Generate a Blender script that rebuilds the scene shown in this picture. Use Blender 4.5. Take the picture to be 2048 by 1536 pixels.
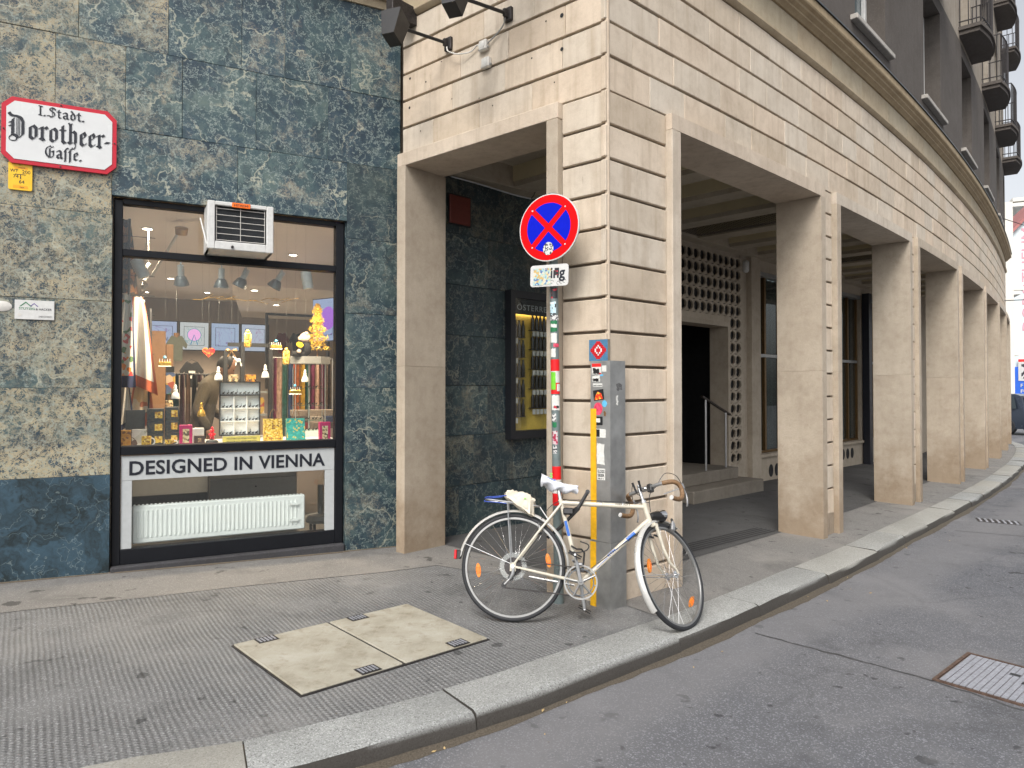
import bpy, math, random
from math import sin, cos, pi, radians, sqrt, atan2
from mathutils import Vector, Matrix
random.seed(11)
for o in list(bpy.data.objects): bpy.data.objects.remove(o)
SC = bpy.context.scene
COL = SC.collection
R = radians
# ------------------------------------------------------------------ camera, sky, sun, exposure
EYE = 1.52
cam = bpy.data.cameras.new('camera'); cam_o = bpy.data.objects.new('camera', cam); COL.objects.link(cam_o)
cam_o.location = (0, 0, EYE); cam_o.rotation_euler = (R(91.0), 0, 0)
cam.sensor_width = 36; cam.lens = 36 * 1420 / 2048; cam.shift_y = -0.0087
cam.clip_start = 0.05; cam.clip_end = 2000
SC.camera = cam_o
W = bpy.data.worlds.new('World'); SC.world = W; W.use_nodes = True
wt = W.node_tree; wt.nodes.clear()
sky = wt.nodes.new('ShaderNodeTexSky'); sky.sky_type = 'NISHITA'; sky.sun_disc = False
SUN_EL, SUN_AZ = R(47), R(197)          # azimuth clockwise from +Y: behind the camera, to the left
sky.sun_elevation = SUN_EL; sky.sun_rotation = SUN_AZ; sky.air_density = 1.0; sky.dust_density = 4.0; sky.ozone_density = 1.0
hsv = wt.nodes.new('ShaderNodeHueSaturation'); hsv.inputs['Saturation'].default_value = 0.22
bg = wt.nodes.new('ShaderNodeBackground'); bg.inputs['Strength'].default_value = 0.15
wo = wt.nodes.new('ShaderNodeOutputWorld')
wt.links.new(sky.outputs[0], hsv.inputs['Color']); wt.links.new(hsv.outputs[0], bg.inputs[0]); wt.links.new(bg.outputs[0], wo.inputs[0])
sl = bpy.data.lights.new('sun', 'SUN'); sl.energy = 1.5; sl.angle = R(20); sl.color = (1, .96, .9)
so = bpy.data.objects.new('sun', sl); COL.objects.link(so)
sdir = Vector((sin(SUN_AZ) * cos(SUN_EL), cos(SUN_AZ) * cos(SUN_EL), sin(SUN_EL)))
so.rotation_euler = (-sdir).to_track_quat('-Z', 'Y').to_euler(); so.location = sdir * 40
SC.view_settings.view_transform = 'Standard'; SC.view_settings.look = 'None'
SC.view_settings.gamma = 1; SC.view_settings.use_curve_mapping = False
SC.view_settings.exposure = 0.52
SC.cycles.use_denoising = True
SC.cycles.max_bounces = 8; SC.cycles.transparent_max_bounces = 16
SC.cycles.caustics_reflective = False; SC.cycles.caustics_refractive = False
SC.cycles.sample_clamp_indirect = 6

# ------------------------------------------------------------------ site geometry
X0, Y0 = .6758, 4.9075                  # street corner of the arcade
def gz(x, y):                            # pavement falls a little along the street and towards the kerb
    return -.0108 * ((x - X0) * .682 + (y - Y0) * .7314) + .02 * (-(x - X0) * .7314 + (y - Y0) * .682)
def arc(s):
    n = 40; x = y = 0
    for i in range(n):
        t = s * (i + .5) / n; h = .7417 + .0133 * t - .0002 * t * t
        x += cos(h); y += sin(h)
    return X0 + s * x / n, Y0 + s * y / n, .7417 + .0133 * s - .0002 * s * s
def Cw(s, inn, z):                       # point on the curved street front, inn metres behind its face
    x, y, h = arc(s)
    return (x - inn * sin(h), y + inn * cos(h), z)
def frame(x, y, deg, z=0):
    return Matrix.Translation((x, y, z)) @ Matrix.Rotation(R(deg), 4, 'Z')
FA = frame(-3.107, 5.527, 28)            # marble shop front: x along the wall, y into it
FB = frame(X0, Y0, -41)                  # short arcade front, x<0 from the corner
FD = frame(-1.047, 6.649, 44.69)         # rear wall of the arcade

# ------------------------------------------------------------------ mesh helpers
class MB:
    def __init__(s): s.v = []; s.f = []; s.mi = []; s.cur = 0; s.M = None
    def add(s, vs, fs, m=None):
        b = len(s.v); M = m or s.M
        for p in vs:
            s.v.append(tuple(M @ Vector(p)) if M else tuple(p))
        for f in fs: s.f.append(tuple(b + i for i in f)); s.mi.append(s.cur)
        return s
    def box(s, x0, y0, z0, x1, y1, z1, ch=0, m=None):
        if x0 > x1: x0, x1 = x1, x0
        if y0 > y1: y0, y1 = y1, y0
        if z0 > z1: z0, z1 = z1, z0
        if ch <= 0:
            v = [(x, y, z) for z in (z0, z1) for y in (y0, y1) for x in (x0, x1)]
            return s.add(v, [(0, 2, 3, 1), (4, 5, 7, 6), (0, 1, 5, 4), (2, 6, 7, 3), (0, 4, 6, 2), (1, 3, 7, 5)], m)
        c = min(ch, (x1 - x0) * .49, (y1 - y0) * .49, (z1 - z0) * .49)
        X = (x0, x1); Y = (y0, y1); Z = (z0, z1); v = []; idx = {}
        for i in (0, 1):
            for j in (0, 1):
                for k in (0, 1):
                    sx, sy, sz = (1, -1)[i], (1, -1)[j], (1, -1)[k]
                    idx[i, j, k, 0] = len(v); v.append((X[i], Y[j] + sy * c, Z[k] + sz * c))
                    idx[i, j, k, 1] = len(v); v.append((X[i] + sx * c, Y[j], Z[k] + sz * c))
                    idx[i, j, k, 2] = len(v); v.append((X[i] + sx * c, Y[j] + sy * c, Z[k]))
        f = []
        def q(a, b, cc, d, out):
            p = [Vector(v[t]) for t in (a, b, cc, d)]
            n = (p[1] - p[0]).cross(p[2] - p[0])
            f.append((a, b, cc, d) if n.dot(Vector(out)) > 0 else (d, cc, b, a))
        for t in (0, 1):
            e = (-1, 1)[t]
            q(idx[t, 0, 0, 0], idx[t, 1, 0, 0], idx[t, 1, 1, 0], idx[t, 0, 1, 0], (e, 0, 0))
            q(idx[0, t, 0, 1], idx[1, t, 0, 1], idx[1, t, 1, 1], idx[0, t, 1, 1], (0, e, 0))
            q(idx[0, 0, t, 2], idx[1, 0, t, 2], idx[1, 1, t, 2], idx[0, 1, t, 2], (0, 0, e))
            for u in (0, 1):
                g = (-1, 1)[u]
                q(idx[t, u, 0, 0], idx[t, u, 1, 0], idx[t, u, 1, 1], idx[t, u, 0, 1], (e, g, 0))
                q(idx[t, 0, u, 0], idx[t, 1, u, 0], idx[t, 1, u, 2], idx[t, 0, u, 2], (e, 0, g))
                q(idx[0, t, u, 1], idx[1, t, u, 1], idx[1, t, u, 2], idx[0, t, u, 2], (0, e, g))
        for i in (0, 1):
            for j in (0, 1):
                for k in (0, 1):
                    a = [idx[i, j, k, t] for t in (0, 1, 2)]; p = [Vector(v[t]) for t in a]
                    o = Vector(((-1, 1)[i], (-1, 1)[j], (-1, 1)[k]))
                    f.append(tuple(a) if (p[1] - p[0]).cross(p[2] - p[0]).dot(o) > 0 else tuple(a[::-1]))
        return s.add(v, f, m)
    def tube(s, pts, r, n=8, closed=False, caps=True, m=None):
        P = [Vector(p) for p in pts]; N = len(P); rr = r if isinstance(r, (list, tuple)) else [r] * N
        vs = []; fs = []; up = None
        for i in range(N):
            if closed: t = P[(i + 1) % N] - P[i - 1]
            else: t = P[min(i + 1, N - 1)] - P[max(i - 1, 0)]
            t.normalize()
            if up is None:
                up = Vector((0, 0, 1)) if abs(t.z) < .9 else Vector((0, 1, 0))
            a = up - t * up.dot(t); a.normalize(); up = a; b = t.cross(a)
            for k in range(n):
                w = 2 * pi * k / n; vs.append(P[i] + (a * cos(w) + b * sin(w)) * rr[i])
        for i in range(N if closed else N - 1):
            j = (i + 1) % N
            for k in range(n):
                l = (k + 1) % n; fs.append((i * n + k, i * n + l, j * n + l, j * n + k))
        if caps and not closed:
            fs.append(tuple(range(n))[::-1]); fs.append(tuple((N - 1) * n + k for k in range(n)))
        return s.add(vs, fs, m)
    def lathe(s, prof, n=16, m=None, sx=1, sy=1):
        vs = []; fs = []; L = len(prof)
        for (r, z) in prof:
            for k in range(n):
                w = 2 * pi * k / n; vs.append((r * cos(w) * sx, r * sin(w) * sy, z))
        for i in range(L - 1):
            for k in range(n):
                l = (k + 1) % n; fs.append((i * n + k, i * n + l, (i + 1) * n + l, (i + 1) * n + k))
        ring = prof[0] == prof[-1]
        if prof[0][0] > 1e-5 and not ring: fs.append(tuple(range(n))[::-1])
        if prof[-1][0] > 1e-5 and not ring: fs.append(tuple((L - 1) * n + k for k in range(n)))
        return s.add(vs, fs, m)
    def prism(s, poly, y0, y1, m=None):            # polygon in x,z swept in y
        n = len(poly)
        a = sum(poly[i][0] * poly[(i + 1) % n][1] - poly[(i + 1) % n][0] * poly[i][1] for i in range(n))
        if a < 0: poly = poly[::-1]
        vs = [(p[0], y0, p[1]) for p in poly] + [(p[0], y1, p[1]) for p in poly]
        fs = [tuple(range(n)), tuple(range(2 * n - 1, n - 1, -1))]
        fs += [(i, n + i, n + (i + 1) % n, (i + 1) % n) for i in range(n)]
        return s.add(vs, fs, m)
    def grid(s, fn, nu, nv, m=None, closeu=False):
        vs = [fn(i / nu, j / nv) for j in range(nv + 1) for i in range(nu + (0 if closeu else 1))]
        w = nu if closeu else nu + 1
        fs = [(j * w + i, j * w + (i + 1) % w, (j + 1) * w + (i + 1) % w, (j + 1) * w + i) for j in range(nv) for i in range(nu)]
        return s.add(vs, fs, m)
    def ball(s, c, r, n=12, sz=1, m=None):
        k = n // 2
        prof = [(max(sin(pi * i / k) * r, 1e-6 if i in (0, k) else 0), -cos(pi * i / k) * r * sz) for i in range(k + 1)]
        T = Matrix.Translation(c)
        return s.lathe(prof, n, (m or s.M or Matrix()) @ T)
    def mesh(s, me, m=None):
        return s.add([v.co for v in me.vertices], [tuple(p.vertices) for p in me.polygons], m)

ROOT = {}
def _tag(o, label=None, cat=None, group=None, kind=None):
    if label: o['label'] = label
    if cat: o['category'] = cat
    if group: o['group'] = group
    if kind: o['kind'] = kind
    return o
def thing(name, label, cat, M=None, group=None, kind=None):
    o = bpy.data.objects.new(name, None); COL.objects.link(o); o.empty_display_size = .1
    M = M or Matrix(); o.matrix_world = M; ROOT[o.name] = M.copy()
    return _tag(o, label, cat, group, kind)
def obj(name, mb, mats, parent=None, smooth=False, world=False, color=None, M=None, label=None, cat=None, group=None, kind=None):
    """one mesh object; world=True: the coordinates are world ones, moved into the parent's frame"""
    me = bpy.data.meshes.new(name); vs = mb.v
    if world and parent is not None:
        p = parent
        inv = ROOT[p.name].inverted(); vs = [tuple(inv @ Vector(q)) for q in vs]
    me.from_pydata(vs, [], mb.f)
    mats = mats if isinstance(mats, (list, tuple)) else [mats]
    for m in mats: me.materials.append(m)
    if len(mats) > 1: me.polygons.foreach_set('material_index', mb.mi)
    if smooth:
        me.polygons.foreach_set('use_smooth', [True] * len(me.polygons))
        me.set_sharp_from_angle(angle=R(smooth if smooth is not True else 40))
    me.update()
    o = bpy.data.objects.new(name, me); COL.objects.link(o)
    if parent is not None:
        o.parent = parent
        ROOT[o.name] = ROOT[parent.name].copy()
        if M is not None: o.matrix_local = M; ROOT[o.name] = ROOT[parent.name] @ M
    else:
        ROOT[o.name] = Matrix()
        if M is not None: o.matrix_world = M; ROOT[o.name] = M.copy()
    if color: o.color = color
    return _tag(o, label, cat, group, kind)
def dup(root, M=None, label=None, group=None):
    r = root.copy(); COL.objects.link(r)
    if M is not None: r.matrix_world = M
    ROOT[r.name] = M.copy() if M is not None else Matrix()
    if label: r['label'] = label
    if group: r['group'] = group
    for ch in list(root.children):
        c = ch.copy(); COL.objects.link(c); c.parent = r
        for g in list(ch.children):
            d = g.copy(); COL.objects.link(d); d.parent = c
    return r
def text_mesh(body, width=None, height=None, extrude=.001, bold=0.0, align='LEFT', spacing=1.0):
    """upright text facing -y, left end at x=0, baseline z=0, scaled to the given width / capital height"""
    cu = bpy.data.curves.new('lettering', 'FONT'); cu.body = body; cu.size = 1; cu.extrude = 0; cu.offset = bold
    cu.space_character = spacing; cu.resolution_u = 3
    to = bpy.data.objects.new('lettering', cu)
    me = bpy.data.meshes.new_from_object(to)
    xs = [v.co.x for v in me.vertices]; ys = [v.co.y for v in me.vertices]
    x0, x1, y1 = min(xs), max(xs), max(ys)
    sx = width / (x1 - x0) if width else (height / y1); sz = height / y1 if height else sx
    mb = MB()
    vs = [((v.co.x - x0) * sx, -extrude, v.co.y * sz) for v in me.vertices]
    fs = [tuple(p.vertices) for p in me.polygons]
    mb.add(vs, fs)
    n = len(vs); ec = {}
    for f in fs:
        for i in range(len(f)):
            e = (f[i], f[(i + 1) % len(f)]); ec[e] = 1
    vs2 = [(x, 0, z) for x, _, z in vs]
    sides = [(a, a + n, b + n, b) for (a, b) in ec if (b, a) not in ec]
    b0 = len(mb.v); mb.v += vs2
    for q in sides: mb.f.append(q); mb.mi.append(0)
    bpy.data.objects.remove(to); bpy.data.curves.remove(cu); bpy.data.meshes.remove(me)
    mb.w = (x1 - x0) * sx
    return mb
def moved(mb, M):
    r = MB(); r.v = [tuple(M @ Vector(p)) for p in mb.v]; r.f = list(mb.f); r.mi = list(mb.mi); return r
T3 = lambda x, y, z: Matrix.Translation((x, y, z))
def RX(a): return Matrix.Rotation(R(a), 4, 'X')
def RY(a): return Matrix.Rotation(R(a), 4, 'Y')
def RZ(a): return Matrix.Rotation(R(a), 4, 'Z')
# ------------------------------------------------------------------ materials
class G:
    def __init__(s, name):
        s.m = bpy.data.materials.new(name); s.m.use_nodes = True; s.t = s.m.node_tree; s.t.nodes.clear()
    def n(s, typ, ins=None, **at):
        nd = s.t.nodes.new('ShaderNode' + typ)
        for k, v in at.items(): setattr(nd, k, v)
        for k, v in (ins or {}).items():
            if isinstance(v, bpy.types.NodeSocket): s.t.links.new(v, nd.inputs[k])
            else: nd.inputs[k].default_value = v
        return nd
    def co(s): return s.n('TexCoord').outputs['Object']
    def pos(s): return s.n('NewGeometry').outputs['Position']
    def nrm(s): return s.n('NewGeometry').outputs['Normal']
    def rnd(s): return s.n('ObjectInfo').outputs['Random']
    def ocol(s):
        c = s.n('SeparateColor', {0: s.n('ObjectInfo').outputs['Color']}); return c.outputs
    def vm(s, op, a, b): return s.n('VectorMath', {0: a, 1: b}, operation=op).outputs[0]
    def shift(s, v, k=37.0):
        return s.vm('ADD', v, s.vm('MULTIPLY', s.n('CombineXYZ', {0: s.rnd(), 1: s.rnd(), 2: s.rnd()}).outputs[0], (k, k * 1.7, k * .6)))
    def ma(s, op, a, b=0.0, clamp=False): return s.n('Math', {0: a, 1: b}, operation=op, use_clamp=clamp).outputs[0]
    def noise(s, v, sc, det=4, ro=.55, di=0.0, col=False):
        nd = s.n('TexNoise', {'Vector': v, 'Scale': sc, 'Detail': det, 'Roughness': ro, 'Distortion': di})
        return nd.outputs['Color' if col else 'Fac']
    def vor(s, v, sc, feat='F1', out='Distance', rand=1.0):
        return s.n('TexVoronoi', {'Vector': v, 'Scale': sc, 'Randomness': rand}, feature=feat).outputs[out]
    def ramp(s, f, pts, interp='LINEAR'):
        nd = s.n('ValToRGB', {0: f}); cr = nd.color_ramp; cr.interpolation = interp
        while len(cr.elements) < len(pts): cr.elements.new(.5)
        for e, (p, c) in zip(cr.elements, pts):
            e.position = p; e.color = (c, c, c, 1) if isinstance(c, (int, float)) else (*c, 1)
        return nd.outputs[0]
    def mix(s, f, a, b, mode='MIX'):
        a = (*a, 1) if isinstance(a, tuple) and len(a) == 3 else a
        b = (*b, 1) if isinstance(b, tuple) and len(b) == 3 else b
        return s.n('MixRGB', {0: f, 1: a, 2: b}, blend_type=mode).outputs[0]
    def bump(s, h, st=.3, d=.01, nrm=None):
        i = {'Height': h, 'Strength': st, 'Distance': d}
        if nrm: i['Normal'] = nrm
        return s.n('Bump', i).outputs[0]
    def bsdf(s, col, ro=.5, me=0.0, nrm=None, spec=.5, **kw):
        col = (*col, 1) if isinstance(col, tuple) and len(col) == 3 else col
        i = {'Base Color': col, 'Roughness': ro, 'Metallic': me, 'Specular IOR Level': spec}
        if nrm: i['Normal'] = nrm
        i.update(kw)
        return s.n('BsdfPrincipled', i).outputs[0]
    def out(s, sh):
        s.n('OutputMaterial', {0: sh}); return s.m

def plain(name, col, ro=.5, me=0.0, vary=.12, sc=30, bump=.0, spec=.5, **kw):
    g = G(name); v = g.co(); n = g.noise(v, sc, 5, .6)
    lo = tuple(c * (1 - vary) for c in col); hi = tuple(min(1, c * (1 + vary)) for c in col)
    c = g.mix(g.ramp(n, [(.3, 0.), (.7, 1.)]), lo, hi)
    rr = g.ramp(g.noise(v, sc * .4, 4), [(.3, max(0, ro - .08)), (.7, min(1, ro + .08))])
    b = g.bump(n, bump, .004) if bump else None
    return g.out(g.bsdf(c, rr, me, b, spec, **kw))
def emit(name, col, st, tex=None):
    g = G(name); return g.out(g.n('Emission', {0: (*col, 1), 1: st}).outputs[0])
def print_mat(name, cols, sc=60, ro=.45, thr=None):
    """printed paper: blotches of the given colours"""
    g = G(name); v = g.shift(g.co(), 3.0)
    f = g.n('TexVoronoi', {'Vector': v, 'Scale': sc}, feature='F1').outputs['Color']
    x = g.n('SeparateColor', {0: f}).outputs[0]
    pts = [(i / len(cols), c) for i, c in enumerate(cols)]
    return g.out(g.bsdf(g.ramp(x, pts, 'CONSTANT'), ro))

def marble(name, ro=.42, gain=1.0):
    g = G(name); v = g.shift(g.co(), 11.0); oc = g.ocol()
    ctr = (.5, .5, .5)
    wa = g.vm('MULTIPLY', g.vm('SUBTRACT', g.noise(v, 1.7, 5, .6, 0, True), ctr), (1.1, 1.1, 1.1)); vw = g.vm('ADD', v, wa)
    wb = g.vm('MULTIPLY', g.vm('SUBTRACT', g.noise(v, 7, 5, .65, 0, True), ctr), (.30, .30, .30)); vv = g.vm('ADD', v, wb)
    big = g.noise(vw, 1.7, 6, .6, .4); mid = g.noise(vv, 6.5, 8, .72, .5); fine = g.noise(v, 60, 6, .75, .4); grit = g.noise(v, 150, 3, .7)
    c = g.ramp(big, [(.28, (.010, .028, .050)), (.44, (.026, .058, .084)), (.57, (.060, .108, .118)), (.72, (.13, .180, .165))])
    c = g.mix(g.ramp(mid, [(.36, .85), (.56, 0.)]), c, (.014, .028, .042))
    c = g.mix(g.ramp(mid, [(.52, 0.), (.72, .8)]), c, (.120, .160, .140))
    c = g.mix(g.ramp(g.noise(vw, 2.6, 4, .5), [(.52, 0.), (.70, .55)]), c, (.032, .075, .130))
    # pale mineral network between the dark lumps
    e = g.vor(vv, 9, 'DISTANCE_TO_EDGE'); e2 = g.vor(vv, 26, 'DISTANCE_TO_EDGE'); e3 = g.vor(v, 70, 'DISTANCE_TO_EDGE')
    net = g.ma('ADD', g.ma('MULTIPLY', g.ramp(e, [(.0, 1.), (.16, 0.)]), .5), g.ma('ADD', g.ma('MULTIPLY', g.ramp(e2, [(.0, 1.), (.2, 0.)]), .38), g.ma('MULTIPLY', g.ramp(e3, [(.0, 1.), (.2, 0.)]), .25)))
    thr = g.ma('ADD', g.ma('MULTIPLY', oc[0], .62), g.ma('MULTIPLY', g.ma('SUBTRACT', g.noise(vw, 2.6, 7, .66), .27), 1.55))
    tanmask = g.ramp(thr, [(.45, 0.), (.85, 1.)])
    speck = g.ramp(g.ma('ADD', g.ma('MULTIPLY', fine, .75), g.ma('MULTIPLY', net, .5)), [(.44, 0.), (.60, 1.)])
    tancol = g.mix(g.noise(vw, 3.5, 4), (.30, .30, .215), (.62, .46, .25))
    c = g.mix(g.ma('MULTIPLY', tanmask, speck), c, tancol)
    c = g.mix(g.ma('MULTIPLY', g.ramp(g.ma('ADD', g.ma('MULTIPLY', fine, .7), g.ma('MULTIPLY', net, .35)), [(.56, 0.), (.66, 1.)]), .75), c, (.30, .355, .325))
    vein = g.ramp(g.vor(vw, 2.2, 'DISTANCE_TO_EDGE'), [(.0, 1.), (.010, .6), (.028, 0.)])
    c = g.mix(g.ma('MULTIPLY', vein, g.ramp(g.noise(v, 3, 3), [(.44, 0.), (.58, .9)])), c, (.46, .46, .36))
    c = g.mix(g.ramp(g.vor(vv, 4.2), [(.07, .85), (.15, 0.)]), c, (.014, .030, .046))
    c = g.mix(g.ramp(grit, [(.30, .4), (.43, 0.)]), c, (.014, .026, .036))
    c = g.mix(oc[1], c, (.007, .013, .014))
    blue = g.mix(g.ramp(g.noise(vw, 3.2, 7, .7, 1.2), [(.36, 0.), (.62, 1.)]), (.008, .018, .022), (.038, .080, .115))
    blue = g.mix(g.ramp(g.vor(vw, 3.4, 'DISTANCE_TO_EDGE'), [(.0, .4), (.014, 0.)]), blue, (.26, .32, .32))
    c = g.mix(oc[2], c, blue)
    rr = g.ramp(mid, [(.3, ro - .1), (.7, ro + .16)])
    return g.out(g.bsdf(c, rr, 0, g.bump(fine, .15, .003), .5))

def stone(name, col, ro=.85, grain=260, stain=.5, streak=.6, rand=.16, gb=.35, dirt=0.0, pit=0.0):
    g = G(name); v0 = g.co(); v = g.shift(v0, 9.0); p = g.pos()
    big = g.noise(v, 2.2, 5, .6); mid = g.noise(v, 11, 5, .65); fine = g.noise(v, grain, 3, .7)
    dk = tuple(c * f for c, f in zip(col, (.74, .70, .66))); lt = tuple(min(.9, c * 1.16) for c in col)
    c = g.mix(g.ramp(big, [(.3, 0.), (.7, 1.)]), dk, lt)
    c = g.mix(.5, c, g.ramp(mid, [(.25, dk), (.5, col), (.8, lt)]))
    tint = g.ramp(g.rnd(), [(0., (.86, .83, .79)), (.3, (1.06, 1.0, .96)), (.55, (.95, .95, .95)), (.8, (1.0, 1.03, 1.07)), (1., (1.10, 1.06, 1.03))])
    c = g.mix(min(1, rand * 5), c, tint, 'MULTIPLY')
    sv = g.vm('MULTIPLY', v, (14, 14, .8))
    st = g.ramp(g.noise(sv, 1.0, 4, .6), [(.5, 0.), (.78, 1.)])
    c = g.mix(g.ma('MULTIPLY', st, streak * .5), c, tuple(x * f for x, f in zip(col, (.60, .53, .45))))
    s2 = g.ma('MULTIPLY', g.ramp(g.noise(g.vm('MULTIPLY', v, (26, 26, 3.2)), 1.0, 5, .65), [(.64, 0.), (.74, 1.)]), g.ramp(g.noise(p, 2.0, 4, .6), [(.48, 0.), (.62, 1.)]))
    c = g.mix(g.ma('MULTIPLY', s2, streak * .6), c, tuple(x * f for x, f in zip(col, (.30, .26, .22))))
    bl = g.ramp(g.noise(p, 1.4, 6, .7), [(.56, 0.), (.78, 1.)])
    c = g.mix(g.ma('MULTIPLY', bl, stain * .55), c, tuple(x * f for x, f in zip(col, (.42, .38, .33))))
    c = g.mix(g.ramp(fine, [(.3, .28), (.55, 0.)]), c, tuple(x * .5 for x in col))
    c = g.mix(g.ramp(fine, [(.6, 0.), (.8, .3)]), c, (.75, .7, .62))
    if dirt:
        z = g.n('SeparateXYZ', {0: p}).outputs[2]
        zz = g.ma('ADD', z, g.ma('MULTIPLY', g.ma('SUBTRACT', g.noise(p, 2.6, 7, .72), .5), 2.2))
        c = g.mix(g.ma('MULTIPLY', g.ramp(zz, [(.12, 1.), (.5, .45), (.95, 0.)]), dirt), c, tuple(x * f for x, f in zip(col, (.36, .25, .14))))
    h = fine
    if pit:
        pt = g.ramp(g.vor(v, 95), [(.0, 0.), (.22, 1.)]); h = g.ma('ADD', g.ma('MULTIPLY', pt, pit), fine)
    nb = g.bump(h, gb, .004); nb = g.bump(mid, .15, .02, nb)
    return g.out(g.bsdf(c, ro, 0, nb, .3))

def asphalt(name, col, warm, ribs=False, speck=.5, sc=1.0, patch=.5, lanes=False):
    g = G(name); p = g.pos()
    f1 = g.noise(p, 230 * sc, 3, .75); f2 = g.noise(p, 60 * sc, 4, .7); b1 = g.noise(p, .55, 5, .6); b2 = g.noise(p, 2.6, 5, .65)
    dk = tuple(x * .55 for x in col); lt = tuple(x * 1.5 for x in col)
    c = g.ramp(f1, [(.3, dk), (.5, col), (.72, lt)])
    c = g.mix(g.ramp(b1, [(.35, 0.), (.68, patch)]), c, warm)
    c = g.mix(g.ramp(b2, [(.55, 0.), (.75, .35)]), c, dk)
    ag = g.vor(p, 130 * sc, 'F1', 'Color'); ag = g.n('SeparateColor', {0: ag}).outputs[0]
    c = g.mix(g.ramp(ag, [(.78, 0.), (.95, speck)]), c, tuple(min(.6, x * 3.2) for x in col))
    spot = g.ramp(g.noise(g.vm('MULTIPLY', p, (1, 1, 1)), 7.5, 3, .5), [(.665, 0.), (.70, .75)])
    c = g.mix(spot, c, tuple(x * .25 for x in col))
    blot = g.ramp(g.noise(p, 1.3, 6, .68, .6), [(.54, 0.), (.70, .62)]); c = g.mix(blot, c, tuple(x * .50 for x in col))
    pale = g.ramp(g.noise(g.vm('ADD', p, (7.3, 2.1, 0)), .9, 6, .65), [(.52, 0.), (.70, .65)]); c = g.mix(pale, c, tuple(x * 1.45 for x in warm))
    pv_ = g.vm('ADD', p, g.vm('MULTIPLY', g.vm('SUBTRACT', g.noise(p, 3, 4, .6, 0, True), (.5, .5, .5)), (.35, .35, 0)))
    ck = g.ma('MULTIPLY', g.ramp(g.vor(pv_, .55, 'DISTANCE_TO_EDGE'), [(.0, 1.), (.0045, .7), (.009, 0.)]), g.ramp(g.noise(p, .8, 3), [(.50, 0.), (.58, .22 if lanes else .0)]))
    c = g.mix(ck, c, tuple(x * .28 for x in col))
    if lanes:                                     # tyre-polished bands along the street
        q_ = g.n('SeparateXYZ', {0: g.n('VectorRotate', {'Vector': g.vm('ADD', p, g.vm('MULTIPLY', g.noise(p, .25, 2, .5, 0, True), (.7, .7, 0))), 'Angle': R(-44)}, rotation_type='Z_AXIS').outputs[0]}).outputs
        ln = g.ramp(g.ma('SINE', g.ma('MULTIPLY', q_[1], 3.6)), [(.35, 0.), (.9, .5)]); c = g.mix(ln, c, tuple(x * 1.3 for x in warm))
    nb = g.bump(f1, .5, .004); nb = g.bump(f2, .3, .006, nb); nb = g.bump(ck, -.4, .004, nb)
    if ribs:                                      # rows of dents rolled into the mastic
        w = g.vm('MULTIPLY', g.vm('SUBTRACT', g.noise(p, 1.1, 3, .5, 0, True), (.5, .5, .5)), (.05, .05, 0))
        q = g.vm('ADD', p, w)
        x = g.n('SeparateXYZ', {0: g.n('VectorRotate', {'Vector': q, 'Angle': R(-35)}, rotation_type='Z_AXIS').outputs[0]}).outputs
        rx = g.ma('SINE', g.ma('MULTIPLY', x[0], 2 * pi / .027)); ry = g.ma('SINE', g.ma('MULTIPLY', x[1], 2 * pi / .024))
        h = g.ma('MULTIPLY', g.ma('ADD', rx, 1.0), g.ma('ADD', g.ma('MULTIPLY', ry, .75), 1.0))
        mk = g.ramp(g.noise(p, 1.7, 4, .6), [(.36, .12), (.55, 1.)])
        h = g.ma('MULTIPLY', h, mk)
        c = g.mix(g.ma('MULTIPLY', g.ramp(g.ma('MULTIPLY', h, .25), [(.0, 1.), (.35, 0.)]), g.ma('MULTIPLY', mk, .34)), c, tuple(x * .4 for x in col))
        nb = g.bump(h, .6, .0035, nb)
    ro = g.ramp(b2, [(.3, .74), (.7, .92)])
    return g.out(g.bsdf(c, ro, 0, nb, .35))

def granite(name, col):
    g = G(name); v = g.shift(g.pos(), 5.0)
    a = g.vor(v, 190, 'F1', 'Color'); a = g.n('SeparateColor', {0: a}).outputs[0]
    dk = tuple(x * .4 for x in col); lt = tuple(min(.8, x * 1.5) for x in col)
    c = g.ramp(a, [(.0, dk), (.25, col), (.7, col), (.95, lt)])
    c = g.mix(g.ramp(g.noise(v, 3, 5, .6), [(.35, 0.), (.7, .5)]), c, tuple(x * .66 for x in col))
    c = g.mix(g.ramp(g.rnd(), [(0., 0.), (1., .5)]), c, (.34, .315, .26))
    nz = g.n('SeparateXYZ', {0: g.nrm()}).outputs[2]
    c = g.mix(g.ramp(nz, [(.35, .93), (.85, 0.)]), c, (.036, .030, .025))             # much darker brown on the upright face
    n2 = g.noise(v, 160, 3, .7)
    nb = g.bump(n2, .45, .004); nb = g.bump(g.noise(v, 14, 4, .6), .4, .012, nb)
    return g.out(g.bsdf(c, .8, 0, nb, .35))

def window_glass(name, tint=(.96, .98, .97), dirt=.015):
    g = G(name)
    fa = g.n('LayerWeight', {'Blend': .5}).outputs['Facing']; fr = g.ma('ADD', g.ma('MULTIPLY', g.ma('POWER', fa, 5.0), .96), .035)
    tr = g.n('BsdfTransparent', {0: (*tint, 1)}).outputs[0]
    gl = g.n('BsdfGlossy', {0: (1, 1, 1, 1), 'Roughness': .01}).outputs[0]
    m1 = g.n('MixShader', {0: fr, 1: tr, 2: gl}).outputs[0]
    du = g.n('BsdfDiffuse', {0: (.5, .5, .48, 1)}).outputs[0]
    f = g.ma('MULTIPLY', g.noise(g.co(), 2.5, 6, .7), dirt * 2)
    return g.out(g.n('MixShader', {0: f, 1: m1, 2: du}).outputs[0])

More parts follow.
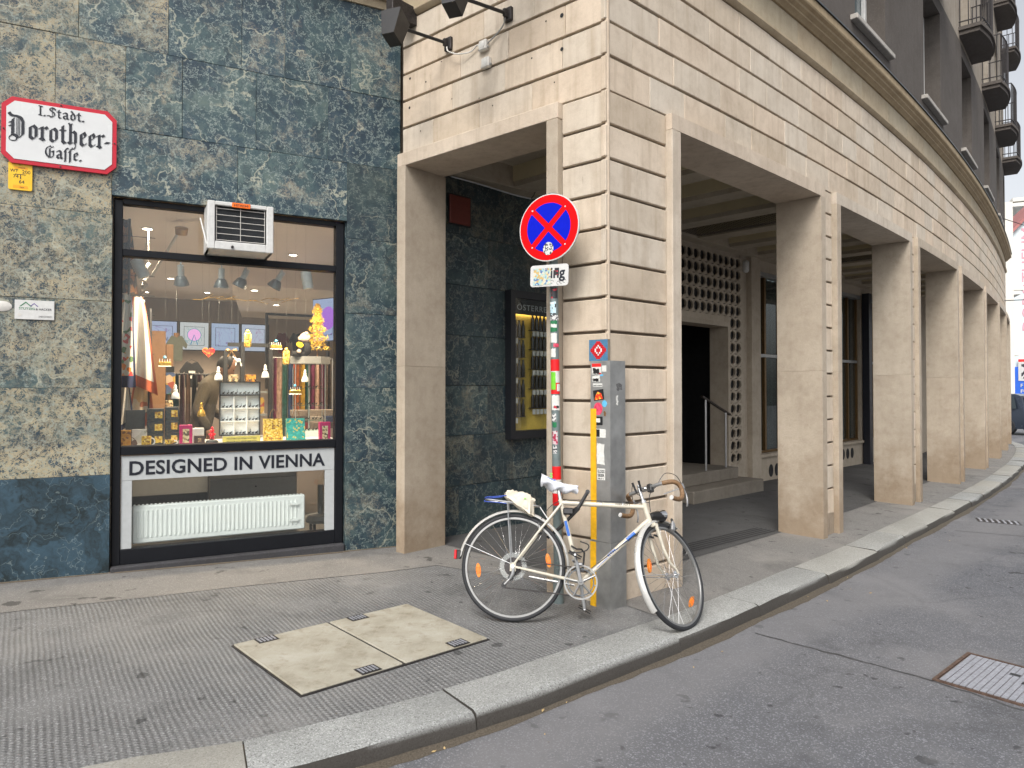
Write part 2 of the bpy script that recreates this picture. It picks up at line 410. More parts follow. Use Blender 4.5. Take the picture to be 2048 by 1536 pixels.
M = {}
M['marble'] = marble('green_marble', .46)
M['marble_dark'] = marble('dark_marble', .5)
M['stone'] = stone('limestone', (.61, .530, .430), streak=1.1, stain=.9)
M['frame_stone'] = stone('frame_limestone', (.57, .505, .42), grain=190, streak=1.0, gb=.5, dirt=.35)
M['pier'] = stone('bush_hammered_stone', (.46, .395, .315), grain=170, stain=.8, streak=.3, gb=.9, dirt=.5, pit=.5, rand=.05)
M['core'] = plain('joint_mortar', (.16, .13, .10), .95)
M['frieze'] = stone('frieze_stone', (.44, .375, .27), streak=.5, stain=.7)
M['cornice'] = stone('cornice_stone', (.36, .29, .19), streak=.8, stain=.9)
M['render'] = stone('grey_render', (.105, .094, .086), grain=120, stain=.8, streak=.9, gb=.5, rand=.05)
M['zinc'] = plain('zinc_flashing', (.10, .11, .12), .45, .6)
M['ribbed'] = asphalt('ribbed_mastic', (.172, .173, .174), (.190, .186, .178), True, .35, 1.3)
M['smooth_asphalt'] = asphalt('smooth_mastic', (.180, .174, .166), (.20, .188, .172), False, .25, 1.5)
M['road'] = asphalt('road_asphalt', (.106, .109, .120), (.148, .146, .150), False, .5, 1.25, .75, True)
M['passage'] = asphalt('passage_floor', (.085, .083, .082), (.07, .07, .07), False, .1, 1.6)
M['granite'] = granite('kerb_granite', (.30, .308, .302))
M['mortar'] = plain('mortar', (.24, .205, .155), .95, bump=.4)
def hatch_mat():
    g = G('hatch_concrete'); p = g.pos(); f = g.noise(p, 320, 3, .7)
    c = g.ramp(g.noise(p, 4, 6, .65), [(.3, (.27, .245, .19)), (.5, (.37, .345, .28)), (.72, (.44, .42, .36))])
    c = g.mix(g.ramp(g.noise(p, 13, 6, .72), [(.52, 0.), (.68, .55)]), c, (.20, .165, .11)); c = g.mix(g.ramp(g.vor(p, 7.5), [(.035, .9), (.07, 0.)]), c, (.09, .075, .055))
    c = g.mix(g.ramp(f, [(.3, .35), (.5, 0.)]), c, (.2, .19, .16)); sv = g.noise(g.vm('MULTIPLY', p, (60, 3, 1)), 1.0, 3, .6); c = g.mix(g.ramp(sv, [(.58, 0.), (.75, .3)]), c, (.5, .48, .42))
    return g.out(g.bsdf(c, .85, 0, g.bump(f, .35, .003), .3))
M['hatch'] = hatch_mat()
M['hatch_old'] = stone('hatch_concrete', (.37, .345, .275), grain=330, stain=.9, streak=0, gb=.35, rand=.05)
M['iron'] = plain('cast_iron', (.06, .055, .055), .55, .7, .3, 60, .3)
M['iron_rust'] = plain('rusty_iron', (.13, .085, .065), .7, .5, .4, 40, .4)
M['iron_worn'] = plain('worn_iron', (.36, .37, .41), .42, .35, .2, 50, .2)
M['black_frame'] = plain('black_frame_paint', (.007, .008, .011), .45, spec=.25)
M['white_panel'] = plain('white_panel', (.44, .46, .465), .4, vary=.05)
M['white'] = plain('white_paint', (.60, .60, .585), .45, vary=.08)
M['off_white'] = plain('off_white', (.6, .58, .54), .5, vary=.08)
M['black'] = plain('black', (.012, .012, .013), .45)
M['ink'] = plain('sign_ink', (.012, .014, .022), .35, vary=.3)
M['enamel_white'] = plain('white_enamel', (.64, .65, .65), .25, vary=.04, sc=6)
M['enamel_red'] = plain('red_enamel', (.50, .006, .025), .35, vary=.08)
M['yellow'] = plain('yellow_plate', (.82, .50, .02), .35, vary=.08, sc=20)
M['amber'] = plain('amber_plate', (.85, .36, .01), .35, vary=.05)
M['sign_red'] = plain('sign_red', (.72, .0015, .004), .5, vary=.03, spec=.12)
M['sign_blue'] = plain('sign_blue', (.001, .010, .50), .5, vary=.04, spec=.12)
M['steel'] = plain('galvanised_steel', (.42, .43, .43), .4, .75, .14, 14)
M['guard'] = plain('steel_guard', (.40, .40, .39), .42, .75, .2, 7, .1)
M['pole_grey'] = plain('pole_grey_paint', (.16, .20, .20), .45, .2)
M['pole_red'] = plain('pole_red_film', (.72, .006, .01), .45)
M['pole_white'] = plain('pole_white_film', (.62, .61, .58), .45)
M['guard_yellow'] = plain('guard_yellow_paint', (.74, .40, .01), .5, vary=.18, sc=25, bump=.1)
M['chrome'] = plain('chrome', (.72, .72, .72), .16, 1.0, .08, 40)
M['alu'] = plain('aluminium', (.46, .46, .46), .36, .9, .08, 60)
M['cream_paint'] = plain('cream_frame_paint', (.54, .50, .41), .28, vary=.10, sc=16)
M['rubber'] = plain('tyre_rubber', (.018, .019, .022), .7, bump=.2)
M['black_plastic'] = plain('black_plastic', (.014, .014, .015), .4)
M['tape'] = plain('brown_bar_tape', (.20, .115, .055), .7, vary=.3, sc=50, bump=.5)
M['orange'] = plain('orange_reflector', (.95, .17, .008), .3, vary=.1, sc=90, **{'Emission Color': (1, .2, .01, 1), 'Emission Strength': 0.0})
M['amber_clear'] = plain('amber_plastic', (.60, .19, .02), .25, vary=.15)
M['red_lens'] = plain('red_lens', (.55, .008, .015), .15)
M['cloth'] = plain('cream_cloth', (.66, .60, .49), .9, vary=.08, sc=12, bump=.15)
M['plastic_bag'] = plain('white_plastic_film', (.72, .74, .80), .28, vary=.07, sc=14)
M['blue'] = plain('blue_print', (.02, .12, .46), .4)
M['blue_cord'] = plain('blue_cord', (.03, .07, .34), .7, vary=.5, sc=150)
M['green'] = plain('green_print', (.20, .55, .08), .4)
M['dark_green'] = plain('dark_green_print', (.012, .16, .06), .45)
M['beige_wall'] = stone('passage_render', (.47, .41, .33), grain=150, stain=.5, streak=.4, gb=.3, rand=.03)
M['ceiling'] = stone('passage_ceiling', (.42, .37, .295), grain=120, stain=.3, streak=.1, gb=.2, rand=.03)
M['ceiling_pale'] = plain('painted_beam', (.52, .45, .29), .8, vary=.08, sc=4)
M['bronze'] = plain('bronze_frame', (.16, .095, .035), .4, .6)
M['wood_dark'] = plain('dark_wood', (.028, .018, .013), .5, vary=.3)
M['glass'] = window_glass('shop_glass')
M['glass_dark'] = window_glass('tinted_glass', (.50, .56, .55), .05)
M['curtain'] = plain('pale_curtain', (.30, .33, .31), .9, vary=.1, sc=5)
M['void'] = plain('dark_room', (.02, .02, .022), .9)
M['wall_white'] = plain('far_white_wall', (.80, .83, .84), .8, vary=.04, sc=.6)
# ------------------------------------------------------------------ ground: pavement, kerb, road
def catmull(P, n=8):
    out = []
    for i in range(len(P) - 1):
        p0, p1, p2, p3 = P[max(i - 1, 0)], P[i], P[i + 1], P[min(i + 2, len(P) - 1)]
        for k in range(n):
            t = k / n
            out.append(tuple(.5 * (2 * b + (c - a) * t + (2 * a - 5 * b + 4 * c - d) * t * t + (3 * b - a - 3 * c + d) * t ** 3) for a, b, c, d in zip(p0, p1, p2, p3)))
    return out + [P[-1]]
KERB = catmull([(-16, -5.0), (-9, -1.2), (-3.6, 1.72), (-1.666, 2.797), (-1.139, 3.02), (-.35, 3.554), (.099, 3.934), (.908, 4.66), (1.431, 5.158), (2.026, 5.76),
                (2.817, 6.56), (3.456, 7.23), (4.057, 7.889), (6.923, 11.002), (9.585, 14.091), (12.059, 17.156), (14.45, 20.4), (15.75, 22.6), (16.5, 25), (16.6, 29), (15.5, 36)], 8)
KL = [0]
for a, b in zip(KERB, KERB[1:]): KL.append(KL[-1] + math.dist(a, b))
def kerb_at(d):
    d = max(0, min(KL[-1] - 1e-6, d)); i = 0
    lo, hi = 0, len(KL) - 2
    while lo < hi:
        m = (lo + hi + 1) // 2
        if KL[m] <= d: lo = m
        else: hi = m - 1
    i = lo; t = (d - KL[i]) / (KL[i + 1] - KL[i]); a, b = KERB[i], KERB[i + 1]
    tx, ty = b[0] - a[0], b[1] - a[1]; l = sqrt(tx * tx + ty * ty)
    return a[0] + tx * t, a[1] + ty * t, tx / l, ty / l
def kerb_pt(d, off):                      # off metres towards the road
    a, b = kerb_at(d - .25), kerb_at(d + .25); x, y, _, _ = kerb_at(d)
    tx, ty = a[2] + b[2], a[3] + b[3]; l = sqrt(tx * tx + ty * ty); tx /= l; ty /= l
    return x + ty * off, y - tx * off
road = MB(); E_ = 240
road.add([(x, y, gz(x, y) - .085) for x, y in ((-E_, -E_), (E_, -E_), (E_, E_), (-E_, E_))], [(0, 1, 2, 3)])
obj('road', road, M['road'], kind='structure')
pv = MB(); pts = [kerb_pt(d, .02) for d in [KL[-1] * i / 160 for i in range(161)]] + [(10, 60), (-40, 60), (-40, -5)]
pv.add([(x, y, gz(x, y) - .004) for x, y in pts], [tuple(range(len(pts)))])
obj('pavement', pv, M['ribbed'], kind='structure')
# smoother mastic laid along the walls and in front of the arcade
sm = MB(); pts = [(-6.0, 3.05), (-4.2, 4.02), (-3.112, 4.63), (-2.545, 4.92), (-2.0, 5.235), (-.981, 5.74), (-.633, 5.96), (.1, 5.62), (.75, 5.05), (1.02, 4.72)]
pts += [kerb_pt(d, .015) for d in [KL[0] + 0] if False]
d0 = min(range(len(KERB)), key=lambda i: math.dist(KERB[i], (1.1, 4.85)))
pts += [kerb_pt(KL[d0] + i * .5, .015) for i in range(0, 44)] + [(12, 22), (2, 14), (-2, 8), (-6, 6)]
sm.add([(x, y, gz(x, y)) for x, y in pts], [tuple(range(len(pts)))])
obj('mastic_strip', sm, M['smooth_asphalt'], kind='structure')
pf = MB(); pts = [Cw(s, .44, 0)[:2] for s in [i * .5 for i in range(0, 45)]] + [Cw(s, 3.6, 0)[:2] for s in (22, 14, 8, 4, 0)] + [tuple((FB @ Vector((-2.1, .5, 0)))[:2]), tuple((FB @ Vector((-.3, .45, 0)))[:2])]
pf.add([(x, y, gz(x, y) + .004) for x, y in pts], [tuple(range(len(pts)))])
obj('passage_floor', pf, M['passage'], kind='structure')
# drain channel slots across the arcade floor
kb = MB(); N = 240
for i in range(N):
    d, e = KL[-1] * i / N, KL[-1] * (i + 1) / N
    a, b, c, f = kerb_pt(d, .02), kerb_pt(d, .268), kerb_pt(e, .268), kerb_pt(e, .02)
    z = lambda p, h: (p[0], p[1], gz(*p) + h)
    kb.add([z(a, -.007), z(b, -.010), z(c, -.010), z(f, -.007), z(b, -.3), z(c, -.3)], [(0, 1, 2, 3), (1, 4, 5, 2)])
kerb = obj('kerb', kb, M['mortar'], kind='structure')
cuts = []; rk = random.Random(5)
dref = min(range(len(KERB)), key=lambda i: math.dist(KERB[i], (-.34, 3.55)))
base = KL[dref]
ds = [base - 6.6, base - 5.3, base - 4.1, base - 2.95, base - 1.95, base - .95, base, base + 1.56]
while ds[-1] < KL[-1] - 1.4: ds.append(ds[-1] + rk.choice((.95, 1.1, 1.25, 1.4, 1.0)))
for d, e in zip(ds, ds[1:]):
    mb = MB(); n = 5; rows = []; j = rk.uniform(-.006, .008); w = .30 + rk.uniform(-.008, .008); g_ = .0035
    prof = [(0, -.2), (0, 0), (.012, .006), (w - .03, .003 + j * .4), (w - .008, -.008), (w + .004, -.03), (w + .012, -.09), (w + .014, -.25)]
    vs = []
    for k in range(n + 1):
        t = d + g_ + (e - d - 2 * g_) * k / n
        for o, h in prof:
            oo = o + rk.uniform(-.003, .003) * (2.2 if o > .2 else 1); p = kerb_pt(t, oo); vs.append((p[0], p[1], gz(*p) + h + j * .5 + rk.uniform(-.002, .002)))
    L = len(prof)
    fs = [(k * L + q, (k + 1) * L + q, (k + 1) * L + q + 1, k * L + q + 1) for k in range(n) for q in range(L - 1)]
    fs = [f[::-1] for f in fs]
    fs += [tuple(range(L)), tuple(n * L + q for q in range(L))[::-1]]
    mb.add(vs, fs)
    obj('kerb_stone', mb, M['granite'], kerb, smooth=28)
# pair of concrete access covers in the pavement
def quad_frame(o, ax, ay):                # o, unit x, unit y in plan -> matrix on the pavement
    z = gz(*o); zx = gz(o[0] + ax[0], o[1] + ax[1]) - z; zy = gz(o[0] + ay[0], o[1] + ay[1]) - z
    X = Vector((ax[0], ax[1], zx)); Y = Vector((ay[0], ay[1], zy)); Z = X.cross(Y).normalized()
    m = Matrix.Identity(4); m.col[0][:3] = X; m.col[1][:3] = Y; m.col[2][:3] = Z; m.col[3][:3] = (o[0], o[1], z)
    return m
def unit(a, b): l = math.dist(a, b); return ((b[0] - a[0]) / l, (b[1] - a[1]) / l)
hx = unit((-1.018, 3.453), (-.137, 4.27)); HM = quad_frame((-1.018, 3.453), hx, (-hx[1], hx[0]))
for k, lab in ((0, 'pale concrete access cover in the pavement nearer the shop window'), (1, 'pale spotted concrete access cover in the pavement nearer the bicycle')):
    x0 = .0 + k * .602; t = thing('access_cover', lab, 'access cover', HM @ T3(x0, 0, 0), 'pavement access covers')
    obj('rim', MB().box(-.004, -.004, -.02, .600, .854, .003), M['iron'], t)
    pl = MB().box(.006, .006, 0, .590, .844, .012, .004); obj('slab', pl, M['hatch'], t)
    for (hx0, hy0) in ((.34, .006), (.12, .756)):
        s = MB().box(hx0, hy0, .011, hx0 + .12, hy0 + .088, .0135)
        hp = obj('lifting_plate', s, M['iron'], t)
        mb = MB()
        for i in range(5): mb.box(hx0 + .012 + i * .021, hy0 + .012, .0138, hx0 + .022 + i * .021, hy0 + .076, .0165)
        obj('rib', mb, M['iron_worn'], hp, kind='stuff')
# cast iron cover in the road
mx = unit((2.389, 4.024), (2.837, 4.427)); mz = lambda o: gz(*o) - .085
MM = quad_frame((2.389, 4.024), mx, (mx[1], -mx[0])); MM.translation.z -= .085; MM = MM @ Matrix.Diagonal((1, 1, -1, 1)) if False else MM
cov = thing('road_cover', 'ribbed rusty iron access cover set in the road', 'manhole cover', MM, None)
zs = -1                                    # this frame points down: build with z negated
mb = MB()
for a in ((-.018, -.018, .618, .0), (-.018, .60, .618, .618), (-.018, 0, 0, .6), (.60, 0, .618, .6)): mb.box(a[0], a[1], -.010, a[2], a[3], .02)
obj('frame', mb, M['iron_rust'], cov)
obj('plate', MB().box(.004, .004, -.004, .596, .596, .02), M['iron_rust'], cov)
for i in range(18):
    y = .012 + i * .0325
    obj('rib', MB().box(.012, y, -.009, .588, y + .026, .0), M['iron_worn'], cov)
mb = MB()
for i in range(26): x = .02 + i * .0222; mb.box(x, .01, -.0105, x + .004, .59, -.0085)
obj('tread', mb, M['iron_worn'], cov, kind='stuff')
obj('lifting_hole', MB().box(.40, .25, -.0112, .44, .30, .0), M['black'], cov); obj('lifting_hole', MB().box(.30, .33, -.0112, .34, .38, .0), M['black'], cov)
# gully grate by the kerb
dx = unit((5.97, 9.22), (6.50, 9.0)); DM = quad_frame((6.02, 9.25), unit((6.154, 9.467), (6.544, 9.268)), (.46, .888)); DM.translation.z -= .085
gr = thing('gully_grate', 'slotted iron drain grate in the road beside the kerb', 'drain grate', DM)
obj('frame', MB().box(0, -.26, -.05, .46, .02, .004), M['iron'], gr)
for i in range(7): obj('bar', MB().box(.02 + i * .064, -.24, .002, .048 + i * .064, .0, .010, .002), M['iron_worn'], gr)
# slot drain lines in the passage floor
sd = MB()
for i in range(5):
    a, b = (2.38 + .0, 7.78), (3.72, 7.30)
    o = i * .05
    pa = Cw(.92, .60 + o, 0); pb = Cw(3.5, .50 + o, 0)
    w = .018
    v = [(pa[0], pa[1]), (pb[0], pb[1]), (pb[0] - .012, pb[1] + .013), (pa[0] - .012, pa[1] + .013)]
    sd.add([(x, y, gz(x, y) + .008) for x, y in v], [(0, 1, 2, 3)])
obj('floor_slot', sd, M['void'], kind='structure')
# scraps lying in the gutter
lt = MB(); rl = random.Random(9)
for i in range(34):
    d = base + rl.uniform(-1.6, 9); p = kerb_pt(d, .32 + abs(rl.gauss(0, .03)) + rl.choice((0, 0, 0, .25, .7)) * rl.random())
    z = gz(*p) - .083; r = rl.uniform(.006, .016); a = rl.random() * 6.28
    lt.add([(p[0] + r * cos(a + k * 1.57) * (1 if k % 2 else .45), p[1] + r * sin(a + k * 1.57) * (1 if k % 2 else .45), z + rl.uniform(0, .006)) for k in range(4)], [(0, 1, 2, 3)])
obj('litter', lt, plain('dry_scraps', (.42, .30, .14), .9, vary=.4), kind='stuff', label='small dry leaf scraps lying along the gutter')

# tar seams and a repaired strip in the road
for (a, b, w) in (((1.62, 4.72), (2.36, 4.02), .018), ((2.36, 4.02), (2.9, 3.3), .014), ((-.35, 2.95), (.5, 1.9), .016), ((5.2, 8.4), (8.5, 7.0), .02)):
    sm_ = MB(); n = 14; tx, ty = unit(a, b); L_ = []; R_ = []; q = random.Random(int(a[0] * 100))
    for i in range(n + 1):
        x = a[0] + (b[0] - a[0]) * i / n + q.uniform(-.012, .012); y = a[1] + (b[1] - a[1]) * i / n + q.uniform(-.012, .012); h = w * q.uniform(.3, .7)
        L_.append((x - ty * h, y + tx * h)); R_.append((x + ty * h, y - tx * h))
    sm_.add([(x, y, gz(x, y) - .0835) for x, y in L_ + R_], [(i + n + 1, i + n + 2, i + 1, i) for i in range(n)])
    obj('tar_seam', sm_, plain('tar', (.05, .05, .052), .6, vary=.3), kind='structure')

# dust and grit gathered in the gutter and along the foot of the shop wall
gd_ = MB(); q = random.Random(14); n = 300; a0, a1 = base - 5, base + 22; vs = []
for i in range(n + 1):
    d = a0 + (a1 - a0) * i / n; w = .02 + .035 * abs(sin(d * 1.7) * sin(d * .63 + 1)) + q.uniform(0, .014)
    p, r = kerb_pt(d, .300), kerb_pt(d, .318 + w); vs += [(p[0], p[1], gz(*p) - .076), (r[0], r[1], gz(*r) - .0835)]
gd_.add(vs, [(2 * i, 2 * i + 1, 2 * i + 3, 2 * i + 2) for i in range(n)])
obj('gutter_dirt', gd_, plain('gutter_grit', (.085, .070, .052), .95, vary=.45, sc=120, bump=.6), kind='stuff', label='brown grit gathered along the kerb')
wd = MB(); vs = []; n = 120
for i in range(n + 1):
    u = -5 + 7.3 * i / n; w = .012 + .022 * abs(sin(u * 3.1) * sin(u * 1.3)) + q.uniform(0, .010); yy = -.012 if not (-.01 < u < 1.82) else -.03
    p = FA @ Vector((u, yy + .006, 0)); r = FA @ Vector((u, yy - w, 0)); vs += [(p.x, p.y, gz(p.x, p.y) + .008), (r.x, r.y, gz(r.x, r.y) + .002)]
wd.add(vs, [(2 * i, 2 * i + 1, 2 * i + 3, 2 * i + 2) for i in range(n)])
obj('wall_dirt', wd, plain('wall_foot_dust', (.12, .098, .072), .95, vary=.45, sc=120, bump=.6), kind='stuff', label='dust gathered along the foot of the shop wall')
# ------------------------------------------------------------------ green marble shop building
A = FA
shop = thing('shop_building', 'shop building clad in weathered green marble slabs beside the arcade', 'building', FA)
OPX0, OPX1, OPZ0, OPZ1 = -.012, 1.822, .10, 3.02
core = MB()
core.box(-6, .035, -.3, OPX0 - .03, .32, 6.2); core.box(OPX1 + .03, .035, -.3, 2.46, .32, 6.2)
core.box(OPX0 - .03, .035, OPZ1 + .03, OPX1 + .03, .32, 6.2); core.box(OPX0 - .03, .035, -.3, OPX1 + .03, .32, .02)
obj('wall', core, M['core'], shop)
rows = [(-.12, .845), (.845, 1.515), (1.515, 2.188), (2.188, 2.865), (2.865, 3.548), (3.548, 4.205), (4.205, 5.02)]
joints = {6: [-3.2, -2.0, -1.1, -.252, .368, .927, 1.28, 1.86, 2.33], 5: [-2.9, -1.9, -1.15, -.398, .069, .474, 1.045, 1.656, 2.33],
          4: [-3.1, -2.1, -1.3, -.02, .9, 1.83, 2.33], 3: [-2.7, -1.5, -.012, 1.822, 2.33], 2: [-3.3, -2.0, -.8, -.012, 1.822, 2.33],
          1: [-2.9, -1.7, -.012, 1.822, 2.33], 0: [-3.5, -1.6, -.012, 1.822, 2.33]}
rs = random.Random(3)
for r, (z0, z1) in enumerate(rows):
    js = [-6] + joints[r]
    for a, b in zip(js, js[1:]):
        lo, hi = z0, z1
        if a >= OPX0 - .02 and b <= OPX1 + .02:
            if z1 <= OPZ1 + .01: continue
        if r == 4 and b > OPX0 + .1 and a < OPX1 - .1: lo = OPZ1
        g_ = .0008; yo = rs.uniform(-.003, .003)
        mb = MB().box(a + g_, -.012 + yo, lo + g_, b - g_, .03, hi - g_, .0025)
        cx = (a + b) / 2
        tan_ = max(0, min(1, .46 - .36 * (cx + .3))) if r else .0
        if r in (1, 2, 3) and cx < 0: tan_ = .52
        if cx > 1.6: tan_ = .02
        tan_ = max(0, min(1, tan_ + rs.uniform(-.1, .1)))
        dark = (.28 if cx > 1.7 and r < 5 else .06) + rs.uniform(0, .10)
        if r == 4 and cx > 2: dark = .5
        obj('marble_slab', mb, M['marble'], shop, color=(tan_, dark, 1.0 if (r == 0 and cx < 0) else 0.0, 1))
# window reveals in marble
rv = MB(); rv.box(OPX1, .0315, OPZ0, OPX1 + .028, .2, OPZ1); obj('reveal', rv, M['marble'], shop, color=(.05, .3, 0, 1))
obj('reveal', MB().box(OPX0 - .028, .0315, OPZ0, OPX0, .2, OPZ1), M['marble'], shop, color=(.05, .3, 0, 1))
# plinth bar under the window
obj('plinth', MB().box(OPX0 + .004, -.03, -.1, OPX1 - .004, .2, .128, .012), stone('dark_plinth', (.05, .05, .055), grain=150, gb=.6, rand=.02), shop)
# stone cornice on top of the slabs
cn = MB()
for (y, z0, z1) in ((-.03, 5.02, 5.10), (-.07, 5.10, 5.17), (-.16, 5.17, 5.42), (-.04, 5.42, 7.6)): cn.box(-6, y, z0, 2.9, .34, z1 - .002)
obj('cornice', cn, M['frieze'], shop)
# ---- shop front
sf = thing('shop_window', 'black framed shop window with white lettered panel below the display', 'shop window', FA @ T3(0, 0, 0))
FR = [('frame_post', (.0, .03, .128, .058, .13, 3.0)), ('frame_post', (1.742, .03, .128, 1.812, .13, 3.0))]
for n_, b in FR: obj(n_, MB().box(*b, .004), M['black_frame'], sf)
for n_, b in (('frame_rail', (.058, .035, 2.972, 1.742, .125, 3.015)), ('frame_rail', (.058, .03, 2.56, 1.742, .135, 2.615)), ('frame_rail', (.058, .025, .985, 1.742, .16, 1.055)), ('frame_rail', (.058, .03, .128, 1.742, .14, .245))):
    obj(n_, MB().box(*b, .004), M['black_frame'], sf)
obj('outer_frame', MB().box(-.008, .05, .128, -.0005, .16, 3.018).box(1.8125, .05, .128, 1.8195, .16, 3.018).box(-.008, .05, 3.0185, 1.8195, .16, 3.0195), M['black_frame'], sf)
# glazing: the upper light is cut round the air conditioner
obj('pane', MB().box(.058, .078, 2.615, .655, .084, 2.972), M['glass'], sf)
obj('pane', MB().box(1.155, .078, 2.615, 1.742, .084, 2.972), M['glass'], sf)
obj('pane', MB().box(.058, .078, 1.055, 1.742, .084, 2.56), M['glass'], sf)
obj('blanking_panel', MB().box(.657, .07, 2.616, 1.153, .09, 2.971), M['black_frame'], sf)
# lettered panel and the framed opening under it
pn = obj('sign_panel', MB().box(.060, .045, .785, 1.738, .075, .980, .002), M['white_panel'], sf)
tx = text_mesh('DESIGNED IN VIENNA', 1.535, .110, .003, .022, spacing=1.03)
obj('lettering', moved(tx, T3(.118, .0445, .828)), M['ink'], pn)
obj('panel_post', MB().box(.060, .045, .247, .138, .075, .783, .002), M['white_panel'], sf)
obj('panel_post', MB().box(1.655, .045, .247, 1.738, .075, .783, .002), M['white_panel'], sf)
obj('pane', MB().box(.138, .060, .247, 1.655, .064, .783), M['glass'], sf)
# ---- radiator behind the low pane
M['rad_white'] = plain('radiator_white', (.82, .83, .82), .35, vary=.03)
rd = thing('radiator', 'white ribbed panel radiator behind the low glass of the shop window', 'radiator', FA @ T3(.14, .10, .262))
obj('panel', MB().box(0, .03, .0, 1.36, .075, .305, .01), M['rad_white'], rd, smooth=30)
rb = MB()
for i in range(38):
    x = .03 + i * .0345
    if x > 1.30: break
    obj('rib', MB().box(x, .024, .045, x + .018, .034, .265, .004), M['rad_white'], rd)
mb = MB()
for i in range(44): mb.box(.01 + i * .0305, .035, .3055, .024 + i * .0305, .07, .312)
obj('top_grille', mb, M['rad_white'], rd, kind='stuff')
for z in (.08, .22): obj('bracket', MB().box(1.22, .010, z, 1.30, .02, z + .022), M['rad_white'], rd)
# ---- air conditioner through the upper light
ac = thing('air_conditioner', 'white window air conditioner with black fins and orange badge above the shop window', 'air conditioner', FA @ T3(.648, -.31, 2.618))
obj('casing', MB().box(0, .02, 0, .018, .38, .372).box(.474, .02, 0, .492, .38, .372).box(.0, .02, .354, .492, .38, .372).box(0, .02, 0, .492, .38, .018), M['white'], ac)
obj('front_frame', MB().box(-.004, -.004, -.004, .052, .024, .378, .006).box(.440, -.004, -.004, .496, .024, .378, .006).box(.052, -.004, .345, .44, .024, .378, .006).box(.052, -.004, -.004, .44, .024, .062, .006), M['white'], ac)
obj('condenser', MB().box(.052, .05, .062, .44, .07, .345), M['black'], ac)
mb = MB()
for i in range(48): mb.box(.056 + i * .008, .042, .062, .0575 + i * .008, .05, .345)
obj('fin', mb, M['zinc'], ac, kind='stuff')
for i in range(6): z = .075 + i * .05; obj('grille_bar', MB().tube([(.064, .02, z), (.428, .02, z)], .0026, 6), M['off_white'], ac)
for x in (.064, .243, .428): obj('grille_bar', MB().tube([(x, .016, .07), (x, .016, .34)], .0026, 6), M['off_white'], ac)
bd = obj('badge', MB().box(.175, -.012, .338, .315, -.003, .376, .003), M['orange'], ac)
obj('lettering', moved(text_mesh('HITACHI', .105, .018, .001, .01), T3(.192, -.0125, .348)), M['ink'], bd)
obj('drain_nipple', MB().tube([(.18, -.02, .02), (.18, .0, .02)], .011, 10), M['iron'], ac)
obj('strut', MB().tube([(-.006, .02, .03), (-.03, .34, .30)], .006, 6), M['white'], ac)
# ------------------------------------------------------------------ blackletter street name sign
NIB = R(42)
def pen(mb, strokes, ox, oz, sc, w, y, cnt=[0], sx=1.0):
    nx, nz = cos(NIB) * w / 2, sin(NIB) * w / 2
    for st in strokes:
        thin = 1.0
        if st and isinstance(st[0], float): thin = st[0]; st = st[1:]
        for (a, b) in zip(st, st[1:]):
            ax, az, bx, bz = a[0] * sx, a[1], b[0] * sx, b[1]
            tx, tz = nx * thin, nz * thin
            q = [(ax - tx, az - tz), (ax + tx, az + tz), (bx + tx, bz + tz), (bx - tx, bz - tz)]
            ar = abs(sum(q[i][0] * q[(i + 1) % 4][1] - q[(i + 1) % 4][0] * q[i][1] for i in range(4)))
            if ar < .004:                 # hairline
                dx, dz = bx - ax, bz - az; l = sqrt(dx * dx + dz * dz) + 1e-9; hx_, hz_ = -dz / l * .022, dx / l * .022
                q = [(ax - hx_, az - hz_), (bx - hx_, bz - hz_), (bx + hx_, bz + hz_), (ax + hx_, az + hz_)]
            cnt[0] += 1; e = .00006 * (cnt[0] % 40)
            mb.prism([(ox + x * sc, oz + z * sc) for x, z in q], y - .004 - e, y)
def cv(pts, n=6): return catmull(pts, n)
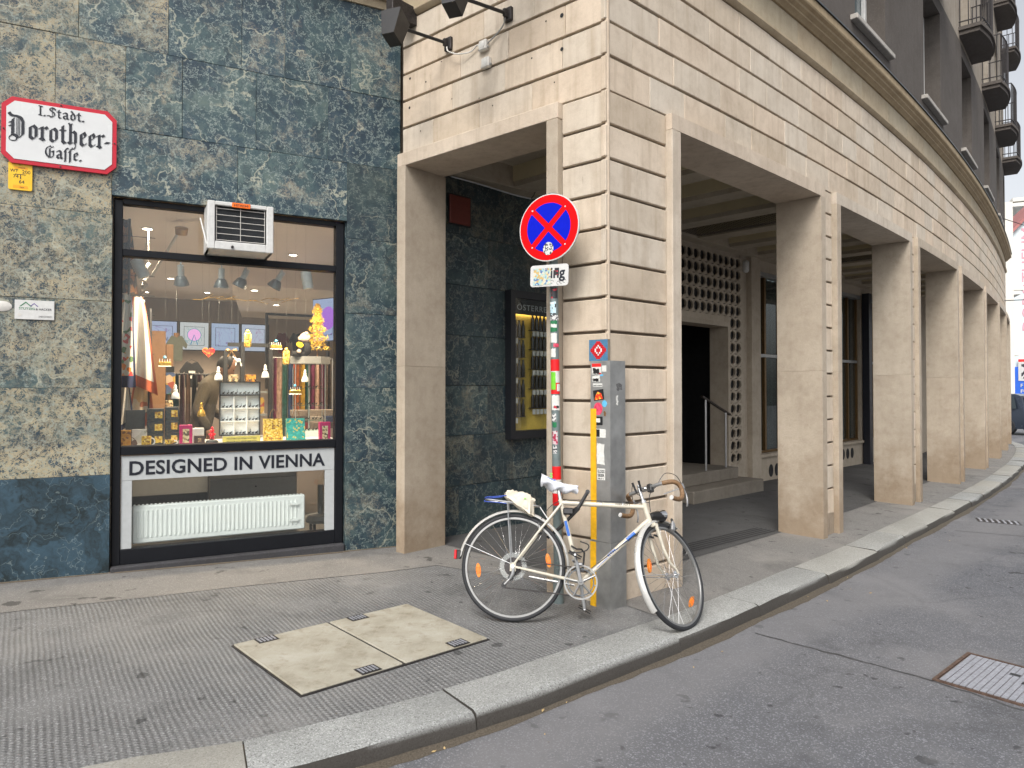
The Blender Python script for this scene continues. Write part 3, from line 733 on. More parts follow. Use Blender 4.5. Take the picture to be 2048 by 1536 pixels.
GL = {
 'o': (.78, [[(.20, .84), (.20, .16), (.40, .03)], [(.20, .80), (.40, .97), (.60, .80), (.60, .22), (.40, .03)]]),
 'r': (.64, [[(.06, .84), (.24, .93), (.24, .13), (.36, .03)], [(.10, .16), (.24, .13)], [(.28, .80), (.48, .97), (.58, .86)]]),
 't': (.56, [[(.25, 1.22), (.25, .16), (.40, .02)], [.6, (.04, .92), (.46, .92)], [.3, (.40, .02), (.52, .12)]]),
 'h': (.80, [[(.24, 1.42), (.24, .10)], [.5, (.10, 1.48), (.24, 1.36)], [.5, (.24, 1.36), (.38, 1.48)], [(.10, .18), (.24, .06), (.36, .10)], [(.26, .76), (.44, .95), (.60, .82), (.60, .12)], [.28] + cv([(.60, .12), (.58, -.15), (.46, -.30), (.36, -.20)])]),
 'e': (.64, [[(.20, .82), (.20, .16), (.36, .03), (.52, .18)], [(.20, .80), (.40, .97), (.52, .76)], [.75, (.52, .74), (.40, .58), (.24, .50)]]),
 'a': (.76, [[(.14, .84), (.36, .97), (.54, .84), (.54, .14), (.68, .04)], [(.54, .56), (.18, .40), (.18, .16), (.34, .02), (.54, .18)]]),
 'd': (.74, [[(.20, .78), (.20, .16), (.40, .03), (.58, .22), (.58, .72), (.42, 1.00), (.20, 1.34)], [(.20, .78), (.40, .93), (.58, .76)]]),
 'f': (.46, [[(.22, 1.16), (.22, .05), (.20, -.25)], [.8] + cv([(.22, 1.12), (.34, 1.36), (.50, 1.34)], 4), [.5, (.08, .92), (.24, .94)]]),
 'D': (1.28, [[.9] + cv([(.05, 1.62), (.22, 1.46), (.58, 1.44), (.86, 1.34), (.98, 1.10)], 5), [(.98, 1.12), (.98, .24)], [.9] + cv([(.98, .26), (.80, .06), (.55, -.08)], 4),
            [.85] + cv([(.42, 1.30), (.30, 1.18), (.30, 1.05)], 3), [(.30, 1.06), (.30, .22)], [.9] + cv([(.10, .0), (.30, .16), (.52, .10), (.66, -.04)], 4),
            [.2] + cv([(.10, .0), (.06, -.16), (.26, -.26), (.52, -.20), (.60, -.06)], 4), [.12, (.56, 1.30), (.56, .16)], [.12, (.66, 1.30), (.66, .14)], [.12, (.76, 1.28), (.76, .14)],
            [.7, (.08, .98), (.24, 1.02)], [.7, (.08, .74), (.24, .78)]]),
 'I': (.52, [[(.26, 1.42), (.26, .10)], [.7, (.08, 1.44), (.46, 1.36)], [.7, (.08, .12), (.44, .04)]]),
 'S': (1.02, [[.8] + cv([(.92, 1.20), (.74, 1.38), (.50, 1.40), (.34, 1.18), (.46, .98), (.76, .70), (.84, .44), (.66, .14), (.40, .02)], 4), [.55] + cv([(.04, .12), (.22, .20), (.42, .10), (.60, .02)], 4), [.12, (.50, 1.22), (.72, 1.22)], [.16, (.60, 1.34), (.60, .24)], [.4, (.86, 1.06), (.98, 1.22)]]),
 'G': (1.12, [[.8] + cv([(.60, 1.40), (.30, 1.16), (.18, .74), (.26, .30), (.52, .04)], 4), [.7] + cv([(.44, .04), (.74, .06), (.92, .30), (.92, .66)], 4), [(.92, .66), (.92, .84), (.74, .76)], [.55] + cv([(.60, 1.40), (.76, 1.24), (.96, 1.38)], 3), [.14, (.50, 1.10), (.50, .22)], [.5, (.60, 1.14), (.60, .20)]]),
 '.': (.34, [[(.10, .10), (.20, .02)], [(.12, .06), (.22, .10)]]),
 '-': (.44, [[.9, (.05, .46), (.33, .46)]]),
}
def fraktur(mb, word, ox, oz, sc, y, w=.27, sx=1.0, track=0.0, width=None):
    tot = sum(GL[c][0] + track for c in word) * sc
    k = sx if width is None else width / tot
    x = ox
    for c in word:
        pen(mb, GL[c][1], x, oz, sc, w, y, sx=k); x += (GL[c][0] + track) * sc * k
    return x
sg = thing('street_sign', 'white enamel street name sign with red border and black blackletter lettering', 'street sign', FA @ T3(-.725, -.045, 3.17))
def octo(x0, z0, x1, z1, c): return [(x0 + c, z0), (x1 - c, z0), (x1, z0 + c), (x1, z1 - c), (x1 - c, z1), (x0 + c, z1), (x0, z1 - c), (x0, z0 + c)]
obj('border', MB().prism(octo(0, 0, .735, .488, .062), .0, .024), M['enamel_red'], sg)
pl = obj('plate', MB().prism(octo(.030, .030, .705, .458, .050), -.004, .004), M['enamel_white'], sg)
mb = MB(); fraktur(mb, 'I.Stadt.', .222, .376, .050, -.0035, .25, width=.30); obj('lettering', mb, M['ink'], sg)
mb = MB(); fraktur(mb, 'Dorotheer-', .042, .190, .108, -.0035, .225, width=.652); obj('lettering', mb, M['ink'], sg)
mb = MB(); fraktur(mb, 'Gaffe.', .262, .072, .062, -.0035, .25, width=.245); obj('lettering', mb, M['ink'], sg)
for (x, z) in ((.367, .012), (.367, .476), (.014, .244), (.721, .244)): obj('screw', MB().lathe([(.006, 0), (.006, .003), (1e-6, .005)], 8, T3(x, -.003, z) @ RX(90)), M['iron'], sg)
# yellow hydrant plate
yp = thing('hydrant_plate', 'small yellow water hydrant plate under the street name sign', 'plate', FA @ T3(-.682, -.026, 2.978))
def rr(x0, z0, x1, z1, c, n=4):
    o = []
    for (cx, cz, a0) in ((x1 - c, z0 + c, -90), (x1 - c, z1 - c, 0), (x0 + c, z1 - c, 90), (x0 + c, z0 + c, 180)):
        for i in range(n + 1): a = R(a0 + 90 * i / n); o.append((cx + c * cos(a), cz + c * sin(a)))
    return o
obj('plate', MB().prism(rr(0, 0, .147, .205, .012), 0, .012), M['yellow'], yp, smooth=30)
obj('strip', MB().prism(rr(.03, .012, .12, .034, .002), -.0008, .001), M['amber'], yp); obj('strip', MB().prism(rr(.035, .156, .12, .172, .002), -.0008, .001), M['amber'], yp)
for (s_, x, z, h, b) in (('WT', .010, .130, .021, .01), ('200', .085, .125, .024, .0), ('74', .030, .088, .024, .0), ('64', .066, .050, .024, .0)):
    obj('lettering', moved(text_mesh(s_, None, h, .0012, b), T3(x, 0, z)), M['ink'], yp)
obj('line', MB().box(.042, -.0012, .113, .108, 0, .1175).box(.072, -.0013, .082, .078, 0, .1128), M['ink'], yp)
for (s_, x, z, h) in (('Gas', .062, .182, .007), ('300/2700', .060, .161, .008), ('Wasser', .068, .018, .007)): obj('lettering', moved(text_mesh(s_, None, h, .001, .0), T3(x, -.0009, z)), M['ink'], yp)
# white company plate
wp = thing('company_plate', 'small white company plate with green and purple roof mark on the marble', 'plate', FA @ T3(-.634, -.022, 2.024))
obj('plate', MB().box(0, 0, 0, .247, .008, .143, .002), M['white'], wp)
def chev(x, z, w, h, t): return MB().prism([(x, z), (x + t, z), (x + w / 2, z + h - t * .9), (x + w - t, z), (x + w, z), (x + w / 2, z + h)], -.0012, 0)
obj('mark', chev(.028, .095, .08, .036, .010), M['dark_green'], wp); obj('mark', chev(.092, .097, .055, .026, .008), plain('purple_print', (.08, .03, .25), .4), wp)
obj('lettering', moved(text_mesh('STUTZIG', .098, .016, .001, .01), T3(.026, 0, .072)), M['dark_green'], wp)
obj('lettering', moved(text_mesh('& HACKER', .10, .016, .001, .01), T3(.130, 0, .070)), M['ink'], wp)
obj('seal', MB().lathe([(.012, 0), (.012, .0015), (1e-6, .0015)], 16, T3(.030, 0, .034) @ RX(90)), M['off_white'], wp)
for z in (.018, .026): obj('lettering', moved(text_mesh('info@hausverwaltung.at', .085, .005, .0008), T3(.148, 0, z)), M['ink'], wp)
# filler patch left of it
mb = MB().lathe([(.001, -.006), (.05, -.004), (.062, 0)], 18, FA @ T3(-.712, -.014, 2.115) @ RX(90) @ RX(180), sx=1, sy=.62)
obj('filler_patch', mb, M['off_white'], None, smooth=60, label='lumpy white filler patch on the marble beside the company plate', cat='patch')
# ------------------------------------------------------------------ curved limestone arcade building
arcb = thing('arcade_building', 'curved limestone corner building with street arcade and grey rendered upper storeys', 'building', T3(X0, Y0, 0))
HO, FT, PC, REC, GRV = 3.512, 3.632, .2455, .055, .021
S1, BAY, OPW = .8776, 3.178, 2.626
def curved(mb, s0, s1, prof, n=None, cap=True):
    """sweep a closed profile [(inn, z)...] along the street front"""
    n = n or max(1, int((s1 - s0) / .35 + .5)); L = len(prof)
    ar = sum(prof[i][0] * prof[(i + 1) % L][1] - prof[(i + 1) % L][0] * prof[i][1] for i in range(L))
    if ar > 0: prof = prof[::-1]
    vs = []
    for i in range(n + 1):
        s = s0 + (s1 - s0) * i / n; x, y, h = arc(s)
        vs += [(x - a * sin(h), y + a * cos(h), z) for a, z in prof]
    fs = [(i * L + k, i * L + (k + 1) % L, (i + 1) * L + (k + 1) % L, (i + 1) * L + k) for i in range(n) for k in range(L)]
    if cap: fs += [tuple(range(L))[::-1], tuple(n * L + k for k in range(L))]
    return mb.add(vs, fs)
def rect(a, b, z0, z1): return [(a, z0), (b, z0), (b, z1), (a, z1)]
def cblock(mb, s0, s1, y0, y1, z0, z1, ch=.004):       # chamfered straight block on the street front
    x, y, h = arc((s0 + s1) / 2); xa, ya, _ = arc(s0); xb, yb, _ = arc(s1)
    l = math.dist((xa, ya), (xb, yb)) / 2; m = Matrix.Translation(((xa + xb) / 2, (ya + yb) / 2, 0)) @ Matrix.Rotation(atan2(yb - ya, xb - xa), 4, 'Z')
    return mb.box(-l, y0, z0, l, y1, z1, ch, m)
rb_ = random.Random(21)
nB, nC = Vector((.6561, .7547)), Vector((-.6755, .7373))
def corner(off):
    d = nB.x * nC.y - nB.y * nC.x
    return (X0 + (off * nC.y - nB.y * off) / d, Y0 + (nB.x * off - off * nC.x) / d)
def fb(x, y): p = FB @ Vector((x, y, 0)); return (p.x, p.y)
def plan(mb, poly, z0, z1):
    n = len(poly); ar = sum(poly[i][0] * poly[(i + 1) % n][1] - poly[(i + 1) % n][0] * poly[i][1] for i in range(n))
    if ar < 0: poly = poly[::-1]
    return mb.add([(x, y, z0) for x, y in poly] + [(x, y, z1) for x, y in poly], [tuple(range(n))[::-1], tuple(range(n, 2 * n))] + [(i, (i + 1) % n, n + (i + 1) % n, n + i) for i in range(n)])
ZB = -.25
# corner pier
cp = MB(); plan(cp, [fb(-.50, .083), corner(.083), Cw(.80, .083, 0)[:2], Cw(.80, .44, 0)[:2], corner(.44), fb(-.50, .44)], ZB, FT - .001)
cpier = obj('corner_pier', cp, M['core'], arcb, world=True)
zj = [FT - PC * k for k in range(0, 16)]
cB = FB.inverted() @ Vector((*corner(REC), 0)); xcB = cB.x
for k in range(15):
    z1, z0 = zj[k] - GRV * .5, zj[k + 1] + GRV * .5
    if z1 < .05: continue
    if z0 < .12: z0 = ZB
    d = rb_.uniform(-.0015, .0015)
    obj('stone_block', MB().box(-.449, REC + d, z0, xcB - .022, .1, z1, .005, FB), M['stone'], cpier, world=True)
    obj('stone_block', cblock(MB(), .026, .7560, REC - d, .1, z0, z1, .005), M['stone'], cpier, world=True)
cx, cy = corner(REC + .012)
obj('corner_bead', MB().tube([(cx, cy, ZB), (cx, cy, 5.0)], .018, 10), M['stone'], cpier, world=True, smooth=True)
obj('frame_post', MB().box(-.56, 0, ZB, -.452, .48, HO, .006, FB), M['pier'], cpier, world=True)
obj('frame_post', cblock(MB(), S1 - .12, S1, 0, .48, ZB, HO, .006), M['frame_stone'], cpier, world=True)
# left pier against the marble building
for (q0, q1) in ((ZB, 1.7096), (1.7104, HO)): obj('frame_post', MB().box(-2.275, 0, q0, -2.162, .50, q1, .0025, FB), M['pier'], arcb, world=True)
obj('lintel', MB().box(-2.275, .001, HO, -.450, .48, FT, .004, FB), M['frame_stone'], arcb, world=True)
# arcade piers and lintels along the street
def lintel(s0, s1): return curved(MB(), s0, s1, rect(.001, .48, HO, FT), 8)
for k in range(7):
    a = S1 + BAY * k; b = a + OPW
    obj('lintel', lintel(a - .12, b + .12), M['frame_stone'], arcb, world=True)
    e = b + (BAY - OPW)
    ZJ = 1.69
    pr = obj('pier', cblock(MB(), b + .10, e - .10, .083, .478, ZB, FT - .001, 0), M['core'], arcb, world=True)
    for (q0, q1) in ((ZB, ZJ - .0004), (ZJ + .0004, HO)):
        obj('frame_post', cblock(MB(), b, b + .119, 0, .48, q0, q1, .0025), M['pier'], pr, world=True)
        obj('frame_post', cblock(MB(), e - .119, e, 0, .48, q0, q1, .0025), M['pier'], pr, world=True)
    for j in range(15):
        z1, z0 = zj[j] - GRV * .5, zj[j + 1] + GRV * .5
        if z1 < .05: continue
        if z0 < .25: z0 = ZB
        obj('stone_block', cblock(MB(), b + .121, e - .121, REC, .1, z0, z1, .004), M['stone'], pr, world=True)
# rusticated wall over the arcade
SE = 21.0
up = MB(); curved(up, .1, SE, rect(.083, .48, FT + .001, 5.2)); obj('wall', up, M['core'], arcb, world=True)
obj('wall', plan(MB(), [fb(-2.27, .083), corner(.083), Cw(.12, .083, 0)[:2], Cw(.12, .48, 0)[:2], corner(.48), fb(-2.27, .48)], FT + .001, 5.2), M['core'], arcb, world=True)
for k in range(5):
    z0, z1 = FT + PC * k + (.0 if k == 0 else GRV * .5), FT + PC * (k + 1) - GRV * .5
    s = .026; first = True
    while s < SE - .3:
        l = rb_.choice((.46, .52, .58, .64, .7)); e = min(s + (l * (.6 if first and k % 2 else 1)), SE); first = False
        if SE - e < .3: e = SE
        obj('stone_block', cblock(MB(), s + .0016, e - .0016, REC + rb_.uniform(-.003, .003), .1, z0, z1, .0035), M['stone'], arcb, world=True)
        s = e
    x = xcB - .022; cuts = {0: [-.74, -1.30, -1.86], 1: [-.45, -1.02, -1.62], 2: [-.42, -.98, -1.52, -1.90], 3: [-.72, -1.25, -1.80], 4: [-.5, -1.1, -1.7]}[k]
    xs = [x] + cuts + [-2.262]
    for a, b in zip(xs[1:], xs):
        obj('stone_block', MB().box(a + .0012, REC + rb_.uniform(-.002, .002), z0, b - .0012, .1, z1, .0035, FB), M['stone'], arcb, world=True)
ZM = FT + 5 * PC
# drilled holes and soot marks left by old fixings on the short front
for (x, z, r) in ((-.45, 4.293, .017), (-.45, 4.039, .015), (-2.162, 4.311, .012), (-2.168, 4.046, .013), (-.60, 4.30, .007), (-.56, 4.11, .006), (-.74, 4.06, .007), (-.52, 3.81, .006), (-1.30, 3.90, .006), (-1.62, 3.98, .006), (-1.95, 4.22, .008), (-2.02, 3.80, .006), (-1.15, 3.80, .006), (-1.75, 4.34, .006)):
    obj('drill_hole', MB().lathe([(r, 0), (r * .9, .001), (1e-6, .0012)], 10, FB @ T3(x, REC - .0022, z) @ RX(90)), M['void'], arcb, world=True)
# string moulding, frieze, cornice
def both(name, prof, mat, s0=.0, s1=SE):
    """same profile on the short and the long front, mitred at the corner"""
    L = len(prof); ar = sum(prof[i][0] * prof[(i + 1) % L][1] - prof[(i + 1) % L][0] * prof[i][1] for i in range(L))
    if ar > 0: prof = prof[::-1]
    vs = []; st = [fb(-2.27, 0)] ; rows = []
    rows.append([(*fb(-2.27, a), z) for a, z in prof]); rows.append([(*corner(a), z) for a, z in prof])
    n = 60
    for i in range(1, n + 1):
        s = .35 + (s1 - .35) * i / n; rows.append([Cw(s, a, z) for a, z in prof])
    vs = [p for r in rows for p in r]
    fs = [(i * L + k, i * L + (k + 1) % L, (i + 1) * L + (k + 1) % L, (i + 1) * L + k) for i in range(len(rows) - 1) for k in range(L)]
    fs += [tuple(range(L))[::-1], tuple((len(rows) - 1) * L + k for k in range(L))]
    return obj(name, MB().add(vs, fs), mat, arcb, world=True, smooth=25)
both('moulding', [(.09, ZM), (.050, ZM), (.030, ZM + .012), (.014, ZM + .035), (.014, ZM + .055), (.045, ZM + .078), (.09, ZM + .08)], M['frieze'])
s = .3
while s < SE - .5:
    e = s + rb_.choice((.88, .95, 1.02)); obj('frieze_slab', cblock(MB(), s + .002, e - .002, .048, .1, ZM + .081, 5.192, .004), M['frieze'], arcb, world=True); s = e
both('frieze_bed', [(.052, ZM + .0805), (.052, 5.1915), (.1, 5.1915), (.1, ZM + .0805)], M['frieze'])
both('cornice', [(.12, 5.193), (.03, 5.193), (.015, 5.21), (-.012, 5.225), (-.015, 5.24), (-.05, 5.262), (-.055, 5.28), (-.085, 5.295), (-.092, 5.31), (-.092, 5.385), (-.07, 5.398), (.12, 5.43)], M['cornice'])
both('flashing', [(-.086, 5.394), (-.108, 5.388), (-.108, 5.404), (-.07, 5.418), (.03, 5.46), (.11, 5.46), (.11, 5.438), (-.068, 5.4025)], M['zinc'])
# upper storeys
WC = [5.29 + 3.1 * k for k in range(-2, 6)]; WW = 1.14; Z2, Z3 = 7.62, 7.98
def wall_storey(name, mat, zb, wz0, wz1, zt, inn, thick, ww):
    mb = MB(); s = .4; xs = []
    for c in WC:
        if c - ww / 2 > s:
            curved(mb, s, c - ww / 2, rect(inn, inn + thick, zb, zt))
        curved(mb, c - ww / 2, c + ww / 2, rect(inn, inn + thick, zb, wz0), 3); curved(mb, c - ww / 2, c + ww / 2, rect(inn, inn + thick, wz1, zt), 3)
        s = c + ww / 2
    curved(mb, s, SE, rect(inn, inn + thick, zb, zt))
    obj(name, mb, mat, arcb, world=True)
M['upper'] = stone('upper_render', (.34, .30, .25), grain=100, stain=.6, streak=1.0, gb=.4, rand=.03)
wall_storey('upper_wall', M['render'], 5.48, 5.83, 7.55, 7.76, .06, .34, WW)
wall_storey('upper_wall', M['upper'], 7.762, 8.0, 10.3, 10.9, .07, .34, 1.2)
wall_storey('upper_wall', M['upper'], 10.902, 11.1, 13.4, 15.6, .07, .34, 1.2)
M['sill_stone'] = plain('sill_stone', (.40, .375, .34), .8, vary=.15, sc=12)
M['win_dark'] = plain('upper_pane', (.10, .13, .14), .08, vary=.3, sc=2)
for c in WC[1:]:
    for (z0, z1, w, bal) in ((5.83, 7.55, WW, 0), (8.0, 10.3, 1.2, 1), (11.1, 13.4, 1.2, 1)):
        if c < 3 and bal == 0 and False: continue
        wn = obj('window', cblock(MB(), c - w / 2 + .001, c + w / 2 - .001, .33, .345, z0, z1, 0), M['win_dark'], arcb, world=True)
        fr = MB()
        for (a, b, q, r) in ((-w / 2 + .002, -w / 2 + .07, z0, z1), (w / 2 - .07, w / 2 - .002, z0, z1), (-.05, .05, z0, z1), (-w / 2 + .07, w / 2 - .07, z0 + .001, z0 + .08), (-w / 2 + .07, w / 2 - .07, z1 - .08, z1 - .001)):
            cblock(fr, c + a, c + b, .285 if abs(a) < .06 else .28, .329, q + .001, r - .001, .004)
        obj('window_frame', fr, M['white'], wn, world=True)
        if not bal:
            obj('window_sill', cblock(MB(), c - .72, c + .72, -.020, .30, z0 - .062, z0 + .001, .008), M['sill_stone'], wn, world=True)
        else:
            cb = c
            def bplan(k, out): return [Cw(cb - .80 + k, .07, 0)[:2]] + [Cw(cb + (-.80 + k) * (1 - i / 6), -(out - .10 - k) - .10 * sin(pi / 2 * i / 6), 0)[:2] for i in range(0, 7)] + [Cw(cb + (.80 - k) * i / 6, -(out - .10 - k) - .10 * cos(pi / 2 * i / 6), 0)[:2] for i in range(1, 7)] + [Cw(cb + .80 - k, .07, 0)[:2]]
            bl = obj('balcony', plan(MB(), bplan(0, .38), z0 - .065, z0), M['render'], arcb, world=True)
            obj('soffit', plan(MB(), bplan(.035, .38), z0 - .14, z0 - .0655), M['render'], bl, world=True)
            for i in range(15):
                sx_ = cb - .74 + i * .1057; p = Cw(sx_, -.27 - .07 * sin(pi * i / 14), 0)
                obj('railing_bar', MB().tube([(p[0], p[1], z0), (p[0], p[1], z0 + .98)], .009, 5), M['iron'], bl, world=True)
            for e_ in (-.76, .76):
                for t in (.05, -.08, -.2):
                    p = Cw(cb + e_, t, 0); obj('railing_bar', MB().tube([(p[0], p[1], z0), (p[0], p[1], z0 + .98)], .009, 5), M['iron'], bl, world=True)
            for h in (.10, .99):
                path = [Cw(cb - .76, .07, z0 + h)] + [Cw(cb - .74 + i * .1057, -.27 - .07 * sin(pi * i / 14), z0 + h) for i in range(15)] + [Cw(cb + .76, .07, z0 + h)]
                obj('handrail', MB().tube(path, .013, 6), M['iron'], bl, world=True)
# room behind the upper panes stays closed: rear wall of the building
bk = MB(); curved(bk, .4, SE, rect(.42, .9, 5.2, 15.6)); obj('rear_wall', bk, M['void'], arcb, world=True)
# ------------------------------------------------------------------ lamps, boxes and cable on the short front
def flood(label, x, z, tip, sz=1.0):
    f = thing('floodlight', label, 'floodlight', FB @ T3(x, REC, z))
    obj('bracket', MB().box(-.04, -.03, -.055, .04, 0, .055, .004).box(-.012, -.07, -.03, .012, -.03, .03), M['iron'], f)
    obj('arm', MB().tube([(0, -.05, 0), tip], .014, 8), M['black'], f, smooth=True)
    m = T3(*tip) @ RZ(20) @ RX(-20)
    hd = MB().add([(-.055, -.09, -.16), (.055, -.09, -.16), (.055, .05, -.16), (-.055, .05, -.16), (-.09, -.12, .06), (.09, -.12, .06), (.08, .06, .06), (-.08, .06, .06)], [(3, 2, 1, 0), (4, 5, 6, 7), (0, 1, 5, 4), (1, 2, 6, 5), (2, 3, 7, 6), (3, 0, 4, 7)], m)
    h_ = obj('head', hd, M['black_plastic'], f)
    v = MB()
    for i in range(7): v.box(-.07, -.11 + i * .024, .06, .07, -.10 + i * .024, .078, 0, m)
    obj('fin', v, M['black_plastic'], h_, kind='stuff')
    return f
flood('black floodlight on a long arm over the marble edge, lower of the two', -1.651, 4.455, (-.10, -.50, .0))
flood('black floodlight cut by the top of the picture, higher of the two', -.969, 4.462 + .01, (-.09, -.50, -.02))
for (x, z, lab) in ((-1.229, 4.305, 'grey cable junction box on the short front, upper of the two'), (-1.201, 4.155, 'grey cable junction box on the short front, lower of the two')):
    j = thing('junction_box', lab, 'junction box', FB @ T3(x, REC, z), 'junction boxes under the floodlights')
    obj('box', MB().box(-.042, -.045, -.042, .042, 0, .042, .008), M['off_white'], j, smooth=20); obj('lid', MB().lathe([(.026, 0), (.026, .002), (.022, .003), (1e-6, .003)], 16, T3(0, -.045, 0) @ RX(90)), M['pole_white'], j)
    for dx in (-.05, .05): obj('gland', MB().tube([(dx * .8, -.022, -.02), (dx * 1.1, -.022, -.025)], .010, 8), M['steel'], j)
cbm = MB().tube(catmull([(-1.63, -.0, 4.41), (-1.60, -.01, 4.36), (-1.50, -.0, 4.31), (-1.38, .03, 4.30), (-1.30, .03, 4.33), (-1.275, .03, 4.30)], 6), .006, 6)
obj('cable', cbm, M['off_white'], None, smooth=True, M=FB, label='pale sagging cable from the lower floodlight to its junction box', cat='cable')
cbm = MB().tube(catmull([(-.97, .0, 4.43), (-1.0, .02, 4.40), (-1.08, .035, 4.36), (-1.185, .03, 4.31)], 6), .006, 6)
obj('cable', cbm, M['steel'], None, smooth=True, M=FB, label='grey cable from the upper junction box to the higher floodlight', cat='cable')
sb = thing('sign_box', 'white and red sign box seen end on above the lower floodlight', 'sign box', FB @ T3(-2.16, REC - .28, 4.76))
obj('casing', MB().box(0, 0, 0, .09, .28, .16, .004), M['iron'], sb); obj('face', MB().box(-.006, .01, .045, -.0005, .27, .15), M['white'], sb); obj('face', MB().box(-.006, .01, .008, -.0005, .27, .043), M['orange'], sb)
# ------------------------------------------------------------------ inside the arcade: rear wall, ceiling
pas = thing('passage_wall', 'rear wall of the arcade passage with dark marble, pierced screen and tall windows', 'wall', FD)
def dev(x):                                # how far the curved front has come in at x along the rear wall
    best = min(((abs((arc(s)[0] - X0) * .7109 + (arc(s)[1] - Y0) * .7033 - x), s) for s in [i * .25 for i in range(0, 90)]))[1]
    ax, ay, _ = arc(best); return -(ax - X0) * .7033 + (ay - Y0) * .7109
CZ = 3.645
wl = MB(); wl.box(.0, .035, -.3, 4.22, .3, 4.4)
obj('wall', wl, M['core'], pas)
rp = random.Random(8)
rowz = [-.2, .53, 1.035, 1.54, 2.045, 2.555, 3.07, 3.70]
for r in range(7):
    xs = [.2, .72 + .2 * (r % 3), 1.34 + .15 * (r % 2), 2.1 + .1 * (r % 3), 2.9, 3.6 - .1 * (r % 2), 4.22]
    for a, b in zip(xs, xs[1:]):
        obj('marble_slab', MB().box(a + .0015, 0 + rp.uniform(-.002, .002), rowz[r] + .0015, b - .0015, .034, rowz[r + 1] - .0015, .002), M['marble_dark'], pas, color=(rp.uniform(.1, .3), rp.uniform(.5, .7), 0, 1))
# plastered part with door recess
DX0, DX1, DZ = 4.30, 6.16, 2.46
pw = MB()
pw.box(4.22, .0, -.3, DX0, .5, 3.9); pw.box(6.60, 0, -.3, 6.68, .5, 3.9); pw.box(DX0, .02, 3.58, 6.60, .5, 3.9); pw.box(DX1 + .42, .16, -.3, 6.60, .5, 3.58); pw.box(DX0, .16, DZ + .14, 6.599, .5, 3.579); pw.box(DX1 + .071, .0, .3401, DX1 + .078, .12, DZ)
pw.box(DX1 + .02, .0, -.3, 6.60, .059, .34)
obj('wall', pw, M['beige_wall'], pas)
obj('door_surround', MB().box(DX1, -.015, -.3, DX1 + .07, .30, DZ + .0695).box(DX0, -.015, DZ + .0, DX1 - .0005, .30, DZ + .07), M['beige_wall'], pas)
obj('recess', MB().box(DX0 - .6, 1.5, -.3, DX1 + .6, 1.6, 2.7).box(DX1 + .5, .501, -.3, DX1 + .6, 1.5, 2.7).box(DX0 - .6, .501, -.3, DX0 - .5, 1.5, 2.7).box(DX0 - .6, .501, 2.6, DX1 + .6, 1.5, 2.7), M['void'], pas)
sh = MB()
for i in range(26): sh.box(DX0 - .2, .80, .42 + i * .077, DX0 + 1.3, .83, .42 + i * .077 + .066, .01)
shut = obj('shutter', sh, M['wood_dark'], pas, kind='stuff')
# pierced screen blocks
def screen_cell():
    mb = MB(); w, h = .1775, .192; n = 16; vs = []; fs = []
    def ring(cx, cz, rx, rz, y): return [(cx + rx * cos(2 * pi * k / n), y, cz + rz * sin(2 * pi * k / n)) for k in range(n)]
    sq = []
    for k in range(n):
        a = 2 * pi * k / n; c_, s_ = cos(a), sin(a); t = min((w / 2 - .0005) / max(abs(c_), 1e-6), (h / 2 - .0005) / max(abs(s_), 1e-6)); sq.append((t * c_, 0, t * s_))
    rings = [sq, ring(-.006, -.004, .080, .084, .0), ring(.004, .004, .066, .068, .020), ring(.006, .006, .062, .064, .030)]
    for r_ in rings: vs += r_
    for j in range(len(rings) - 1):
        for k in range(n): l = (k + 1) % n; fs.append((j * n + k, j * n + l, (j + 1) * n + l, (j + 1) * n + k))
    mb.add(vs, fs)
    lip = [(.064 * cos(R(a)) + .004, -.004, .066 * sin(R(a)) + .004) for a in range(110, -100, -30)] + [(-.030, -.006, -.082), (-.060, -.004, -.094)]
    mb.tube(lip, [.006, .010, .013, .014, .014, .013, .012, .011, .006][:len(lip)], 6); mb.cur = 1; mb.add(rings[-1], [tuple(range(n))]); return mb  # black cap painted in for the dark depth of the hole
first = None
cells = [(4.915 + i * .1775 - .0, 3.485 - j * .192) for j in range(5) for i in range(-3, 10)] + [(4.915 + i * .1775, 3.485 - j * .192) for j in range(5, 17) for i in (8, 9)]
for (x, z) in cells:
    if first is None:
        first = obj('screen_block', screen_cell(), [M['beige_wall'], M['black']], pas, smooth=35, M=T3(x, -.005, z))
    else:
        o = first.copy(); COL.objects.link(o); o.parent = pas; o.matrix_local = T3(x, -.005, z)
obj('screen_back', MB().box(DX0, .125, DZ + .1, 6.6, .135, 3.579).box(DX1 + .08, .125, .341, 6.6, .135, DZ + .099), M['black'], pas)  # black sheet added behind the holes to make them look deep
obj('screen_border', MB().box(DX0, -.006, DZ + .0705, 6.2455, .12, 2.6205), M['beige_wall'], pas)
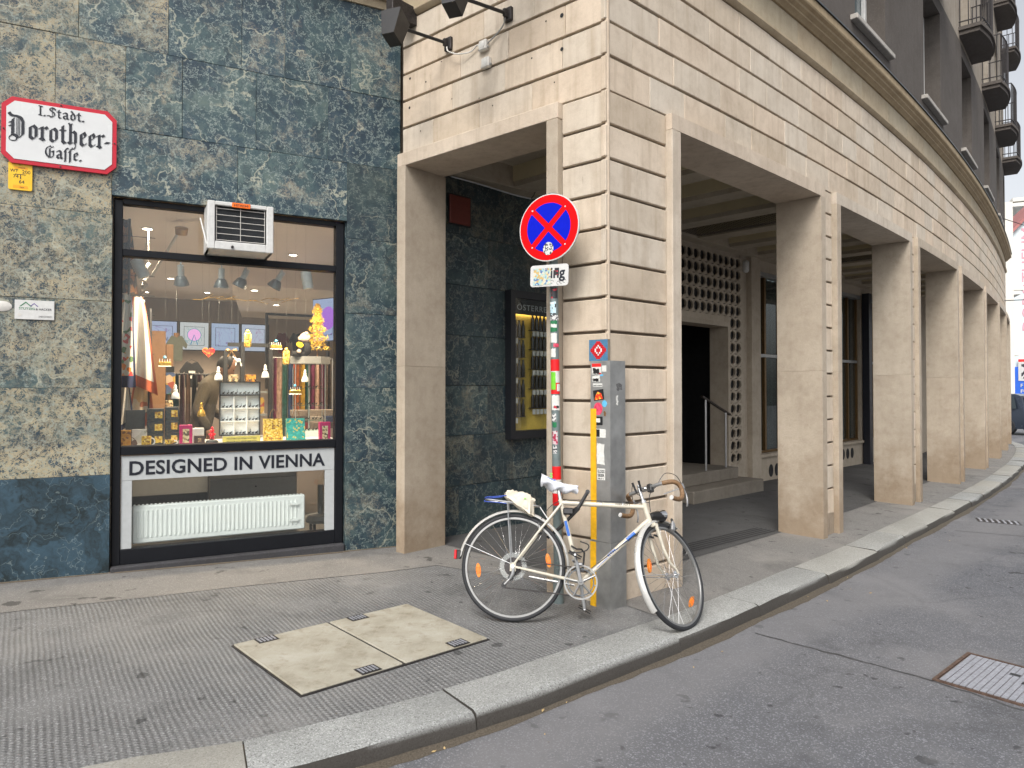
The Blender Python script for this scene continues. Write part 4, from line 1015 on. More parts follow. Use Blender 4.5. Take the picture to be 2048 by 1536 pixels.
# pilaster, windows, plinth with vents
obj('pilaster', MB().box(6.68, .02, -.3, 6.83, .4, 3.9), M['beige_wall'], pas); obj('pilaster', MB().box(6.8301, -.07, -.3, 7.14, .4, 3.9, .004), M['beige_wall'], pas)
def pwin(x0, x1, mulls):
    obj('wall', MB().box(x0 - .001, .0, -.3, x1 + .001, .35, .36).box(x0 - .001, .0, 3.45, x1 + .001, .35, 3.9), M['beige_wall'], pas)
    w = obj('window', MB().box(x0, .11, .42, x1, .116, 3.42), M['glass_dark'], pas)
    obj('window_sill', MB().box(x0, -.05, .361, x1, .2, .415, .005), M['beige_wall'], w)
    fr = MB().box(x0, .07, .416, x0 + .05, .15, 3.449, .003).box(x1 - .05, .07, .416, x1, .15, 3.449, .003).box(x0 + .05, .075, .416, x1 - .05, .15, .46, .003)
    obj('window_frame', fr, M['bronze'], w)
    for m_ in mulls: obj('mullion', MB().box(m_ - .03, .065, .46, m_ + .03, .15, 3.38, .003), M['bronze'], w)
    obj('transom', MB().box(x0 + .05, .06, 2.03, x1 - .05, .15, 2.085, .003), M['steel'], w)
    obj('blind_box', MB().box(x0, .0, 3.38, x1, .15, 3.449, .003), M['steel'], w)
    obj('curtain', MB().grid(lambda u, v: (x0 + (x1 - x0) * u, .22 + .02 * sin(u * 60), .40 + 3.0 * v), 60, 1), M['curtain'], w, smooth=True)
pwin(7.14, 8.75, (7.58, 8.2)); pwin(10.25, 11.83, (10.75, 11.3)); pwin(12.33, 14.2, (12.75, 13.4))
obj('wall', MB().box(8.751, 0, -.3, 10.249, .35, 3.9).box(11.831, 0, -.3, 12.329, .35, 3.9), M['beige_wall'], pas)
for (x, z) in ((7.62, .12), (7.84, .12), (8.06, .12), (10.8, .18), (11.04, .18), (11.28, .18), (13.0, .18), (13.24, .18)):
    obj('vent', MB().lathe([(.085, 0), (.085, .004), (.07, .006), (1e-6, .002)], 20, T3(x, -.0005, z) @ RX(90), sx=.95, sy=1.25), M['void'], pas)
# free standing dark post
po = obj('dark_post', MB().box(11.85, -.16, -.3, 12.02, -.02, 3.5, .004), plain('navy_post', (.02, .022, .032), .4), None, M=FD, label='tall dark navy post standing before the passage windows', cat='post')
# ceiling
ce = MB(); poly = [Cw(s, .40, 0)[:2] for s in [.8 + i * .5 for i in range(0, 41)]] + [tuple((FD @ Vector((x, .2, 0)))[:2]) for x in (19, 10, 5, 0)] + [fb(-2.2, .45), corner(.42)]
plan(ce, poly, 3.86, 4.0); obj('passage_ceiling', ce, M['ceiling'], None, kind='structure')
cl = thing('ceiling_beams', 'plastered cross beams under the arcade passage ceiling', 'beams', FD)
bx = [(.22, .50)] + [(1.35 + i * .92, 1.35 + i * .92 + .30) for i in range(0, 15)]
for a, b in bx:
    y1 = -(2.45 - .30) + dev((a + b) / 2)
    if a < 1.3: y1 = -.6
    bm = obj('beam', MB().box(a, y1, CZ, b, .03, 3.87, .003), M['ceiling'], cl)
    for x_, s_ in ((a, -1), (b, 1)): obj('beam_edge', MB().box(x_ - (.022 if s_ < 0 else -.0005), y1, 3.70, x_ + (.022 if s_ > 0 else -.0005), .02, 3.865), M['ceiling_pale'], bm)
obj('edge_beam', MB().box(.2, -.16, CZ - .012, 14, .034, 3.868, .003), M['ceiling'], cl)
obj('edge_beam', curved(MB(), .2, 20, rect(.36, .62, CZ - .006, 3.869)), M['ceiling'], cl, world=True)
obj('edge_beam', MB().box(-2.2, .36, CZ - .007, -.2, .75, 3.8685, 0, FB), M['ceiling'], cl, world=True)
# bird net in one bay
nt = MB(); x0, x1 = 4.30, 5.0
for i in range(15): x = x0 + (x1 - x0) * i / 14; nt.tube([(x, -.2, CZ + .02), (x, -1.75, CZ + .02)], .003, 3, caps=False)
for i in range(32): y = -.2 - i * .05; nt.tube([(x0, y, CZ + .021), (x1, y, CZ + .021)], .003, 3, caps=False)
obj('bird_net', nt, M['iron'], None, M=FD, label='dark wire bird net under the arcade ceiling', cat='bird net')
nt = MB(); x0, x1 = 8.0, 8.62
for i in range(13): x = x0 + (x1 - x0) * i / 12; nt.tube([(x, -.2, CZ + .02), (x, -1.5, CZ + .02)], .003, 3, caps=False)
for i in range(27): y = -.2 - i * .05; nt.tube([(x0, y, CZ + .021), (x1, y, CZ + .021)], .003, 3, caps=False)
obj('bird_net', nt, M['iron'], None, M=FD, label='wire bird net under the farther arcade ceiling bay', cat='bird net')
# fluorescent tube tray and red box on the dark marble
tr = thing('cable_tray', 'pale loose cable trunking under the passage ceiling by the left pier', 'trunking', FD @ T3(.58, -.04, 3.58))
obj('tray', MB().tube(catmull([(0, 0, .04), (.35, -.05, .02), (.75, -.12, -.02), (.98, -.16, -.03)], 5), .009, 8), M['steel'], tr, smooth=True); obj('wire', MB().tube([(.98, -.16, -.03), (1.04, -.15, .02), (1.10, -.12, .1)], .005, 5), M['black'], tr)
rx = thing('fire_box', 'dull red metal box high on the dark marble passage wall', 'box', FD @ T3(.58, -.03, 3.165))
obj('door', MB().box(0, 0, 0, .27, .03, .285, .006), plain('dull_red', (.13, .022, .014), .5), rx); obj('rim', MB().box(-.012, .012, -.012, .282, .028, -.001).box(-.012, .012, .286, .282, .028, .297).box(-.012, .012, -.0005, -.001, .028, .2855).box(.271, .012, -.0005, .282, .028, .2855), M['black'], rx)
# display case with bottles
dc = thing('display_case', 'dark wall display case headed OSTERREICH with rows of bottles', 'display case', FD @ T3(1.37, -.09, .965))
CW_, CH_ = 1.12, 1.60
M['case'] = plain('case_black', (.010, .011, .014), .35); M['gold_back'] = plain('gold_backing', (.62, .42, .07), .6, vary=.25, sc=5)
obj('frame', MB().box(0, 0, 0, .07, .09, CH_).box(CW_ - .07, 0, 0, CW_, .09, CH_).box(.07, 0, 0, CW_ - .07, .09, .09).box(.07, 0, CH_ - .08, CW_ - .07, .09, CH_), M['case'], dc)
obj('back', MB().box(.07, .078, .09, CW_ - .07, .088, CH_ - .08), M['gold_back'], dc)
hd = obj('header', MB().box(.07, .02, CH_ - .25, CW_ - .07, .04, CH_ - .081), M['case'], dc)
obj('lettering', moved(text_mesh('ÖSTERREICH', .66, .075, .002, .0, spacing=1.15), T3(.11, .0195, CH_ - .205)), M['steel'], hd)
obj('glass', MB().box(.07, .008, .09, CW_ - .07, .012, CH_ - .08), M['glass'], dc)
obj('light_strip', MB().box(.08, .048, CH_ - .245, CW_ - .08, .058, CH_ - .225), emit('case_light', (1, .80, .5), 7), dc)
bp = None; prof = [(.001, 0), (.020, 0), (.020, .11), (.018, .128), (.011, .145), (.010, .178), (.012, .18), (.012, .186), (1e-5, .186)]
cells = []
for j in range(5):
    for i in range(3): cells.append((1.37 + .11 + i * .06, .965 + 1.10 - j * .215, 'left column', j))
    for i in range(5): cells.append((1.37 + .38 + i * .062, .965 + 1.19 - j * .215, 'middle column', j))
for (x, z, w_, j_) in cells:
    m = FD @ T3(x, -.044, z)
    if bp is None:
        bp = obj('bottle', MB().lathe(prof, 10), plain('bottle_dark', (.012, .008, .008), .15), None, smooth=True, M=m, label='small dark bottle in a row inside the OSTERREICH display case', cat='bottle', group='bottles in the display case')
    else:
        o = bp.copy(); COL.objects.link(o); o.matrix_world = m
    else_o = bp if (x, z, w_, j_) == cells[0] else o
    _tag(else_o, 'small dark bottle on the %s shelf of the %s in the OSTERREICH case' % (('top', 'second', 'third', 'fourth', 'lowest')[j_], w_), None, 'bottles on the %s shelf, %s' % (('top', 'second', 'third', 'fourth', 'lowest')[j_], w_))
for j in range(5):
    obj('bottle_shelf', MB().box(.08, .02, 1.095 - j * .215, .25, .077, 1.10 - j * .215), M['case'], dc); obj('bottle_shelf', MB().box(.34, .02, 1.185 - j * .215, .68, .077, 1.19 - j * .215), M['case'], dc)
    for i in range(5): obj('price_tag', MB().box(.35 + i * .062, .016, 1.12 - j * .215, .395 + i * .062, .019, 1.175 - j * .215), M['off_white'], dc)
    obj('price_tag', MB().box(.09, .016, 1.03 - j * .215, .12, .019, 1.085 - j * .215), M['off_white'], dc)
# steps and handrail at the door
st = thing('door_steps', 'two worn stone steps up to the dark doorway in the passage', 'steps', FD)
M['step_stone'] = stone('step_stone', (.24, .215, .18), grain=140, stain=.6, gb=.4, rand=.03)
obj('step', MB().box(DX0, -.52, -.3, 6.28, -.0005, .15, .01), M['step_stone'], st); obj('step', MB().box(DX0, -.22, .151, DX1 - .08, .78, .32, .01), M['step_stone'], st)
hr = thing('handrail', 'slim metal handrail sloping beside the doorway steps', 'handrail', FD)
obj('rail', MB().box(-.02, -.02, 0, .84, .02, .03, .004, T3(5.21, -.12, 1.37) @ RY(19.2)), M['wood_dark'], hr)
for (x, z0, z1) in ((5.30, .31, 1.35), (5.88, .14, 1.15)): obj('post', MB().tube([(x, -.12, z0), (x, -.12, z1)], .016, 8), M['alu'], hr, smooth=True)
cm = obj('sensor_lamp', MB().box(6.66, -.08, 3.36, 6.76, .02, 3.56, .03), M['white'], None, M=FD, smooth=40, label='small white wall sensor beside the pierced screen', cat='sensor')

# passage wall carried on behind the far piers
fw_ = MB(); curved(fw_, 13.6, 21, rect(1.62, 1.95, -.6, 3.9)); obj('passage_wall_end', fw_, M['beige_wall'], None, label='far curved length of the arcade rear wall', cat='wall')
ew = MB(); cblock(ew, 20.8, 21, .48, 1.7, -.6, 3.9, 0); obj('passage_end_wall', ew, M['beige_wall'], None, label='end wall closing the arcade passage', cat='wall')
# ------------------------------------------------------------------ steel corner guard, mosaic tile, sign pole
gd = thing('corner_guard', 'tall bent steel corner guard with yellow edge and stickers on the arcade corner', 'corner guard', T3(X0, Y0, 0))
def gsec(off, z0, z1): return plan(MB(), [fb(-.150, off), corner(off), Cw(.152, off, 0)[:2], Cw(.152, .06, 0)[:2], corner(.062), fb(-.150, .06)], z0, z1)
obj('upper_plate', gsec(-.014, .452, 1.706), M['guard'], gd, world=True); obj('lower_plate', gsec(-.020, -.05, .45), M['guard'], gd, world=True)
obj('yellow_stripe', MB().box(-.1505, -.0165, .46, -.102, -.0144, 1.372, 0, FB).box(-.1505, -.0225, -.04, -.102, -.0204, .446, 0, FB), M['guard_yellow'], gd, world=True)
def rag(x0, z0, x1, z1, r, seed, n=5):
    q = random.Random(seed); o = []
    for (a, b, c, d) in ((x0, z0, x1, z0), (x1, z0, x1, z1), (x1, z1, x0, z1), (x0, z1, x0, z0)):
        for i in range(n): t = i / n; o.append((a + (c - a) * t + q.uniform(-r, r), b + (d - b) * t + q.uniform(-r, r)))
    return o
def ell(cx, cz, rx, rz, n=22): return [(cx + rx * cos(2 * pi * i / n), cz + rz * sin(2 * pi * i / n)) for i in range(n)]
M['s_red'] = plain('sticker_red', (.70, .02, .02), .4); M['s_pink'] = plain('sticker_pink', (.75, .06, .12), .45, vary=.5, sc=40); M['s_cyan'] = plain('sticker_cyan', (.12, .45, .70), .4)
M['s_brown'] = plain('sticker_brown', (.20, .10, .04), .7); M['s_white'] = plain('sticker_paper', (.66, .66, .62), .6, vary=.14, sc=60)
M['s_flame'] = print_mat('sticker_flame', [(.75, .04, .01), (.8, .25, .02), (.75, .04, .01), (.85, .5, .05)], 90)
YS = -.0147
def gst(poly, mat, y=YS, t=.0006): return obj('sticker', MB().prism(poly, y - t, y, FB), mat, gd, world=True)
gst(rr(-.138, 1.612, -.060, 1.688, .002), M['s_white']); gst(rr(-.138, 1.664, -.061, 1.6875, .002), M['s_red'], YS - .0007); gst(rag(-.13, 1.617, -.078, 1.652, .006, 3), M['black'], YS - .0007); gst(rr(-.080, 1.613, -.061, 1.622, .001), M['s_red'], YS - .0007)
gst(rr(-.055, 1.63, -.018, 1.672, .002), M['s_white']); gst(rr(-.070, 1.600, -.045, 1.611, .001), M['s_cyan']); gst(rag(-.134, 1.560, -.072, 1.603, .004, 9), M['s_white']); gst(rag(-.128, 1.563, -.080, 1.583, .004, 19), M['black'], YS - .0007)
p1 = gst(rr(-.130, 1.526, -.052, 1.548, .002), M['s_white']); obj('lettering', moved(text_mesh('petrosnake', .070, .010, .0005, .015), FB @ T3(-.127, YS - .0006, 1.531)), M['ink'], gd, world=True)
gst([(-.122, 1.425), (-.036, 1.437), (-.044, 1.510), (-.130, 1.498)], M['black']); gst([(-.116, 1.432), (-.046, 1.442), (-.060, 1.478), (-.090, 1.492), (-.108, 1.462)], M['s_flame'], YS - .0007)
gst(ell(-.087, 1.372, .036, .044), M['s_pink']); gst(ell(-.034, 1.408, .020, .024), M['s_cyan']); gst(rag(-.042, 1.322, -.024, 1.356, .004, 2), M['s_brown'])
gst(rr(-.122, 1.258, -.050, 1.318, .002), M['black']); gst(rr(-.105, 1.277, -.070, 1.305, .001), M['s_white'], YS - .0007)
gst(rr(-.118, 1.172, -.024, 1.232, .004), M['s_white']); gst(rr(-.115, 1.176, -.074, 1.228, .002), M['black'], YS - .0007)
gst(rag(-.098, .985, -.036, 1.130, .004, 5), M['s_white']); gst(rr(-.096, .878, -.030, .958, .002), M['s_white'])
for s_, z, w_ in (('GLOCKS', .928, .056), ('SEER', .901, .056), ('WIR ST C', .883, .050)): obj('lettering', moved(text_mesh(s_, w_, .020 if z > .89 else .010, .0006, .03), FB @ T3(-.091, YS - .0006, z)), M['ink'], gd, world=True)
fc = lambda s_, z: Cw(s_, -.0146, z)
g2 = MB(); mC = Matrix.Translation(Cw(.01, -.0147, 0)) @ Matrix.Rotation(.7417, 4, 'Z')
obj('sticker', MB().prism(rag(.05, 1.50, .11, 1.545, .010, 12), -.0006, 0, mC), plain('faded_ink', (.12, .12, .12), .7, vary=.6, sc=90), gd, world=True)
obj('sticker', MB().prism(rag(.04, 1.40, .062, 1.46, .006, 13), -.0006, 0, mC), M['s_white'], gd, world=True)
ts = thing('mosaic_tile', 'small blue mosaic panel with red and white square tiles above the corner guard', 'mosaic', FB @ T3(-.192, REC - .026, 1.707))
obj('backing', MB().box(0, 0, 0, .158, .026, .152), M['mortar'], ts)
M['t_blue'] = plain('tile_blue', (.075, .20, .34), .25); M['t_red'] = plain('tile_red', (.55, .012, .02), .25); M['t_white'] = plain('tile_white', (.75, .75, .75), .25)
for nm, mt, sel in (('blue_tile', M['t_blue'], 0), ('red_tile', M['t_red'], 1), ('white_tile', M['t_white'], 2)):
    mb = MB()
    for i in range(13):
        for j in range(12):
            d = abs(i - 6) + abs(j - 5.5); k = 0 if (d > 6 or i in (0, 12) or j in (0, 11)) else (2 if d in (2.5,) else 1)
            if k == sel: mb.box(.001 + i * .01205, -.003, .001 + j * .0125, .0122 + i * .01205, 0, .0127 + j * .0125)
    obj(nm, mb, mt, ts, kind='stuff')
# ---- no-stopping sign on its pole
PB_, PT_ = Vector((.329, 5.03, -.02)), Vector((.288, 5.035, 2.92))
pl_ = thing('sign_pole', 'grey steel sign pole with red bands and weathered stickers beside the arcade corner', 'sign pole', T3(.329, 5.03, 0))
def pp(z): return PB_ + (PT_ - PB_) * ((z + .02) / 2.94)
PR = .031
def band(name, z0, z1, mat, r): return obj(name, MB().tube([pp(z0), pp(z1)], r, 20), mat, pl_, world=True, smooth=True)
band('pole', -.02, 2.90, M['pole_grey'], PR)
for z0, z1, m_ in ((1.637, 1.719, 'pole_red'), (1.554, 1.636, 'pole_white'), (1.474, 1.553, 'pole_red'), (.872, .964, 'pole_red'), (.776, .871, 'pole_white'), (.690, .775, 'pole_red')): band('colour_band', z0, z1, M[m_], PR + .0008)
band('base_sleeve', -.02, .20, M['pole_grey'], PR + .006)
def wrap(z0, z1, a0, a1, mat, seed=0, lift=.0018, name='sticker'):
    """sticker wrapped round the pole; angles from -y, positive to the right"""
    q = random.Random(seed); mb = MB(); n = 8; vs = []
    for j in (0, 1):
        for i in range(n + 1):
            a = R(a0 + (a1 - a0) * i / n); z = (z0, z1)[j] + q.uniform(-.003, .003); c = pp(z); r = PR + lift
            vs.append((c.x + r * sin(a), c.y - r * cos(a), z))
    mb.add(vs, [(i, i + 1, n + 2 + i, n + 1 + i) for i in range(n)]); return obj(name, mb, mat, pl_, world=True, smooth=True)
M['s_dark'] = print_mat('sticker_dark', [(.02, .02, .025), (.5, .03, .05), (.02, .02, .025), (.03, .03, .03)], 70); M['s_sky'] = print_mat('sticker_sky', [(.45, .62, .68), (.7, .7, .66), (.03, .03, .03), (.5, .65, .7)], 70)
M['s_bw'] = print_mat('sticker_bw', [(.6, .6, .58), (.05, .05, .06), (.62, .62, .6)], 110); M['s_maroon'] = print_mat('sticker_maroon', [(.55, .5, .5), (.35, .02, .06), (.6, .3, .35)], 80)
wrap(2.15, 2.225, -50, 45, M['s_dark'], 1); wrap(2.035, 2.125, -65, 20, M['s_sky'], 2); wrap(1.995, 2.032, -60, 60, M['s_bw'], 3)
sgn = wrap(1.915, 1.992, -62, 30, M['dark_green'], 4); wrap(1.945, 1.968, -55, 25, M['s_white'], 44, .0024)
wrap(1.835, 1.905, -62, 25, M['s_white'], 5); wrap(1.805, 1.83, -20, 55, M['s_pink'], 6); wrap(1.735, 1.795, -62, 5, M['s_white'], 7)
wrap(1.505, 1.63, -66, 0, plain('sticker_lime', (.16, .55, .03), .4), 8, .0026); wrap(1.495, 1.545, 15, 70, M['s_white'], 9, .0028); wrap(1.36, 1.465, -60, 55, M['s_white'], 10, .002); wrap(1.372, 1.392, -30, 40, M['s_dark'], 20, .0026)
wrap(1.28, 1.335, -55, 0, M['s_bw'], 11); wrap(1.24, 1.275, -50, 5, M['dark_green'], 12); wrap(1.12, 1.215, -55, 15, M['s_maroon'], 13); wrap(1.055, 1.11, -50, 5, M['s_bw'], 14)
SF = T3(.262, 4.985, 2.646) @ RZ(-32) @ RX(-1)
ns = thing('no_stopping_sign', 'round blue and red no stopping sign with crossed bars at the pole top', 'road sign', SF)
disc = lambda r, y0, y1, n=56: MB().lathe([(1e-6, 0), (r, 0), (r, y0 - y1), (1e-6, y0 - y1)][0:4], n, T3(0, y0, 0) @ RX(90))
obj('rim', MB().lathe([(.2385, 0), (.2385, .014), (1e-6, .014)], 56, T3(0, .006, 0) @ RX(90)), M['white'], ns)
obj('red_face', MB().lathe([(.231, 0), (.231, .002), (1e-6, .002)], 56, T3(0, -.0081, 0) @ RX(90)), M['sign_red'], ns)
bw = .0205; rI = .174
mb = MB()
for q in range(4):                           # the four blue fields between the bars
    a0 = R(45 + 90 * q); off = math.asin(bw / rI)
    pts = [(rI * cos(a0 + off + (pi / 2 - 2 * off) * i / 14), rI * sin(a0 + off + (pi / 2 - 2 * off) * i / 14)) for i in range(15)]
    t = bw * sqrt(2); am = a0 + pi / 4; pts.append((t * cos(am), t * sin(am)))
    mb.prism(pts, -.0112, -.0102)
obj('blue_field', mb, M['sign_blue'], ns)
for q in range(4):
    a = R(45 + 90 * q); obj('rivet', MB().lathe([(.006, 0), (.005, .0015), (1e-6, .002)], 10, T3(.186 * cos(a), -.0102, .186 * sin(a)) @ RX(90)), M['white'], ns)
st_ = obj('sticker', MB().prism(ell(.0, -.150, .042, .046), -.0121, -.0113), M['s_bw'], ns)
obj('clamp', MB().box(-.03, .007, -.06, .03, .045, -.02).box(-.03, .007, .04, .03, .045, .08), M['steel'], ns)
ap = thing('supplementary_plate', 'small white supplementary plate with scribbles and a picture sticker below the round sign', 'sign plate', T3(.262, 4.985, 2.308) @ RZ(-32) @ RY(1.5))
obj('plate', MB().prism(rr(-.152, -.076, .152, .076, .022), -.003, .004), M['white'], ap, smooth=25)
obj('lettering', moved(text_mesh('ing', .115, .072, .001, .025), T3(.012, -.0032, -.018)), M['ink'], ap)
M['postcard'] = print_mat('postcard_print', [(.35, .55, .56), (.62, .55, .38), (.12, .20, .38), (.55, .38, .14), (.4, .55, .5), (.65, .6, .5)], 75)
obj('sticker', MB().prism(rag(-.125, -.065, .015, .052, .002, 31), -.0052, -.0046), M['postcard'], ap); obj('sticker', MB().prism(rr(.045, .0, .080, .05, .001), -.0052, -.0046), M['s_dark'], ap)
sc_ = MB()
for (x, z) in ((.025, -.045), (.075, -.055), (.10, -.05), (.125, -.045)): sc_.tube([(x + .012 * cos(t), -.0040, z + .012 * sin(t)) for t in [i * .7 for i in range(8)]], .0012, 4)
obj('scribble', sc_, M['ink'], ap, kind='stuff')
obj('clamp', MB().box(-.03, .005, -.03, .03, .045, .02), M['steel'], ap)
# ------------------------------------------------------------------ bicycle leaning at the corner
BM = T3(-.006, 4.585, gz(-.006, 4.585) + .002) @ RZ(-5) @ RX(-15.5) @ RY(1.3)
bike = thing('bicycle', 'cream road bicycle with drop handlebars leaning at the arcade corner', 'bicycle', BM)
WR = .343
HUB, BB, SL, HT, HBm = Vector((0, 0, WR)), Vector((.44, 0, .265)), Vector((.30, 0, .770)), Vector((.85, 0, .772)), Vector((.885, 0, .660))
AX = (HT - HBm).normalized()
CR = HBm - AX * .022
FH = Vector((1.045, 0, .343 - .004))
ST = T3(*HBm) @ Matrix.Rotation(R(50), 4, AX) @ T3(*(-HBm))
def bt(mb, a, b, r, r2=None, n=12, m=None): return mb.tube([a, b], [r, r2 or r], n, m=m)
fm = MB()
bt(fm, SL, HT - AX * .012, .0155); bt(fm, HBm + AX * .02, BB, .0175); bt(fm, SL + Vector((-.006, 0, .02)), BB, .0145); bt(fm, HT + AX * .018, HBm - AX * .008, .0178)
for s_ in (-1, 1):
    fm.tube([SL + Vector((0, s_ * .016, -.012)), Vector((.15, s_ * .045, .56)), Vector((.005, s_ * .062, WR + .012))], [.0085, .0085, .007], 10)
    fm.tube([BB + Vector((0, s_ * .03, 0)), Vector((.30, s_ * .048, .29)), Vector((.0, s_ * .062, WR))], [.0115, .0105, .008], 10)
    fm.box(-.018, s_ * .062 - .003, WR - .03, .02, s_ * .062 + .003, WR + .025)
fm.lathe([(.021, -.035), (.021, .035)], 14, T3(*BB) @ RX(90))
fr_ = obj('frame', fm, M['cream_paint'], bike, smooth=True)
# decals
dt = (HBm + AX * .02 - BB); dl = dt.length; dd = dt.normalized()
def decal(name, t0, t1, a0, a1, mat, P0=BB, D=dd, r=.0181):
    side = Vector((0, -1, 0)); upv = D.cross(Vector((0, 1, 0))).normalized(); upv = upv if upv.z > 0 else -upv; mb = MB(); vs = []
    for t in (t0, t1):
        for i in range(5):
            a = R(a0 + (a1 - a0) * i / 4); vs.append(P0 + D * t + (side * cos(a) + upv * sin(a)) * r)
    mb.add(vs, [(i, i + 1, 6 + i, 5 + i) for i in range(4)]); return obj(name, mb, mat, fr_, smooth=True)
decal('blue_decal', .405, .475, -40, 40, M['blue']); decal('blue_decal', .31, .40, -10, 2, M['blue']); decal('blue_decal', .14, .235, -6, 4, M['blue'])
sd_ = (SL - BB).normalized(); decal('blue_decal', .30, .40, -45, 30, M['blue'], BB, sd_, .0152)
ang = -math.degrees(atan2(dd.z, dd.x))
obj('lettering', moved(text_mesh('KTM', .062, .017, .0006, .02), T3(*(BB + dd * .245 + Vector((0, -.0180, -.003)))) @ RY(ang)), M['blue'], fr_)
obj('lettering', moved(text_mesh('FORMULA S', .095, .010, .0005, .0), T3(.66, -.0158, .766)), M['ink'], fr_)
M['rim'] = plain('alloy_rim', (.27, .27, .265), .42, .7, .06, 40)
def wheel(center, m, rear):
    w = obj('wheel', MB().tube([(center.x + (WR - .0155) * cos(2 * pi * i / 56), center.y, center.z + (WR - .0155) * sin(2 * pi * i / 56)) for i in range(56)], .0155, 10, True, m=m), M['rubber'], bike, smooth=True)
    C_ = (m or Matrix()) @ T3(*center) @ RX(90)
    prof = [(.303, -.009), (.305, -.0115), (.318, -.0115), (.318, -.0085), (.313, -.006), (.313, .006), (.318, .0085), (.318, .0115), (.305, .0115), (.303, .009), (.3025, 0), (.303, -.009)]
    obj('rim', MB().lathe(prof, 56, C_), M['rim'], w, smooth=True)
    obj('hub', MB().lathe([(.008, -.055), (.008, -.036), (.024, -.035), (.024, -.031), (.013, -.026), (.013, .026), (.024, .031), (.024, .035), (.008, .036), (.008, .055)], 16, C_), M['chrome'], w, smooth=True)
    sp = MB()
    for i in range(36):
        sd2 = -1 if i % 2 else 1; a = 2 * pi * i / 36; tw = (1 if (i // 2) % 2 else -1) * R(62)
        p = Vector((.021 * cos(a + tw), sd2 * .033, .021 * sin(a + tw))); q = Vector((.304 * cos(a), 0, .304 * sin(a)))
        sp.tube([center + p, center + q], .0011, 4, caps=False, m=m)
    obj('spokes', sp, M['chrome'], w)
    for a in ((188, 12) if rear else (173, -38)):
        T = (m or Matrix()) @ T3(*center) @ RY(-a) @ T3(.232, 0, 0)
        obj('reflector', MB().box(-.016, -.009, -.024, .016, .009, .024, .006, T), M['orange'], w)
        obj('reflector_body', MB().prism(ell(0, 0, .017, .046, 14), -.006, .006, T), M['amber_clear'], w)
    return w
rw = wheel(HUB, None, True); fw = wheel(FH, ST, False)
M['mudguard'] = plain('polished_mudguard', (.66, .65, .62), .30, .45, .06, 20)
def guardm(center, a0, a1, m, name):
    n = 34; k = 7
    def fn(u, v):
        a = R(a0 + (a1 - a0) * v); t = -1 + 2 * u; y = .0235 * sin(t * 1.25) / sin(1.25); r = WR + .002 + .024 * cos(t * 1.30)
        return (center.x + r * cos(a), y, center.z + r * sin(a))
    g_ = MB().grid(fn, k, n, m=m); return obj(name, g_, M['mudguard'], bike, smooth=True)
rmg = guardm(HUB, 172, -8, None, 'rear_mudguard'); fmg = guardm(FH, 226, 66, ST, 'front_mudguard')
for s_ in (-1, 1):
    obj('stay', MB().tube([(.0, s_ * .060, WR + .012), (-.33, s_ * .027, WR + .135)], .0026, 6), M['chrome'], rmg); obj('stay', MB().tube([FH + Vector((0, s_ * .058, 0)), FH + Vector((-.12, s_ * .045, -.02)), FH + Vector((-.345, s_ * .026, -.055))], .0026, 6, m=ST), M['chrome'], fmg)
rl_ = obj('rear_light', MB().box(-.395, -.025, .375, -.378, .025, .435, .004), M['red_lens'], bike); obj('housing', MB().box(-.378, -.022, .378, -.350, .022, .432, .004), M['black_plastic'], rl_)
# fork, head
fk = MB()
fk.box(-.02, -.048, -.014, .02, .048, .012, .006, ST @ T3(*CR))
for s_ in (-1, 1):
    a = CR + Vector((0, s_ * .040, 0)); dv = -AX
    fk.tube([ST @ p for p in (a, a + dv * .16, a + dv * .25 + Vector((.012, s_ * .006, 0)), FH + Vector((-.018, s_ * .052, .03)), FH + Vector((0, s_ * .054, 0)))], [.0125, .0105, .009, .0075, .0065], 10)
obj('fork', fk, M['cream_paint'], bike, smooth=True)
obj('headset', MB().tube([HT + AX * .016, HT + AX * .032], .020, 14).tube([HBm - AX * .006, HBm - AX * .016], .020, 14), M['chrome'], bike, smooth=True)
SB = HT + AX * .118; CL = SB + Vector((.075, 0, .012))
obj('stem', MB().tube([HT + AX * .03, SB], .011, 12, m=ST).tube([SB, CL], .012, 12, m=ST).lathe([(.019, -.022), (.019, .022)], 14, ST @ T3(*CL) @ RX(90)), M['chrome'], bike, smooth=True)
hbp = [(0, 0, 0), (0, .10, 0), (.012, .155, .0), (.055, .192, .004), (.095, .203, -.012), (.112, .206, -.048), (.098, .208, -.094), (.055, .21, -.122), (-.03, .212, -.130)]
hbar = None
